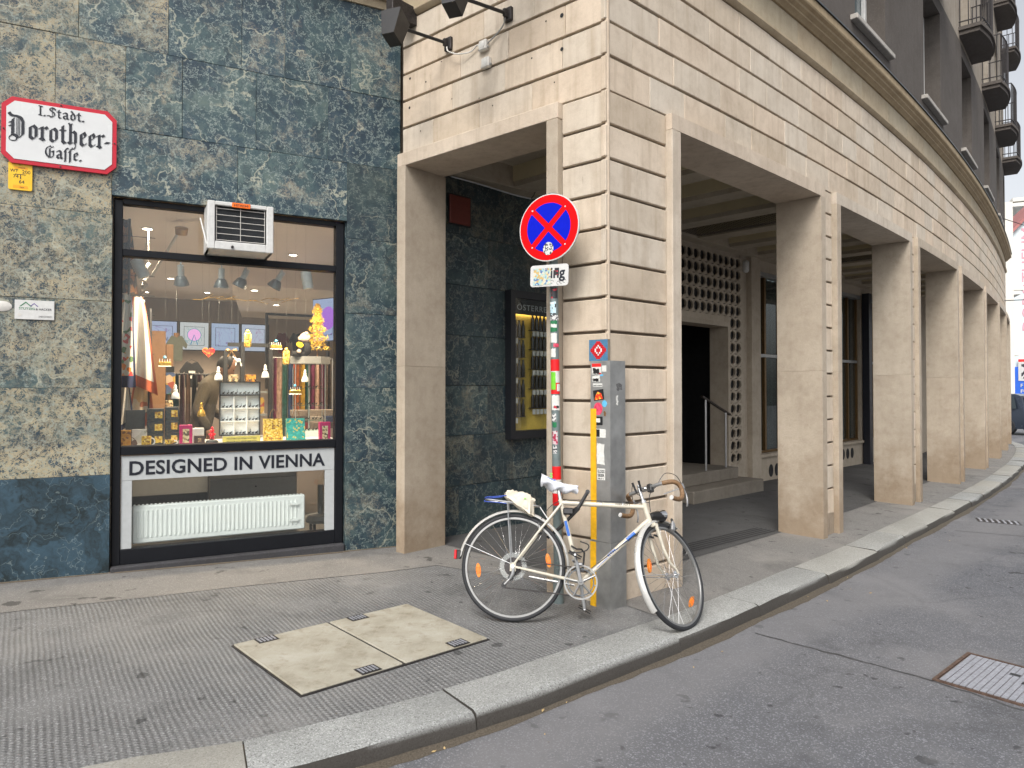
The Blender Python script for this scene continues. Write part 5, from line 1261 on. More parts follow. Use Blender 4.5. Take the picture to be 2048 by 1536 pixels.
for s_ in (-1, 1):
    path = catmull([(CL.x + x, s_ * y, CL.z + z) for x, y, z in hbp], 5)
    b_ = obj('handlebar', MB().tube(path[:10], .0125, 12, m=ST), M['alu'], bike, smooth=True)
    obj('bar_tape', MB().tube(path[8:], .0155, 12, m=ST), M['tape'], b_, smooth=True)
    obj('end_plug', MB().tube([path[-1], (path[-1][0] - .004, path[-1][1], path[-1][2])], .0152, 12, m=ST), M['white'], b_)
    hd_ = Vector((CL.x + .108, s_ * .205, CL.z - .022))
    lv = obj('brake_lever', MB().box(-.01, -.012, -.022, .032, .012, .024, .007, ST @ T3(*hd_) @ RY(-20)), M['alu'], bike, smooth=30)
    obj('blade', MB().tube(catmull([hd_ + Vector((.022, 0, -.005)), hd_ + Vector((.048, 0, -.04)), hd_ + Vector((.052, 0, -.08)), hd_ + Vector((.038, 0, -.125))], 4), [.006] * 12 + [.007], 8, m=ST), M['alu'], lv, smooth=True)
    cpth = [hd_ + Vector((.012, 0, .025)), hd_ + Vector((-.01, -s_ * .02, .085)), hd_ + Vector((-.06, -s_ * .07, .10)), hd_ + Vector((-.10, -s_ * .12, .02)), Vector((CL.x - .01, s_ * .03, CL.z - .06)), Vector((HT.x + .045, s_ * .01, HT.z - .04))]
    obj('brake_cable', MB().tube(catmull(cpth, 6), .0026, 6, m=ST), M['black_plastic'], bike, smooth=True)
    obj('lever_extension', MB().tube([hd_ + Vector((-.01, -s_ * .01, -.012)), hd_ + Vector((-.06, -s_ * .10, -.035))], .0045, 8, m=ST), M['alu'], lv, smooth=True)
bl_ = obj('bar_clamp', MB().box(-.018, -.055, -.034, .022, -.020, .022, .006, ST @ T3(*CL)), M['black_plastic'], bike)
for s_ in (-1, 1): obj('shift_lever', MB().tube([ST @ (SB + Vector((-.004, s_ * .020, -.03))), ST @ (SB + Vector((-.03, s_ * .026, .038)))], [.006, .008], 8), M['black_plastic'], bike)
obj('stem_bolt', MB().lathe([(.010, 0), (.010, .012), (1e-6, .014)], 10, ST @ T3(*(SB + Vector((0, 0, .008))))), M['chrome'], bike)
# headlight, dynamo, brakes
hl = Vector((CR.x + .062, -.01, CR.z + .075))
hlt = obj('headlight', MB().lathe([(1e-5, -.055), (.018, -.05), (.030, -.02), (.036, .025), (.038, .040), (.034, .043), (1e-5, .040)], 16, ST @ T3(*hl) @ RY(82) @ Matrix.Scale(1.3, 4), sx=.8, sy=1.0), M['black_plastic'], bike, smooth=True)
obj('reflector_cap', MB().lathe([(.0305, .0), (.0385, .022), (.0405, .040), (.036, .043), (.0305, .0)], 16, ST @ T3(*(hl + Vector((.004, 0, .006)))) @ RY(80) @ Matrix.Scale(1.3, 4), sx=.82, sy=1.02), M['chrome'], hlt, smooth=True)
obj('bracket', MB().tube([CR + Vector((.012, 0, .0)), CR + Vector((.06, 0, .005)), hl + Vector((0, 0, -.02))], .004, 6, m=ST), M['chrome'], hlt)
dyp = FH + Vector((.045, -.035, .335)); dy = obj('dynamo', MB().lathe([(.010, .03), (.010, .012), (.019, .010), (.019, -.04), (.012, -.046), (1e-5, -.046)], 14, ST @ T3(*dyp) @ RY(18)), M['alu'], bike, smooth=True)
obj('roller', MB().tube([dyp + Vector((.0, 0, .03)), dyp + Vector((.003, 0, .045))], .008, 10, m=ST), M['black_plastic'], dy)
for (c_, m_) in ((CR + Vector((.016, 0, -.03)), ST), (Vector((.155, 0, .60)), None)):
    cal = MB()
    for s_ in (-1, 1): cal.tube([c_ + Vector((0, s_ * .004, .035)), c_ + Vector((.008, s_ * .030, .01)), c_ + Vector((.006, s_ * .026, -.035))], .006, 8, m=m_)
    cl_ = obj('caliper_brake', cal, M['alu'], bike, smooth=True)
    for s_ in (-1, 1): obj('brake_pad', MB().box(-.022, s_ * .019 - .005, -.042, .022, s_ * .019 + .005, -.030, .002, (m_ or Matrix()) @ T3(*c_)), M['black_plastic'], cl_)
# saddle under a shower-cap of plastic
def sad(u, v):
    x = .165 + .245 * v; w = (.066 * (1 - v) ** .8 + .022) * (1 if v < .95 else .6) * (1 if v > .04 else .75); a = 2 * pi * u
    zc = .925 - .058 * v - .016 * sin(v * pi); hh = .034 * (1 - .45 * v)
    wr = .0018 * sin(a * 5 + v * 19) + .0013 * sin(a * 8 - v * 27)
    return (x + .004 * sin(a * 3 + v * 9), (w + wr) * cos(a), zc + (hh + wr) * sin(a) * (1 if sin(a) > 0 else 1.5 + .5 * sin(a * 2 + v * 17)))
sdl = obj('saddle', MB().grid(sad, 28, 16, closeu=True).add([sad(i / 28, 0) for i in range(28)], [tuple(range(28))]).add([sad(i / 28, 1) for i in range(28)], [tuple(range(28))[::-1]]), M['plastic_bag'], bike, smooth=True)
obj('print', moved(text_mesh('Simacek', .06, .014, .0006, .02), T3(.205, -.0665, .915) @ RZ(14) @ RY(8)), M['blue'], sdl); obj('print', moved(text_mesh('S', None, .032, .0006, .02), T3(.222, -.064, .926) @ RZ(14)), M['green'], sdl)
obj('seatpost', MB().tube([SL + Vector((-.004, 0, .01)), Vector((.276, 0, .885))], .0125, 12), M['chrome'], bike, smooth=True); obj('seat_rails', MB().tube([(.20, -.022, .892), (.36, -.022, .862)], .004, 6).tube([(.20, .022, .892), (.36, .022, .862)], .004, 6), M['chrome'], bike)
# drivetrain
ch = obj('chainring', MB().lathe([(.098, -.003), (.108, -.003), (.108, .003), (.098, .003), (.098, -.003)], 48, T3(BB.x, -.052, BB.z) @ RX(90)), M['rim'], bike, smooth=30)
obj('inner_ring', MB().lathe([(.078, -.002), (.086, -.002), (.086, .002), (.078, .002), (.078, -.002)], 40, T3(BB.x, -.044, BB.z) @ RX(90)), M['zinc'], ch, smooth=30)
for i in range(5):
    a = R(90 + 72 * i + 8); obj('ring_arm', MB().tube([(BB.x + .02 * cos(a), -.055, BB.z + .02 * sin(a)), (BB.x + .100 * cos(a), -.052, BB.z + .100 * sin(a))], [.009, .006], 8), M['rim'], ch, smooth=True)
for i in range(10):
    a = R(36 * i + 26); obj('ring_bridge', MB().tube([(BB.x + .085 * cos(a), -.050, BB.z + .085 * sin(a)), (BB.x + .100 * cos(a), -.052, BB.z + .100 * sin(a))], .004, 6), M['rim'], ch)
obj('ring_boss', MB().lathe([(.020, 0), (.018, .016), (1e-5, .018)], 16, T3(BB.x, -.056, BB.z) @ RX(90)), M['rim'], ch, smooth=True)
for (dx_, dz_, y_, nm) in ((-.040, .165, -.078, 'near'), (.028, -.167, .078, 'far')):
    e_ = Vector((BB.x + dx_, y_, BB.z + dz_)); c_ = obj('crank', MB().tube([(BB.x, y_ * .9, BB.z), e_], [.013, .010], 8), M['alu'], bike, smooth=True)
    o_ = -1 if y_ < 0 else 1
    pd = obj('pedal', MB().box(-.045, min(y_, y_ + o_ * .085), -.010, .045, max(y_, y_ + o_ * .085), -.004, .002, T3(e_.x, 0, e_.z) @ RY(25)).box(-.045, min(y_, y_ + o_ * .085), .004, .045, max(y_, y_ + o_ * .085), .010, .002, T3(e_.x, 0, e_.z) @ RY(25)), M['black_plastic'], bike)
    obj('axle', MB().tube([e_, e_ + Vector((0, o_ * .09, 0))], .007, 8), M['chrome'], pd)
    obj('toe_clip', MB().tube(catmull([e_ + Vector((.0, o_ * .04, .012)), e_ + Vector((.07, o_ * .04, .03)), e_ + Vector((.085, o_ * .04, .065)), e_ + Vector((.03, o_ * .04, .085))], 4), .004, 6), M['black_plastic'], pd) if o_ < 0 else None
gl_ = G('clear_disc'); M['clear'] = gl_.out(gl_.n('MixShader', {0: .16, 1: gl_.n('BsdfTransparent').outputs[0], 2: gl_.bsdf((.72, .76, .74), .2)}).outputs[0])
obj('spoke_protector', MB().lathe([(.024, 0), (.088, .004), (.090, 0), (.088, -.002), (.024, -.004)], 40, T3(0, -.030, WR) @ RX(90)), M['clear'], rw, smooth=30)
cs = MB()
for i, r_ in enumerate((.058, .051, .044, .037, .030)): cs.lathe([(r_, 0), (r_, .0025), (.012, .0025)], 28, T3(0, -.034 - i * .005, WR) @ RX(90))
obj('cassette', cs, M['iron'], rw); obj('axle_nut', MB().lathe([(.012, 0), (.012, .012), (.005, .012), (.005, .02), (1e-5, .02)], 12, T3(0, -.064, WR) @ RX(90)), M['chrome'], rw)
der = obj('derailleur', MB().tube([(.006, -.068, WR - .012), (.004, -.072, WR - .045), (-.012, -.066, WR - .078)], [.009, .011, .008], 8).tube([(-.012, -.060, WR - .075), (-.05, -.060, WR - .115)], .006, 8), M['alu'], bike, smooth=True)
for p_ in ((-.010, WR - .072), (-.052, WR - .118)): obj('jockey_wheel', MB().lathe([(.018, -.003), (.018, .003), (.006, .003), (.006, -.003)], 14, T3(p_[0], -.055, p_[1]) @ RX(90)), M['black_plastic'], der)
chn = MB().tube([(BB.x, -.048, BB.z + .087), (.004, -.048, WR + .040)], .0038, 6).tube([(BB.x, -.048, BB.z - .087), (-.050, -.053, WR - .134)], .0038, 6)
obj('chain', chn, M['iron'], bike)
obj('front_derailleur', MB().box(-.02, -.065, -.008, .035, -.035, .012, .004, T3(.415, 0, .375)).tube([(.40, -.02, .385), (.385, -.05, .40)], .007, 8), M['alu'], bike)
obj('bottle_bracket', MB().tube([(.375, -.02, .49), (.41, -.045, .47), (.44, -.045, .47), (.46, -.03, .45), (.455, -.02, .36), (.425, -.02, .34)], .006, 6).box(.36, -.03, .44, .40, .0, .455).box(.40, -.045, .33, .46, -.01, .355), M['black_plastic'], bike)
obj('kickstand', MB().tube([(.40, .05, .245), (.10, .075, .285)], .008, 8), M['alu'], bike, smooth=True)
for p_ in ((.42, .34, .0), ): pass
for t in (.22, .48, .74): obj('cable_clip', MB().tube([SL.lerp(HT, t) + Vector((-.004, 0, 0)), SL.lerp(HT, t) + Vector((.004, 0, 0))], .0156, 10), M['chrome'], bike)
obj('rear_brake_cable', MB().tube(catmull([SL.lerp(HT, 1.0) + Vector((.03, 0, .02)), SL.lerp(HT, .92) + Vector((0, 0, .0185)), SL.lerp(HT, .5) + Vector((0, 0, .0185)), SL.lerp(HT, .08) + Vector((0, 0, .0185)), SL + Vector((-.06, -.01, -.02)), Vector((.165, -.02, .645))], 5), .0026, 6), M['black_plastic'], bike, smooth=True)
obj('gear_cable', MB().tube(catmull([Vector((.10, -.055, .315)), Vector((.05, -.065, .33)), Vector((.03, -.075, .31)), Vector((.012, -.074, .28))], 5), .0025, 6), M['black_plastic'], bike, smooth=True)
obj('seat_tube_cable', MB().tube([HBm + Vector((-.02, -.02, -.02)), BB + Vector((.03, -.02, .06))], .0022, 5), M['black_plastic'], bike)
# rack
rk_ = MB(); pr_ = [(-.205, .0, .772), (-.19, .045, .770), (-.10, .055, .762), (.12, .040, .742), (.16, .02, .735)]
for s_ in (-1, 1): rk_.tube(catmull([(x, s_ * y, z) for x, y, z in pr_], 4), .0045, 6); rk_.tube([(-.055, s_ * .052, .758), (-.012, s_ * .066, WR + .02)], .0045, 6); rk_.tube([(.16, s_ * .02, .735), (.215, s_ * .02, .66)], .004, 6)
for x in (-.12, -.03, .06): rk_.tube([(x, -.052, .764 - .08 * (x + .1)), (x, .052, .764 - .08 * (x + .1))], .0035, 6)
obj('rack', rk_, M['alu'], bike, smooth=True)
# cloth bag on the rack, held by a blue cord
def bagf(u, v):
    a = 2 * pi * u; x = -.075 + .20 * v; s_ = (sin(pi * min(max(v, .03), .97))) ** .35
    w = .07 * s_; h = .048 * s_; wr = .006 * sin(a * 3 + v * 14) + .004 * sin(a * 7 - v * 22)
    dz = -.05 * max(0, v - .25) * (1 if sin(a) < 0 and cos(a) < .2 else .25)
    return (x + wr, (w + wr) * cos(a) - .012 * v, .805 - .045 * v + (h + wr) * sin(a) + dz * (1.8 if sin(a) < 0 else .3))
cb_ = thing('cloth_bag', 'folded cream cloth bag tied on the bicycle rack', 'bag', BM)
bb_ = obj('cloth', MB().grid(bagf, 30, 16, closeu=True).add([bagf(i / 30, 0) for i in range(30)], [tuple(range(30))]).add([bagf(i / 30, 1) for i in range(30)], [tuple(range(30))[::-1]]), M['cloth'], cb_, smooth=60)
obj('flap', MB().grid(lambda u, v: (-.06 + .16 * u, -.075 - .006 * sin(v * 5 + u * 9), .83 - .02 * u - v * (.045 + .085 * u) + .004 * sin(u * 11)), 10, 6), M['cloth'], cb_, smooth=60)
obj('print', MB().box(.058, -.0835, .775, .070, -.082, .783), M['green'], cb_)
cd = thing('bungee_cord', 'blue twisted cord looped round the tail of the bicycle rack', 'cord', BM)
obj('cord', MB().tube(catmull([(-.05, -.05, .80), (-.12, -.055, .79), (-.195, -.035, .785), (-.212, 0, .78), (-.195, .04, .785), (-.10, .05, .80)], 6), .0038, 8), M['blue_cord'], cd, smooth=True); obj('cord', MB().tube(catmull([(-.21, -.01, .765), (-.205, -.04, .755), (-.12, -.058, .75), (-.06, -.058, .745)], 5), .0036, 8), M['blue_cord'], cd, smooth=True)
# folding lock
lk = thing('folding_lock', 'black folding lock hooked through the bicycle frame', 'lock', BM)
def bar(a, b, w=.012, t=.006): a = Vector(a); b = Vector(b); return MB().tube([a, b], w, 8)
obj('link', bar((.475, -.02, .845), (.415, -.022, .735)), M['black_plastic'], lk); obj('link', bar((.42, -.024, .735), (.30, .02, .61)), M['black_plastic'], lk); obj('link', bar((.415, -.018, .74), (.35, .01, .705)), M['black_plastic'], lk); obj('link', bar((.30, .02, .61), (.215, .05, .54)), M['black_plastic'], lk)
obj('body', MB().box(.315, -.04, .69, .385, .0, .735, .008), M['black_plastic'], lk); obj('joint', MB().lathe([(.015, -.01), (.015, .01)], 12, T3(.475, -.02, .845) @ RX(90)), M['black_plastic'], lk)
# ------------------------------------------------------------------ inside the shop
room = thing('shop_room', 'warm lit shop interior behind the display window', 'room', FA, kind='structure')
M['room_wall'] = plain('room_wall', (.33, .28, .245), .8, vary=.05, sc=1.5); M['room_ceil'] = plain('room_ceiling', (.80, .73, .66), .8, vary=.03, sc=1.0); M['room_floor'] = plain('room_floor', (.34, .28, .23), .5)
CZs, RY1 = 3.10, 7.6
RP = [(-1.4, .33), (1.97, .33), (4.25, RY1 + .1), (-1.4, RY1 + .1)]
obj('ceiling', plan(MB(), RP, CZs, CZs + .1), M['room_ceil'], room)
obj('rear_wall', MB().box(-1.4, RY1, .0, 4.25, RY1 + .1, CZs - .001), M['room_wall'], room)
obj('side_wall', MB().box(-.55, .33, .0, -.45, RY1, CZs - .001), M['room_wall'], room)
sw = MB(); plan(sw, [(1.95, .33), (2.02, .33), (4.3, RY1), (4.2, RY1)], 0, CZs - .001); obj('side_wall', sw, M['room_wall'], room)
obj('floor', plan(MB(), RP, -.02, .06), M['room_floor'], room); obj('floor', MB().box(.0, .2, -.02, 1.82, .3295, .059), M['room_floor'], room)
bulk = MB(); plan(bulk, [(1.2, 3.2), (3.2, 3.2), (4.2, RY1), (1.9, RY1)], 2.82, CZs - .002); obj('bulkhead', bulk, M['room_ceil'], room)
obj('display_floor', MB().box(.0, .165, .985, 1.86, .95, 1.03, .003), M['white'], room)
# grey units below the display, seen through the low pane
M['unit_grey'] = plain('unit_grey', (.20, .205, .20), .6, vary=.05); M['unit_dark'] = plain('unit_dark', (.045, .05, .05), .6)
cu = thing('storage_unit', 'grey storage unit behind the low pane of the shop window', 'cabinet', FA)
obj('front', MB().box(.80, 1.10, .06, 1.62, 1.6, .62, .003), M['unit_grey'], cu); obj('drawer', MB().box(.80, 1.09, .625, 1.62, 1.6, .78, .003), M['unit_grey'], cu); obj('lock', MB().lathe([(.008, 0), (.008, .006), (1e-5, .006)], 10, T3(1.22, 1.095, .54) @ RX(90)), M['black'], cu)
obj('side_shelf', MB().box(.06, 1.2, .50, .79, 1.6, .70), M['unit_grey'], cu); obj('kick', MB().box(.06, 1.25, .06, .79, 1.6, .499), M['unit_dark'], cu)
stl = thing('rolling_stool', 'grey rolling stool beside the storage unit', 'stool', FA @ T3(1.78, .75, .06))
obj('base', MB().lathe([(.14, .14), (.15, .17), (.12, .21), (.03, .22), (.03, .5)], 20), M['unit_grey'], stl, smooth=True)
for i in range(4): a = R(45 + 90 * i); obj('caster', MB().lathe([(.024, -.01), (.024, .01)], 12, T3(.11 * cos(a), .11 * sin(a), .024) @ RX(90)).box(-.012, -.012, .03, .012, .012, .14, 0, T3(.11 * cos(a), .11 * sin(a), 0)), M['black_plastic'], stl)
# ---- lamps; the unlit display ones also cast added light
M['lamp_on'] = emit('lamp_on', (1, .85, .65), 25); M['lamp_body'] = plain('lamp_body', (.55, .56, .54), .45); M['lamp_dark'] = plain('lamp_reflector', (.22, .225, .22), .35, .4)
def light(parent, M4, power, col=(1, .78, .55), kind='SPOT', size=1.9):
    l = bpy.data.lights.new('lamp_light', kind); l.energy = power * 6.5; l.color = col; l.shadow_soft_size = .05
    if kind == 'SPOT': l.spot_size = size; l.spot_blend = .6
    o = bpy.data.objects.new('lamp_light', l); COL.objects.link(o); o.parent = parent; o.matrix_local = M4; return o
dlp = None
DL = [(.25, 1.55, 12), (.50, 3.2, 34), (1.35, 2.6, 0), (1.55, 3.6, 34), (1.8, 2.3, 34), (.6, 5.0, 40), (2.1, 5.2, 40), (1.2, 6.4, 46), (2.7, 6.6, 0), (.3, 6.8, 0)]
for i, (u, y, e) in enumerate(DL):
    z = CZs if not (u > 1.25 and y > 3.2) else 2.82
    t = thing('downlight', ('small glowing downlight above the hanging scarves', 'glowing downlight before the wheel screen', 'glowing downlight at the bulkhead edge', 'glowing downlight over the scarf rack', 'glowing downlight nearest the gold tree', 'glowing downlight over the leftmost screen', 'glowing downlight before the last rear screen', 'glowing downlight nearest the rear wall', 'glowing downlight in the far right corner of the shop', 'glowing downlight in the far left corner of the shop')[i], 'downlight', FA @ T3(u, y, z), 'recessed ceiling downlights')
    obj('trim', MB().lathe([(.045, -.001), (.060, -.001), (.060, -.008), (.045, -.012), (.045, -.001)], 20), M['white'], t, smooth=30); obj('lens', MB().lathe([(.0445, -.006), (1e-5, -.006)], 20), M['lamp_on'], t)
    if e: light(t, T3(0, 0, -.03), e)
def spotlamp(lab, u, y, z, rx, ry, on):
    t = thing('spot_lamp', lab, 'spot lamp', FA @ T3(u, y, z), 'grey spot lamps over the display')
    m = RY(ry) @ RX(rx)
    obj('stem', MB().tube([(0, 0, .02), (0, 0, 2.62 - z)], .007, 8), M['lamp_body'], t); obj('neck', MB().lathe([(.026, .02), (.026, -.07)], 14, m), M['lamp_body'], t, smooth=True)
    obj('bell', MB().lathe([(.028, -.07), (.042, -.085), (.060, -.13), (.064, -.15), (.058, -.152)], 20, m), M['lamp_dark'], t, smooth=50)
    fn = MB()
    for k in range(20): fn.box(.041, -.0015, -.14, .060, .0015, -.088, 0, m @ RZ(18 * k) @ RY(10))
    obj('fin', fn, M['lamp_dark'], t, kind='stuff'); obj('lens', MB().lathe([(.054, -.150), (1e-5, -.150)], 20, m), M['lamp_on'] if on else M['lamp_body'], t)
    light(t, m @ T3(0, 0, -.17), 6.5, size=2.5)  # light added to the unlit bells as well, to brighten the display
spotlamp('grey spot lamp over the display, leftmost of the four bell shaped ones', .49, .34, 2.545, 22, -4, 0); spotlamp('lit grey spot lamp over the display pointing straight down', .815, .34, 2.545, 8, 0, True)
spotlamp('grey spot lamp over the display tilted left of the middle', 1.02, .34, 2.555, 16, 22, 0); spotlamp('grey spot lamp over the display tilted left, nearest the gold tree', 1.33, .36, 2.56, 16, 28, 0)
for (u, y, z, ry, lab) in ((.16, .36, 2.57, -24, 'grey cylinder lamp at the left end of the display ceiling'), (1.545, .36, 2.575, -10, 'grey cylinder lamp at the right end of the display ceiling')):
    t = thing('cylinder_lamp', lab, 'spot lamp', FA @ T3(u, y, z)); obj('stem', MB().tube([(0, 0, 0), (0, 0, 2.63 - z)], .007, 8), M['lamp_body'], t); obj('can', MB().lathe([(.048, -.14), (.048, .02), (.02, .03), (1e-5, .03)], 20, RY(ry)), M['lamp_body'], t, smooth=40); light(t, RY(ry) @ RX(24) @ T3(0, 0, -.15), (2 if u < 1 else 12), size=2.2)  # added light in both cans, the right one brightens the gold tree
t = thing('ceiling_arm_lamp', 'big lit ring lamp on a slanted white rod in the shop', 'lamp', FA @ T3(.53, 1.05, 3.0)); obj('ring', MB().lathe([(.052, -.03), (.060, .03), (.05, .035), (1e-5, .035)], 24, RX(25)), plain('brass_ring', (.45, .30, .12), .35, .7), t, smooth=40); obj('lens', MB().lathe([(.046, -.012), (1e-5, -.012)], 20, RX(25)), M['lamp_on'], t); obj('rod', MB().tube([(-.02, .02, 0), (-.24, .5, -.38)], .014, 8), M['white'], t)
for i in range(6):
    u, y, z = .26 - .010 * i, 1.55 + .42 * i, 2.72 - .045 * i
    t = thing('track_spot', 'small white track spot in the row receding along the left shop wall', 'spot lamp', FA @ T3(u, y, z), 'white track spots'); obj('can', MB().lathe([(.026, -.06), (.026, .03), (1e-5, .03)], 12, RY(30) @ RX(-20)), M['white'], t, smooth=40); obj('lens', MB().lathe([(.023, -.058), (1e-5, -.058)], 12, RY(30) @ RX(-20)), M['lamp_on'], t); obj('stem', MB().tube([(0, 0, .02), (0, 0, CZs - z)], .006, 6), M['white'], t)
tk = obj('lamp_track', MB().box(.10, .31, 2.615, 1.70, .37, 2.64), M['lamp_body'], None, M=FA, label='pale lamp track above the display window', cat='track')
# ---- wall screens
def screen_mat(name, bgc, fn):
    g = G(name); v = g.co(); x = g.n('SeparateXYZ', {0: v}).outputs
    c = fn(g, x, v); return g.out(g.n('Emission', {0: c, 1: .42}).outputs[0])
def scr(bgc, ink, seed):
    def fn(g, x, v):
        n = g.noise(g.vm('ADD', v, (seed * 3.1, 0, seed * 1.7)), 7, 2, .5, 1.2)
        line = g.ramp(n, [(.485, 0.), (.5, 1.), (.515, 0.)]); sc2 = g.noise(g.vm('ADD', v, (seed, 0, 4)), 26, 2, .5, 1.5); scribble = g.ramp(sc2, [(.48, 0.), (.5, 1.), (.52, 0.)])
        ax = g.ma('ABSOLUTE', g.ma('SUBTRACT', x[0], .215)); az = g.ma('ABSOLUTE', g.ma('SUBTRACT', x[2], .225)); d = g.ma('MAXIMUM', ax, az)
        inner = g.ma('LESS_THAN', d, .150); edge = g.ma('LESS_THAN', g.ma('ABSOLUTE', g.ma('SUBTRACT', d, .152)), .003)
        c = g.mix(g.ma('MULTIPLY', line, inner), bgc, ink); c = g.mix(g.ma('MULTIPLY', scribble, g.ma('MULTIPLY', g.ma('SUBTRACT', 1.0, inner), .45)), c, (.12, .12, .16))
        return g.mix(edge, c, (.02, .02, .03))
    return fn
for i in range(4):
    u0 = .32 + i * .475
    t = thing('wall_screen', ('bluish wall screen showing a cup drawing, leftmost at the shop rear', 'white wall screen showing a pink wheel drawing at the shop rear', 'bluish wall screen with line drawing above the red heart', 'wall screen with pink doodles at the right end of the rear row')[i], 'screen', FA @ T3(u0, 6.42, 2.14), 'screens in a row on the rear wall')
    obj('bezel', MB().box(-.012, .004, -.012, .447, .06, .462), M['black'], t)
    obj('display', MB().box(.004, -.002, .002, .430, .003, .448), screen_mat('screen_picture_%d' % i, None, scr(((.62, .70, .98), (.92, .93, .93), (.60, .72, .98), (.74, .80, .97))[i], ((.35, .15, .45), (.06, .35, .40), (.35, .18, .55), (.55, .12, .35))[i], i + 1)), t)
    if i == 1:
        o_ = MB().lathe([(.0985, 0), (.094, .0012), (1e-5, .0012)], 30, T3(.215, -.0025, .245) @ RX(90)); obj('drawing', o_, emit('wheel_pink', (.75, .35, .62), .9), t)
        obj('drawing', MB().lathe([(.098, 0), (.106, 0), (.106, .001), (.098, .001), (.098, 0)], 30, T3(.215, -.0025, .245) @ RX(90)), emit('wheel_teal', (.02, .30, .34), .8), t)
        obj('drawing', MB().prism([(.155, .085), (.17, .085), (.218, .245), (.212, .25)], -.0045, -.004).prism([(.275, .085), (.26, .085), (.213, .25), (.219, .244)], -.0047, -.0042), emit('wheel_leg', (.02, .2, .36), .8), t)
    if i == 0: obj('drawing', moved(text_mesh('HAUS', .17, .07, .001, .0), T3(.20, -.0025, .13)), emit('ink_glow', (.02, .02, .03), .3), t)
for i in range(2):
    t = thing('side_screen', ('narrow lit wall screen with a purple drawing on the right shop wall', 'lit wall screen half hidden by the gold tree')[i], 'screen', FA @ T3(2.20 + i * .17, 3.05 - i * .62, 2.12) @ RZ(-62)); obj('bezel', MB().box(-.01, .004, -.012, .60, .05, .55), M['black'], t)
    obj('display', MB().box(.002, -.002, .002, .59, .003, .54), screen_mat('side_picture_%d' % i, None, scr((.55, .66, .98), (.32, .08, .55), 7 + i)), t); obj('drawing', MB().prism(ell(.29, .29, .13, .15), -.0035, -.003), emit('doodle_%d' % i, (.36, .12, .58), .8), t)
# ---- hanging scarves on a grid panel
gp = thing('grid_panel', 'black wire display grid at the left of the shop window', 'rack', FA @ T3(.10, .62, 1.03))
for z in [.1 + .17 * i for i in range(11)]: obj('wire', MB().tube([(-.12, 0, z), (.20, 0, z)], .0028, 5), M['black'], gp)
for x in (0, .165): obj('post', MB().tube([(x, 0, 0), (x, 0, 1.95 if x == 0 else 1.18)], .010 if x == 0 else .014, 8), M['black'], gp)
def fabric(name, lab, mats, u, y, z0, z1, w, sway, seed, fold=.018, tilt=0):
    def fn(a, b):
        s_ = b; ww = w * (.35 + .65 * s_ ** .6)
        return (u + (a - .5) * ww + sway * s_, y + fold * sin(a * 11 + seed + s_ * 3) * (.4 + s_), z1 + (z0 - z1) * s_ + tilt * (a - .5) * s_)
    mb = MB(); nu, nv = 18, 16; mb.grid(fn, nu, nv)
    mb.mi = [(1 if (i in (0, 1, nu - 1, nu - 2) or j in (nv - 1, nv - 2)) else 0) if len(mats) > 1 else 0 for j in range(nv) for i in range(nu)]
    t = obj(name, mb, mats, None, smooth=60, M=FA, label=lab, cat='scarf'); return t
M['silk_white'] = plain('silk_white', (.62, .58, .52), .5, vary=.1, sc=8); M['silk_flower'] = print_mat('silk_flower', [(.62, .60, .55)] * 6 + [(.55, .05, .05), (.10, .20, .08)] + [(.62, .60, .55)] * 3 + [(.75, .25, .05)], 26, .5)
M['silk_rust'] = plain('silk_rust', (.36, .085, .035), .5, vary=.2, sc=8); M['silk_navy'] = plain('silk_navy', (.02, .03, .09), .5); M['silk_tan'] = print_mat('silk_tan', [(.60, .48, .33), (.55, .36, .18), (.62, .55, .45), (.4, .12, .05), (.6, .5, .36)], 14, .5)
fabric('scarf', 'white floral silk scarf with dark hem hanging at the left window edge', [M['silk_flower'], M['silk_navy']], .085, .42, 1.52, 2.30, .17, -.01, 1)
fabric('scarf', 'white silk scarf with broad rust border hanging on the grid', [M['silk_white'], M['silk_rust']], .17, .56, 1.50, 2.30, .20, .06, 2, .02, -.10)
fabric('scarf', 'tan patterned silk scarf with rust border hanging low on the grid', [M['silk_tan'], M['silk_rust']], .205, .60, 1.16, 1.62, .22, -.01, 4, .02, .12)
fabric('scarf', 'dark edged cream scarf hanging lowest at the window corner', [M['silk_white'], M['silk_navy']], .075, .50, 1.17, 1.56, .14, .0, 5, .02, .1)
fabric('scarf', 'brown and orange shawl draped high at the left window edge', [print_mat('shawl', [(.22, .09, .03), (.05, .04, .035), (.3, .14, .05)], 18)], .06, .75, 2.35, 3.0, .20, .01, 7, .03)
# ---- goods on the display floor
DZs = 1.031
def box_item(name, lab, cat, u, y, w, d, h, mat, rz=0, z=DZs, front=None, group=None, inset=(.15, .15, .85, .6), rx=0):
    t = thing(name, lab, cat, FA @ T3(u, y, z) @ RZ(rz) @ RX(rx), group); obj('body', MB().box(0, 0, 0, w, d, h, .002), mat, t)
    if front: obj('picture', MB().box(w * inset[0], -.0012, h * inset[1], w * inset[2], -.0002, h * inset[3]), front, t)
    return t
M['p_gold'] = print_mat('gold_print', [(.60, .36, .03), (.70, .48, .06), (.25, .12, .02), (.75, .55, .12), (.5, .25, .02), (.8, .6, .2)], 75); M['p_orange'] = print_mat('orange_print', [(.62, .26, .02), (.70, .34, .04), (.25, .10, .02), (.66, .3, .03)], 50)
M['p_teal'] = print_mat('teal_print', [(.02, .28, .24), (.03, .36, .32), (.02, .30, .28), (.55, .45, .1), (.02, .25, .22), (.04, .4, .34)], 70); M['p_grey'] = print_mat('portrait_print', [(.5, .49, .45), (.55, .54, .5), (.12, .07, .05), (.62, .6, .58), (.35, .36, .3)], 28)
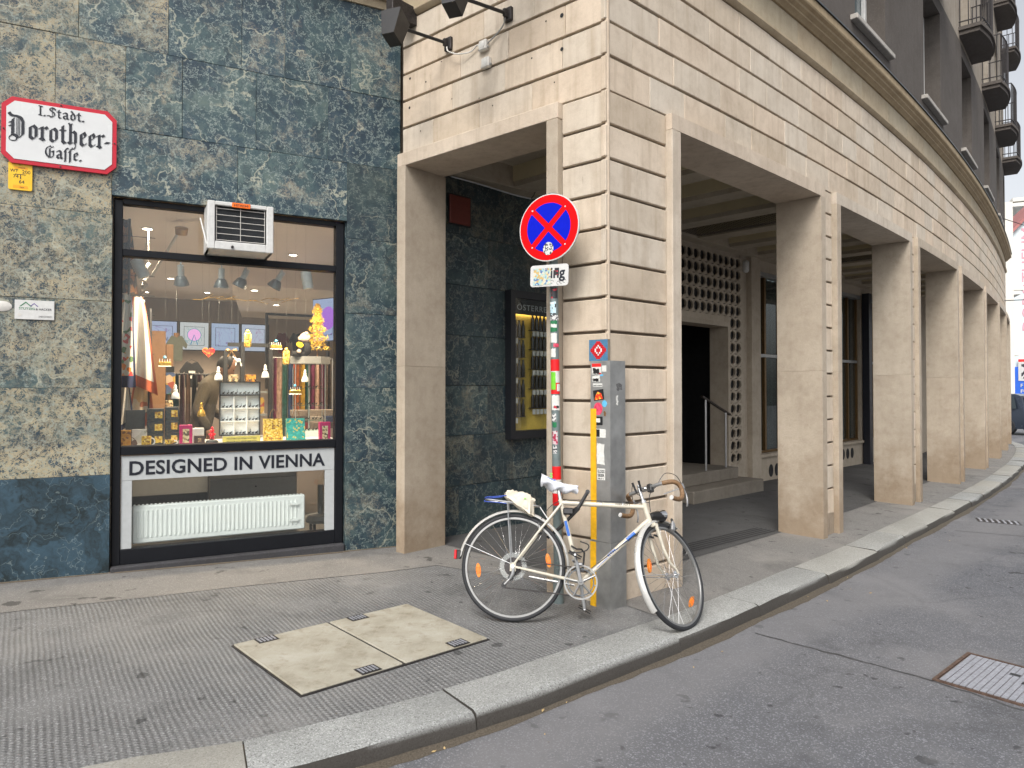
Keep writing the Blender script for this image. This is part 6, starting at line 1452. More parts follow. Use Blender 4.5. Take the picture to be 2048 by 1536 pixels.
M['p_box'] = print_mat('box_print', [(.015, .02, .025), (.02, .03, .035), (.05, .045, .03)], 90); M['p_pink'] = plain('pink_card', (.42, .008, .10), .35); M['p_cream'] = print_mat('cream_print', [(.55, .45, .25), (.1, .07, .04), (.6, .52, .36), (.3, .2, .1)], 60)
box_item('book', 'orange patterned booklet at the left end of the window display', 'book', .052, .24, .075, .012, .142, M['p_orange'], rx=-6); box_item('book', 'grey booklet with a dark haired portrait beside the orange one', 'book', .132, .29, .112, .012, .145, M['p_grey'], rx=-6)
box_item('display_board', 'plain dark board standing behind the booklets', 'board', .085, .43, .145, .015, .30, M['unit_dark'])
for i, (u, y, z) in enumerate(((.245, .37, DZs), (.245, .37, DZs + .104), (.245, .37, DZs + .208), (.380, .40, DZs), (.380, .40, DZs + .108), (.380, .40, DZs + .216))):
    box_item('mug_box', ('%s dark mug box in the %s stack' % (('bottom', 'middle', 'top')[i % 3], ('left', 'right')[i // 3])), 'box', u, y, .128 if i < 3 else .108, .10, .102 if i < 3 else .106, M['p_box'], z=z, front=M['p_gold'], group='stacked mug boxes', inset=(.45, .2, .9, .75))
def mug(lab, u, y, r, h, saucer):
    t = thing('cup' if saucer else 'mug', lab, 'cup' if saucer else 'mug', FA @ T3(u, y, DZs))
    z0 = .006 if saucer else 0
    obj('bowl', MB().lathe([(r * (.6 if saucer else .95), z0), (r, z0 + h * .5), (r, z0 + h), (r * .9, z0 + h), (r * .85, z0 + .006), (1e-5, z0 + .006)], 20), M['p_gold'], t, smooth=40); obj('handle', MB().tube([(r * .95 + .028 * sin(pi * k / 8), 0, z0 + h * .5 + h * .32 * cos(pi * k / 8)) for k in range(9)], .005, 8), M['white'], t, smooth=True)
    if saucer: obj('saucer', MB().lathe([(.02, 0), (.052, .008), (.054, .010), (.02, .004), (1e-5, .004)], 24), M['p_cream'], t, smooth=40)
mug('gold patterned mug with white handle in the window', .238, .20, .036, .092, False); mug('small gold patterned teacup on a saucer in the window', .410, .22, .034, .050, True)
for (u, y, lab) in ((.487, .27, 'pink souvenir box with a cream picture beside the stacked mug boxes'), (1.645, .22, 'pink souvenir box with a cream picture at the right end of the window')):
    box_item('souvenir_box', lab, 'box', u, y, .100, .05, .172, M['p_pink'], front=M['p_cream'], inset=(.25, .12, .75, .80))
box_item('chocolate_box', 'dark brown box with a tree motif on a clear stand', 'box', .605, .33, .085, .05, .075, plain('choc_brown', (.05, .025, .018), .4), front=M['p_cream'], inset=(.35, .25, .65, .7)); box_item('card_stack', 'pale stacked cards behind the brown box', 'cards', .600, .42, .09, .05, .135, M['off_white'])
t = thing('red_figure', 'glossy red little figure on a dark round stand in the window', 'figurine', FA @ T3(.745, .31, DZs)); rp_ = plain('red_gloss', (.72, .008, .02), .15)
obj('stand', MB().lathe([(.052, 0), (.052, .008), (.046, .03), (.02, .04), (1e-5, .04)], 24), M['unit_dark'], t, smooth=40)
obj('body', MB().ball((0, 0, .075), .022, 12, 1.2).ball((0, 0, .112), .019, 12).ball((0, 0, .138), .012, 10).ball((-.020, 0, .085), .009, 8).ball((.020, 0, .085), .009, 8).ball((-.010, 0, .05), .011, 8).ball((.010, 0, .05), .011, 8), rp_, t, smooth=True)
t = thing('shelf_cabinet', 'white pigeonhole cabinet full of black figurines in the window', 'cabinet', FA @ T3(.835, .55, DZs)); cw, chh = .335, .535
obj('back', MB().box(0, .04, .06, cw, .05, chh), M['rad_white'], t); obj('frame', MB().box(-.008, 0, .06, 0, .05, chh).box(cw, 0, .06, cw + .008, .05, chh).box(-.008, 0, chh, cw + .008, .05, chh + .008).box(-.008, 0, .052, cw + .008, .05, .06).box(-.008, -.004, .415, cw + .008, .05, .425), M['black'], t); obj('pedestal', MB().box(.02, .01, 0, cw - .02, .05, .0515), M['white'], t)
for z in (.178, .296): obj('shelf', MB().box(0, 0, z, cw, .04, z + .006), M['rad_white'], t)
for x in (.112, .223): obj('divider', MB().box(x, .001, .061, x + .006, .04, .414), M['rad_white'], t)
rf = random.Random(4); M['fig'] = plain('figurine_black', (.02, .018, .016), .35, .3, .3)
figm = None
def figurine(i, u, y, z):
    mb = MB(); h = rf.uniform(.022, .045)
    mb.ball((0, 0, h * .45), h * .34, 8, .8).ball((h * .4, 0, h * .75), h * .18, 8); mb.tube([(h * .25, 0, h * .5), (h * .4, 0, h * .75)], h * .09, 5)
    for dx in (-.22, .22): mb.tube([(dx * h, 0, 0), (dx * h, 0, h * .4)], h * .08, 5)
    if i % 4 == 0: mb.tube([(h * .3, 0, h * .5), (h * .42, 0, h * 1.7)], h * .07, 5)
    return mb
fm_ = [obj_ for obj_ in ()]; meshes_ = []
k = 0
spots = [(x + dx, z, 'in the %s %s hole of the white pigeonhole cabinet' % (zn, xn)) for (z, zn) in ((.062, 'lower'), (.186, 'middle'), (.304, 'upper')) for (x, xn) in ((.012, 'left'), (.126, 'centre'), (.237, 'right')) for dx in (.012, .044, .075)] + [(.025 + .036 * i, .427, 'on the top tray of the white pigeonhole cabinet') for i in range(9)]
for (x, z, w_) in spots:
    if k < 6:
        o = obj('figurine', figurine(k, 0, 0, 0), M['fig'], None, smooth=50, M=FA @ T3(.835 + x, .572, DZs + z)); meshes_.append(o)
    else:
        o = meshes_[k % 6].copy(); COL.objects.link(o); o.matrix_world = FA @ T3(.835 + x, .572, DZs + z)
    _tag(o, 'tiny black metal figurine standing ' + w_, 'figurine', 'black figurines ' + w_); k += 1
for i in range(7):
    o = meshes_[i % 6].copy(); COL.objects.link(o); o.matrix_world = FA @ T3(.85 + i * .048, .575, DZs + .544); o.data = meshes_[i % 6].data; _tag(o, 'tiny gilt figurine lined up on top of the pigeonhole cabinet', 'figurine', 'figurines on top of the cabinet')
t = thing('price_strip', 'yellow lettered strip in front of the pigeonhole cabinet', 'sign', FA @ T3(.825, .25, DZs)); obj('strip', MB().box(0, 0, 0, .308, .004, .066), plain('pale_yellow', (.62, .52, .12), .4), t)
for z in (.038, .014): obj('lettering', moved(text_mesh('WIENER BRONZE WIENER HANDWERK', .25, .013, .0006), T3(.03, -.0002, z)), M['ink'], t)
for (u, y, mt, lab) in ((1.185, .37, 'p_gold', 'gold patterned paper bag standing in the window'), (1.385, .36, 'p_teal', 'teal patterned paper bag standing in the window')):
    t = thing('paper_bag', lab, 'bag', FA @ T3(u, y, DZs)); obj('body', MB().add([(0, 0, 0), (.165, 0, 0), (.165, .07, 0), (0, .07, 0), (-.004, .01, .205), (.155, .01, .205), (.155, .055, .205), (-.004, .055, .205)], [(3, 2, 1, 0), (0, 1, 5, 4), (1, 2, 6, 5), (2, 3, 7, 6), (3, 0, 4, 7)]), M[mt], t)
    obj('side', MB().add([(.1655, .002, 0), (.1655, .068, 0), (.1555, .053, .203), (.1555, .012, .203)], [(0, 1, 2, 3)]), M['off_white'], t); obj('handle', MB().tube([(.05 + .03 * (1 - cos(pi * k / 8)), .02, .20 + .09 * sin(pi * k / 8)) for k in range(9)], .003, 5), M['s_brown'], t, smooth=True)
# glass shelf stand with grey top, bear and gold tree
t = thing('glass_stand', 'tall glass shelf stand with a grey octagonal top at the right of the display', 'display stand', FA @ T3(1.72, 1.02, DZs))
def octp(rx, ry, z0, z1): return MB().lathe([(1.0, z0), (1.0, z1)], 8, Matrix.Diagonal((rx, ry, 1, 1)) @ RZ(22.5))
obj('top', octp(.215, .17, .728, .802), M['unit_grey'], t); obj('base', octp(.20, .16, 0, .05), M['white'], t); obj('pole', MB().tube([(0, 0, .05), (0, 0, .728)], .010, 10), M['alu'], t, smooth=True)
M['shelf_glass'] = window_glass('shelf_glass', (.75, .88, .84), .03)
for z in (.155, .305, .475): obj('shelf', octp(.18, .14, z, z + .008), M['shelf_glass'], t)
for a in (30, 150, 210, 330): obj('upright', MB().tube([(.17 * cos(R(a)), .13 * sin(R(a)), .05), (.17 * cos(R(a)), .13 * sin(R(a)), .728)], .004, 6), M['alu'], t)
for j, z in enumerate((.052, .164, .314, .484)):
    for i in range(7):
        o = meshes_[(i + j) % 6].copy(); COL.objects.link(o); o.matrix_world = FA @ T3(1.60 + i * .038, .98 + .03 * (i % 2), DZs + z); sn = ('base', 'lowest shelf', 'middle shelf', 'top shelf')[j]; _tag(o, 'tiny dark figurine standing on the %s of the glass stand' % sn, 'figurine', 'figurines on the %s of the glass stand' % sn)
t = thing('teddy_bear', 'pale headed teddy bear in a black suit sitting on the grey stand', 'teddy bear', FA @ T3(1.66, .93, DZs + .803)); M['plush'] = plain('plush_cream', (.62, .48, .38), .95, bump=.5, sc=90); M['suit'] = plain('black_suit', (.012, .012, .013), .9)
obj('suit', MB().ball((0, 0, .075), .062, 14, 1.25).tube([(-.02, -.03, .02), (-.14, -.05, .022)], .028, 10).tube([(-.03, .03, .02), (-.12, .02, .022)], .026, 10).tube([(-.03, -.05, .12), (-.07, -.075, .05)], .021, 10), M['suit'], t, smooth=True); obj('head', MB().ball((-.005, -.01, .185), .056, 16, .9).ball((-.05, -.02, .175), .026, 10).ball((.0, .045, .225), .02, 8).ball((.0, -.055, .225), .02, 8), M['plush'], t, smooth=True); obj('paw', MB().ball((-.075, -.08, .045), .022, 10), M['plush'], t, smooth=True); obj('tag', MB().prism(ell(0, 0, .035, .026), -.002, .002, T3(-.07, -.09, .11) @ RY(20)), M['yellow'], t)
t = thing('gold_tree', 'bushy golden tinsel tree on the grey stand', 'tinsel tree', FA @ T3(1.80, 1.02, DZs + .803)); rt = random.Random(6); tw = MB(); M['tinsel'] = plain('gold_tinsel', (.95, .52, .05), .5, .0, .35, 40)
for i in range(2600):
    h = rt.random() ** .8; r0 = .145 * (1 - h * .78) * (.72 + .28 * sin(h * 31) + .12 * rt.random()); a = rt.random() * 6.283; rr_ = r0 * sqrt(rt.random()); c = Vector((rr_ * cos(a), rr_ * sin(a), .07 + h * .47)); d = Vector((rt.gauss(0, 1), rt.gauss(0, 1), rt.gauss(0, .6))).normalized() * rt.uniform(.016, .034); n_ = Vector((rt.gauss(0, 1), rt.gauss(0, 1), rt.gauss(0, 1))).normalized() * .0045
    tw.add([c - n_, c + n_, c + d], [(0, 1, 2)])
obj('crown', tw, M['tinsel'], t); obj('trunk', MB().tube([(0, 0, 0), (0, 0, .5)], .006, 6), M['s_brown'], t); obj('bow', MB().ball((-.03, -.05, .09), .022, 8, .7).ball((.0, -.06, .09), .022, 8, .7), M['p_cream'], t, smooth=True)
# ornaments hanging on threads
def orn(name, lab, u, y, z, build, mat):
    t = thing(name, lab, 'ornament', FA @ T3(u, y, z)); obj('body', build(), mat, t, smooth=40); obj('thread', MB().tube([(0, 0, 0), (0, 0, CZs - z)], .0004, 3, caps=False), M['unit_dark'], t); return t
bell = lambda: MB().lathe([(1e-5, -.125), (.034, -.125), (.036, -.115), (.030, -.085), (.014, -.06), (.018, -.05), (.010, -.035), (.013, -.02), (.008, -.006), (1e-5, 0)], 16)
M['porcelain'] = plain('white_porcelain', (.72, .71, .68), .2, vary=.08, sc=60); M['gilt'] = plain('gilt', (.45, .28, .05), .3, .6, .3, 50)
orn('bell_ornament', 'white dress shaped bell hanging in front of the dark boxes', .465, .5, 1.546, bell, M['porcelain']); orn('bell_ornament', 'gold dress shaped bell hanging before the bending man', .674, .5, 1.39, bell, M['gilt']); orn('bell_ornament', 'white dress shaped bell hanging left of the pigeonhole cabinet', .811, .5, 1.71, bell, M['porcelain']); orn('bell_ornament', 'white dress shaped bell hanging right above the pigeonhole cabinet', 1.227, .6, 1.735, bell, M['porcelain']); orn('bell_ornament', 'white dress shaped bell hanging inside the glass stand', 1.633, .80, 1.70, bell, M['porcelain'])
fig2 = lambda: MB().box(-.030, -.02, -.15, .030, .02, -.012, .012).ball((0, 0, -.005), .018, 10)
orn('gilt_ornament', 'gilt figure ornament hanging before the last rear screen', 1.057, .5, 2.034, fig2, M['p_gold']); orn('gilt_ornament', 'gilt figure ornament hanging left of the grey stand top', 1.416, .6, 1.884, fig2, M['p_gold'])
hp_ = [(.048 * (16 * sin(t) ** 3) / 16, .045 * (13 * cos(t) - 5 * cos(2 * t) - 2 * cos(3 * t) - cos(4 * t)) / 16) for t in [2 * pi * i / 30 for i in range(30)]]
orn('heart_ornament', 'red quilted heart hanging above the bending man', .728, .5, 1.835, lambda: MB().prism([(x * 1.08, z * 1.15) for x, z in hp_], -.016, .016), print_mat('heart_red', [(.55, .02, .02), (.62, .04, .03), (.6, .25, .05)], 90))
orn('horse_ornament', 'small white horse ornament hanging over the cabinet', 1.0, .7, 1.79, lambda: MB().ball((0, 0, -.02), .026, 10, .8).ball((-.035, 0, .015), .014, 8).tube([(-.02, 0, -.01), (-.035, 0, .015)], .010, 6).tube([(.015, 0, -.03), (.03, 0, -.07)], .007, 6).tube([(-.015, 0, -.03), (-.02, 0, -.065)], .007, 6), M['porcelain'])
orn('bow_ornament', 'brown glitter bow hanging above the dark display frame', .93, .6, 1.86, lambda: MB().ball((-.03, 0, .0), .024, 8, .7).ball((.03, 0, .0), .024, 8, .7).tube([(0, 0, 0), (-.03, 0, -.06)], .008, 5).tube([(0, 0, 0), (.03, 0, -.06)], .008, 5), plain('bow_brown', (.22, .13, .05), .5, .4))
def cake(lab, u, y, z):
    t = thing('cake_ornament', lab, 'ornament', FA @ T3(u, y, z)); obj('base', MB().box(-.05, -.03, 0, .05, .03, .035, .004), M['gilt'], t); obj('icing', MB().box(-.054, -.034, -.008, .054, .034, -.0005, .004), M['porcelain'], t)
    for i in range(5): obj('candle', MB().tube([(-.04 + i * .02, 0, .035), (-.04 + i * .02, 0, .062)], .003, 5), M['white'], t)
    obj('flourish', MB().ball((.0, 0, .075), .014, 8), M['s_cyan'], t, smooth=True); obj('thread', MB().tube([(0, 0, .08), (0, 0, CZs - z)], .0004, 3, caps=False), M['unit_dark'], t)
cake('golden cake ornament hanging before the left screens', .382, .6, 1.71); cake('golden cake ornament hanging beside the glass stand', 1.48, .5, 1.462); cake('golden cake ornament hanging over the scarf rack', 1.34, .7, 1.89)
br = MB(); rb2 = random.Random(2)
for i in range(9): a0 = rb2.uniform(-.3, .3); br.tube(catmull([(.10 * i, .02 * rb2.random(), rb2.uniform(-.02, .02)), (.10 * i + .08, .02, rb2.uniform(-.02, .03)), (.10 * i + .17, .0, rb2.uniform(-.03, .05))], 4), .0025, 4)
obj('gilt_branch', br, M['gilt'], None, M=FA @ T3(.62, .85, 2.36), label='thin gilded branch hanging across the display window', cat='branch')
# ---- clothes, racks and fixtures deeper in the shop
def shirt(lab, u, y, z, w, h, mat, rz=0):
    t = thing('shirt', lab, 'shirt', FA @ T3(u, y, z) @ RZ(rz)); k = w / 2
    obj('cloth', MB().prism([(-k * .55, 0), (k * .55, 0), (k * .60, h * .62), (k * .95, h * .50), (k * 1.05, h * .66), (k * .50, h), (k * .18, h * .97), (0, h * .92), (-k * .18, h * .97), (-k * .50, h), (-k * 1.05, h * .66), (-k * .95, h * .50), (-k * .60, h * .62)], -.03, .03), mat, t); return t
t = shirt('grey green shirt on a bust before the rear screens', .54, 2.0, 1.80, .20, .27, plain('grey_shirt', (.10, .11, .085), .9)); obj('neck', MB().tube([(0, 0, .25), (0, 0, .30)], .03, 10), M['s_brown'], t)
t = shirt('black printed shirt on a hanger on the rear wall', .82, 4.0, 1.52, .28, .34, M['suit']); obj('print', MB().box(-.04, -.032, .12, .04, -.031, .22), M['off_white'], t); obj('hanger', MB().tube([(-.07, 0, .335), (0, 0, .37), (.07, 0, .335)], .004, 5), M['black'], t)
for i in range(3): shirt(('maroon shirt hanging on the right shop wall', 'black shirt hanging on the right shop wall', 'red shirt low on the right shop wall')[i], 2.05 + .2 * i - (.25 if i == 2 else 0), 4.4, 2.02 - (.22 if i == 2 else 0), .18, .30 if i < 2 else .18, (plain('maroon', (.10, .012, .02), .9), M['suit'], M['s_red'])[i])
M['tex1'] = print_mat('rack_cloth', [(.25, .05, .03), (.05, .08, .16), (.35, .22, .04), (.12, .08, .05), (.4, .3, .2), (.03, .10, .08)], 16, .8)
rk2 = thing('scarf_rack', 'rack crowded with colourful scarves behind the display', 'rack', FA @ T3(1.62, 2.6, .06)); obj('rail', MB().tube([(0, 0, 1.82), (.75, .1, 1.82)], .012, 8), M['alu'], rk2)
for x in (0, .75): obj('post', MB().tube([(x, x * .13, 0), (x, x * .13, 1.82)], .012, 8), M['alu'], rk2)
rc = random.Random(12)
for i in range(11):
    mt = plain('scarf_colour_%d' % i, rc.choice([(.40, .24, .02), (.25, .03, .02), (.03, .06, .15), (.10, .07, .05), (.45, .30, .22), (.02, .10, .08), (.35, .10, .02), (.15, .02, .06)]), .85, vary=.45, sc=22)
    obj('scarf', MB().grid(lambda a, b, i=i: (.02 + i * .068 + (a - .5) * .062, .0 + .03 * sin(a * 6 + i) + .1 * i / 11, 1.82 - (.75 + .1 * (i % 3)) * b), 6, 6), mt, rk2, smooth=60)
cr2 = thing('clothes_rack', 'rack of dark coats and bags behind the bending man', 'rack', FA @ T3(.36, 2.9, .06)); obj('rail', MB().tube([(0, 0, 1.62), (.62, .25, 1.62)], .012, 8), M['black'], cr2)
for x in (0, .62): obj('post', MB().tube([(x, x * .4, 0), (x, x * .4, 1.62)], .012, 8), M['black'], cr2)
for i in range(9):
    mt = plain('coat_colour_%d' % i, rc.choice([(.02, .03, .035), (.05, .02, .025), (.03, .03, .03), (.09, .05, .03), (.015, .05, .055), (.12, .08, .05)]), .9, vary=.3, sc=14)
    obj('coat', MB().grid(lambda a, b, i=i: (.03 + i * .066 + (a - .5) * .075 * (.6 + .4 * b), .03 * sin(a * 5 + i * 2) + .027 * i, 1.62 - (.85 + .08 * (i % 3)) * b), 6, 6), mt, cr2, smooth=60)
for j in range(3):
    for i in range(5):
        box_item('folded_textiles', 'stack of folded textiles %s on the %s level of the counter' % (('far left', 'left', 'in the middle', 'right', 'far right')[i], ('lower', 'middle', 'upper')[j]), 'textiles', 1.78 + i * .18, 2.02 + .05 * j, .15, .22, .07, plain('textile_%d_%d' % (i, j), rc.choice([(.3, .25, .2), (.25, .05, .05), (.05, .07, .14), (.35, .25, .08), (.1, .08, .07), (.4, .35, .3)]), .9, vary=.25, sc=40), z=1.041 + j * .072)
bs = thing('dark_fixture', 'black shop fixture with tall posts behind the pigeonhole cabinet', 'fixture', FA @ T3(.98, 1.75, .06))
for x in (0, .17, .46): obj('post', MB().box(x, 0, 0, x + .045, .05, 1.95 - (.1 if x == 0 else 0), .003), M['black'], bs)
obj('beam', MB().box(.045, .005, 1.90, .46, .045, 1.94), M['black'], bs)
for z in (.9, 1.15, 1.4): obj('shelf', MB().box(.05, .06, z, .46, .36, z + .02), M['unit_grey'], bs)
for i, (x, z, mt) in enumerate(((.06, 1.42, 'p_cream'), (.24, 1.42, 'p_orange'), (.33, 1.17, 'tex1'), (.08, 1.17, 's_brown'))): box_item('goods_box', ('cream box on the top shelf of the black fixture', 'orange box on the top shelf of the black fixture', 'patterned box low on the black fixture', 'brown box low on the black fixture')[i], 'box', .98 + x, 1.83, .10, .1, .18, M[mt], z=.06 + z)
box_item('counter', 'pale shop counter behind the glass stand', 'counter', 1.75, 2.0, .95, .5, .98, M['room_wall'], z=.06); box_item('wall_unit', 'tall dark shelf unit at the rear left of the shop', 'shelf unit', .30, 3.3, .28, .4, 1.72, M['unit_dark'], z=.06)
wr_ = thing('bag_rack', 'tall rack of brown printed bags at the left of the shop', 'rack', FA @ T3(.27, 1.5, .06)); obj('panel', MB().box(0, 0, 0, .15, .2, 2.02), M['s_brown'], wr_)
for i in range(5): obj('bag', MB().box(.152, .02 + .01 * (i % 2), .55 + i * .28, .22 + .02 * (i % 2), .16, .77 + i * .28, .006), (M['s_brown'], M['p_orange'], M['p_cream'], M['tex1'], M['s_brown'])[i], wr_)
mw = thing('wall_cabinet', 'dark framed wall cabinet with clothes on the right shop wall', 'wall cabinet', FA @ T3(1.85, 4.55, 1.5)); obj('frame', MB().box(0, 0, 0, .03, .1, 1.12).box(.9, 0, 0, .93, .1, 1.12).box(.03, 0, 1.09, .9, .1, 1.12), M['black'], mw); obj('shelf', MB().box(.03, -.2, .42, .9, .1, .45), M['off_white'], mw)
# ---- the man bending over the goods
def skin_body(name, joints, bones, mat, parent, M4, sub=2):
    me = bpy.data.meshes.new(name); me.from_pydata([j[0] for j in joints], bones, []); o = bpy.data.objects.new(name, me); COL.objects.link(o)
    md = o.modifiers.new('skin', 'SKIN'); md.use_smooth_shade = True
    for v, j in zip(me.skin_vertices[0].data, joints): v.radius = j[1]; 
    me.skin_vertices[0].data[0].use_root = True
    ms = o.modifiers.new('sub', 'SUBSURF'); ms.levels = sub; ms.render_levels = sub
    for m in mat: me.materials.append(m)
    o.parent = parent; 
    if M4: o.matrix_local = M4
    return o
man = thing('person', 'man in olive grey sweater and dark trousers bending over the shop goods', 'person', FA @ T3(.80, 2.35, .06))
M['sweater'] = plain('olive_sweater', (.07, .058, .040), .95, bump=.3, sc=60); M['trousers'] = plain('dark_trousers', (.015, .015, .017), .9); M['skin'] = plain('skin', (.30, .16, .10), .55, vary=.08, sc=14); M['hair'] = plain('black_hair', (.012, .010, .009), .6, bump=.5, sc=120)
J = [((0, 0, .95), (.16, .12)), ((.03, 0, 1.18), (.17, .125)), ((.10, 0, 1.42), (.19, .12)), ((.16, 0, 1.56), (.10, .09)), ((.205, 0, 1.63), (.055, .055)),
     ((.06, -.20, 1.47), (.075, .07)), ((-.05, -.27, 1.22), (.058, .055)), ((.08, -.26, .99), (.045, .042)), ((.06, .20, 1.47), (.075, .07)), ((.12, .26, 1.22), (.058, .055)), ((.30, .24, 1.08), (.045, .042)),
     ((-.02, -.09, .88), (.10, .10)), ((.02, -.10, .48), (.075, .075)), ((-.01, -.10, .10), (.055, .05)), ((-.02, .09, .88), (.10, .10)), ((.02, .10, .48), (.075, .075)), ((-.01, .10, .10), (.055, .05))]
Bn = [(0, 1), (1, 2), (2, 3), (3, 4), (2, 5), (5, 6), (6, 7), (2, 8), (8, 9), (9, 10), (0, 11), (11, 12), (12, 13), (0, 14), (14, 15), (15, 16)]
skin_body('body', J, Bn, [M['sweater']], man, None)
HD = T3(.275, -.01, 1.70) @ RY(38)
def headf(u, v):
    a = 2 * pi * u; p = pi * v; x = .092 * sin(p) * cos(a); y = .074 * sin(p) * sin(a); z = -.115 * cos(p)
    if z < 0: x *= 1 - .25 * (z / -.115) ** 2 if cos(a) < 0 else 1; y *= 1 - .28 * (z / -.115) ** 2
    f = max(0, cos(a)) ** 8 * math.exp(-((z + .02) / .025) ** 2) * .024; return (x + f, y, z)
obj('head', MB().grid(headf, 28, 18, m=HD, closeu=True), M['skin'], man, smooth=True)
obj('hair', MB().grid(lambda u, v: (-.014 + .095 * sin(pi * v * .62) * cos(2 * pi * u), .081 * sin(pi * v * .62) * sin(2 * pi * u), .014 + .117 * cos(pi * v * .62)), 24, 12, m=HD @ RY(-22), closeu=True), M['hair'], man, smooth=True)
for s_ in (-1, 1): obj('ear', MB().ball((-.005, s_ * .074, -.01), .020, 10, 1.4, HD), M['skin'], man, smooth=True); obj('eye', MB().ball((.083, s_ * .030, .008), .009, 8, 1, HD), M['black'], man, smooth=True)
obj('trousers', MB().tube([(-.012, -.095, .93), (.018, -.10, .5), (-.012, -.10, .05)], [.125, .092, .075], 14).tube([(-.012, .095, .93), (.018, .10, .5), (-.012, .10, .05)], [.125, .092, .075], 14), M['trousers'], man, smooth=True)
for (c, s_) in (((.08, -.26, .97), -1), ((.33, .24, 1.06), 1)):
    hm = MB().ball(c, .042, 10, 1.1)
    for i in range(4): hm.tube([(c[0] - .026 + i * .017, c[1], c[2] - .03), (c[0] - .030 + i * .019, c[1] + .006, c[2] - .075), (c[0] - .024 + i * .018, c[1] + .02, c[2] - .10 + .006 * (i % 3))], [.009, .008, .007], 6)
    hm.tube([(c[0] + .03, c[1] + .01, c[2]), (c[0] + .055, c[1] + .015, c[2] - .045)], [.010, .008], 6)
    obj('hand', hm, M['skin'], man, smooth=True)
for s_ in (-1, 1): obj('shoe', MB().box(-.09, s_ * .10 - .045, 0, .17, s_ * .10 + .045, .07, .02), M['black'], man, smooth=30)
# ------------------------------------------------------------------ end of the street
def fbuild(name, lab, M4): return thing(name, lab, 'building', M4)
M['pale_wall'] = plain('pale_blue_wall', (.66, .74, .77), .85, vary=.05, sc=.4); M['cream_wall'] = plain('cream_facade', (.70, .68, .62), .85, vary=.04, sc=.8); M['roof_red'] = plain('red_roof', (.40, .16, .15), .8, vary=.2, sc=3); M['hoard'] = plain('blue_hoarding', (.012, .12, .62), .5, vary=.1, sc=2)
WB = frame(35.85, 51.4, -20)                         # gable wall closing the view
wb = fbuild('gable_building', 'tall pale gable building with pink vertical lettering at the street end', WB)
obj('wall', MB().prism([(0, -1.2), (22, -1.2), (22, 19), (6, 19), (0, 12.2)], 0, 10), M['pale_wall'], wb)
obj('roof', MB().prism([(-.15, 12.1), (-.15, 12.35), (5.95, 19.25), (8, 19.25), (8, 19.05), (6.05, 19.05)], -.35, 10), M['roof_red'], wb)
for (x, h) in ((2.2, 1.2), (3.4, 1.3)): obj('chimney', MB().box(x, 1.2, 13.2, x + .45, 1.9, 15.6 + h), M['roof_red'], wb)
tt = text_mesh('DOROTHEUM', 7.4, .66, .01, .004); obj('lettering', moved(tt, T3(1.62, -.012, 5.6) @ RY(-90)), plain('pink_letters', (.72, .34, .40), .7), wb)
obj('hoarding', MB().box(.15, -.22, -1.0, 12, -.05, 3.0), M['hoard'], wb); obj('poster', MB().box(.62, -.26, 2.0, 2.2, -.23, 3.55), M['white'], wb); obj('poster_picture', MB().box(.80, -.275, 2.15, 1.6, -.262, 3.2), print_mat('poster_print', [(.03, .03, .04), (.6, .6, .6), (.1, .1, .12)], 3), wb)
obj('poster_band', MB().box(.62, -.27, 3.36, 2.2, -.262, 3.55), M['s_red'], wb)
for i, s_ in enumerate(('F  W', 'FOR', 'BT')): obj('lettering', moved(text_mesh(s_, .7, .24, .01, .02), T3(.75, -.24, 1.55 - i * .40)), M['white'], wb)
CB = frame(30.4, 43.6, 66)
cbd = fbuild('cream_building', 'narrow cream facade with cornices before the gable building', CB)
obj('wall', MB().box(-2, 0, -1.2, 6.5, 6, 12.5), M['cream_wall'], cbd)
for (z, p_) in ((7.0, .35), (7.25, .5), (12.2, .6), (12.5, .75), (3.4, .25)): obj('cornice', MB().box(-2, -p_, z, 6.5, 0, z + .22), M['cream_wall'], cbd)
for i in range(4):
    for z in (4.3, 8.3):
        w = obj('window', MB().box(-1.4 + i * 1.9, -.03, z, -.5 + i * 1.9, -.01, z + 1.7), M['win_dark'], cbd); obj('window_frame', MB().box(-1.55 + i * 1.9, -.08, z - .1, -1.41 + i * 1.9, 0, z + 1.85).box(-.49 + i * 1.9, -.08, z - .1, -.35 + i * 1.9, 0, z + 1.85).box(-1.55 + i * 1.9, -.12, z + 1.86, -.35 + i * 1.9, 0, z + 2.0), M['cream_wall'], w)
for (a, b, lab) in (((12.9, 19.2, 6.25), (42, 40, 8.0), 'thin overhead wire high across the street end'), ((13.2, 19.6, 3.9), (40, 36, 8.2), 'thin sagging overhead wire low across the street end')):
    A_, B_ = Vector(a), Vector(b); obj('overhead_wire', MB().tube([A_.lerp(B_, i / 12) - Vector((0, 0, .5 * sin(pi * i / 12))) for i in range(13)], .012, 4), M['iron'], None, label=lab, cat='wire')
# parked car
gxy = (20.1, 30.2)
CM = T3(*gxy, gz(*gxy) - .085) @ RZ(115)
car = thing('parked_car', 'dark blue grey estate car with red tail light at the street end', 'car', CM)
M['car_paint'] = plain('dark_car_paint', (.035, .045, .065), .22, .3, .05, 5); M['car_glass'] = plain('car_window', (.03, .04, .045), .08)
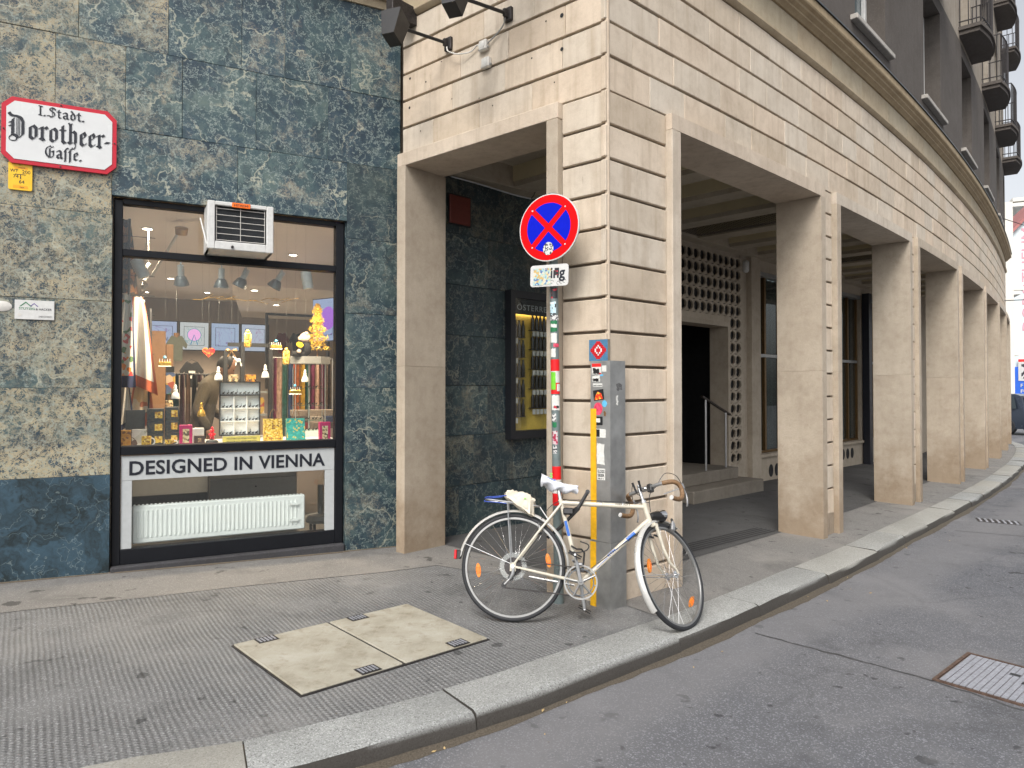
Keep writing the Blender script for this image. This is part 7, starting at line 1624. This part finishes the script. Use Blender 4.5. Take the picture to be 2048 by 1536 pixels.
# x forward, y left; side outline swept across with tumblehome
prof = [(-2.1, .32), (-2.16, .55), (-2.12, .95), (-2.02, 1.02), (-1.82, 1.55), (-1.6, 1.62), (.0, 1.64), (.55, 1.52), (1.25, 1.05), (1.95, .92), (2.15, .72), (2.18, .35), (2.1, .24), (-2.0, .24)]
def ring(y, k): return [(x, y * (1 if z < 1.0 else 1 - .22 * (z - 1.0) / .62), z) for x, z in prof]
ys = [-.86, -.84, -.5, 0, .5, .84, .86]; vs = []
for y in ys:
    s_ = .97 if abs(y) == .86 else 1.0
    vs += [(x * s_, (y if abs(y) < .86 else y) * (1 if z < 1.0 else 1 - .20 * (z - 1.0) / .62), .24 + (z - .24) * (s_ if z > 1 else 1)) for x, z in prof]
L = len(prof); fs = [(i * L + k, i * L + (k + 1) % L, (i + 1) * L + (k + 1) % L, (i + 1) * L + k) for i in range(len(ys) - 1) for k in range(L)] + [tuple(range(L))[::-1], tuple((len(ys) - 1) * L + k for k in range(L))]
body = obj('body', MB().add(vs, fs), M['car_paint'], car, smooth=35)
obj('rear_window', MB().add([(-2.035, -.62, 1.08), (-2.035, .62, 1.08), (-1.865, .56, 1.50), (-1.865, -.56, 1.50)], [(0, 1, 2, 3)]), M['car_glass'], car)
for s_ in (-1, 1):
    y = s_ * .872
    for (a, b, c, d) in ((-1.75, -.95, -1.0, -1.6), (-.88, .08, .02, -.9), (.16, 1.0, .42, .12)): obj('side_window', MB().add([(a, y, 1.04), (b, y, 1.04), (c, y * .845, 1.53), (d, y * .845, 1.53)], [(0, 1, 2, 3) if s_ < 0 else (3, 2, 1, 0)]), M['car_glass'], car)
    obj('tail_light', MB().box(-2.175, s_ * .70 - .11, .80, -2.06, s_ * .70 + .13, 1.14, .03), M['red_lens'], car); obj('headlight', MB().box(2.02, s_ * .62 - .16, .62, 2.19, s_ * .62 + .16, .80, .03), M['white'], car)
    obj('mirror', MB().box(.78, s_ * .9, .98, .92, s_ * 1.04, 1.12, .03), M['car_paint'], car)
    for x in (-1.38, 1.32):
        wh = obj('wheel', MB().lathe([(.20, -.10), (.30, -.11), (.32, -.08), (.32, .08), (.30, .11), (.20, .10)], 24, T3(x, s_ * .79, .32) @ RX(90)), M['rubber'], car, smooth=40); obj('rim', MB().lathe([(1e-5, -.105), (.2, -.11), (.2, .11), (1e-5, .105)], 16, T3(x, s_ * .79, .32) @ RX(90)), M['alu'], wh, smooth=30)
obj('bumper', MB().box(-2.24, -.84, .30, -2.08, .84, .56, .04), M['car_paint'], car, smooth=30); obj('number_plate', MB().box(-2.19, -.26, .80, -2.155, .26, .91), M['white'], car)
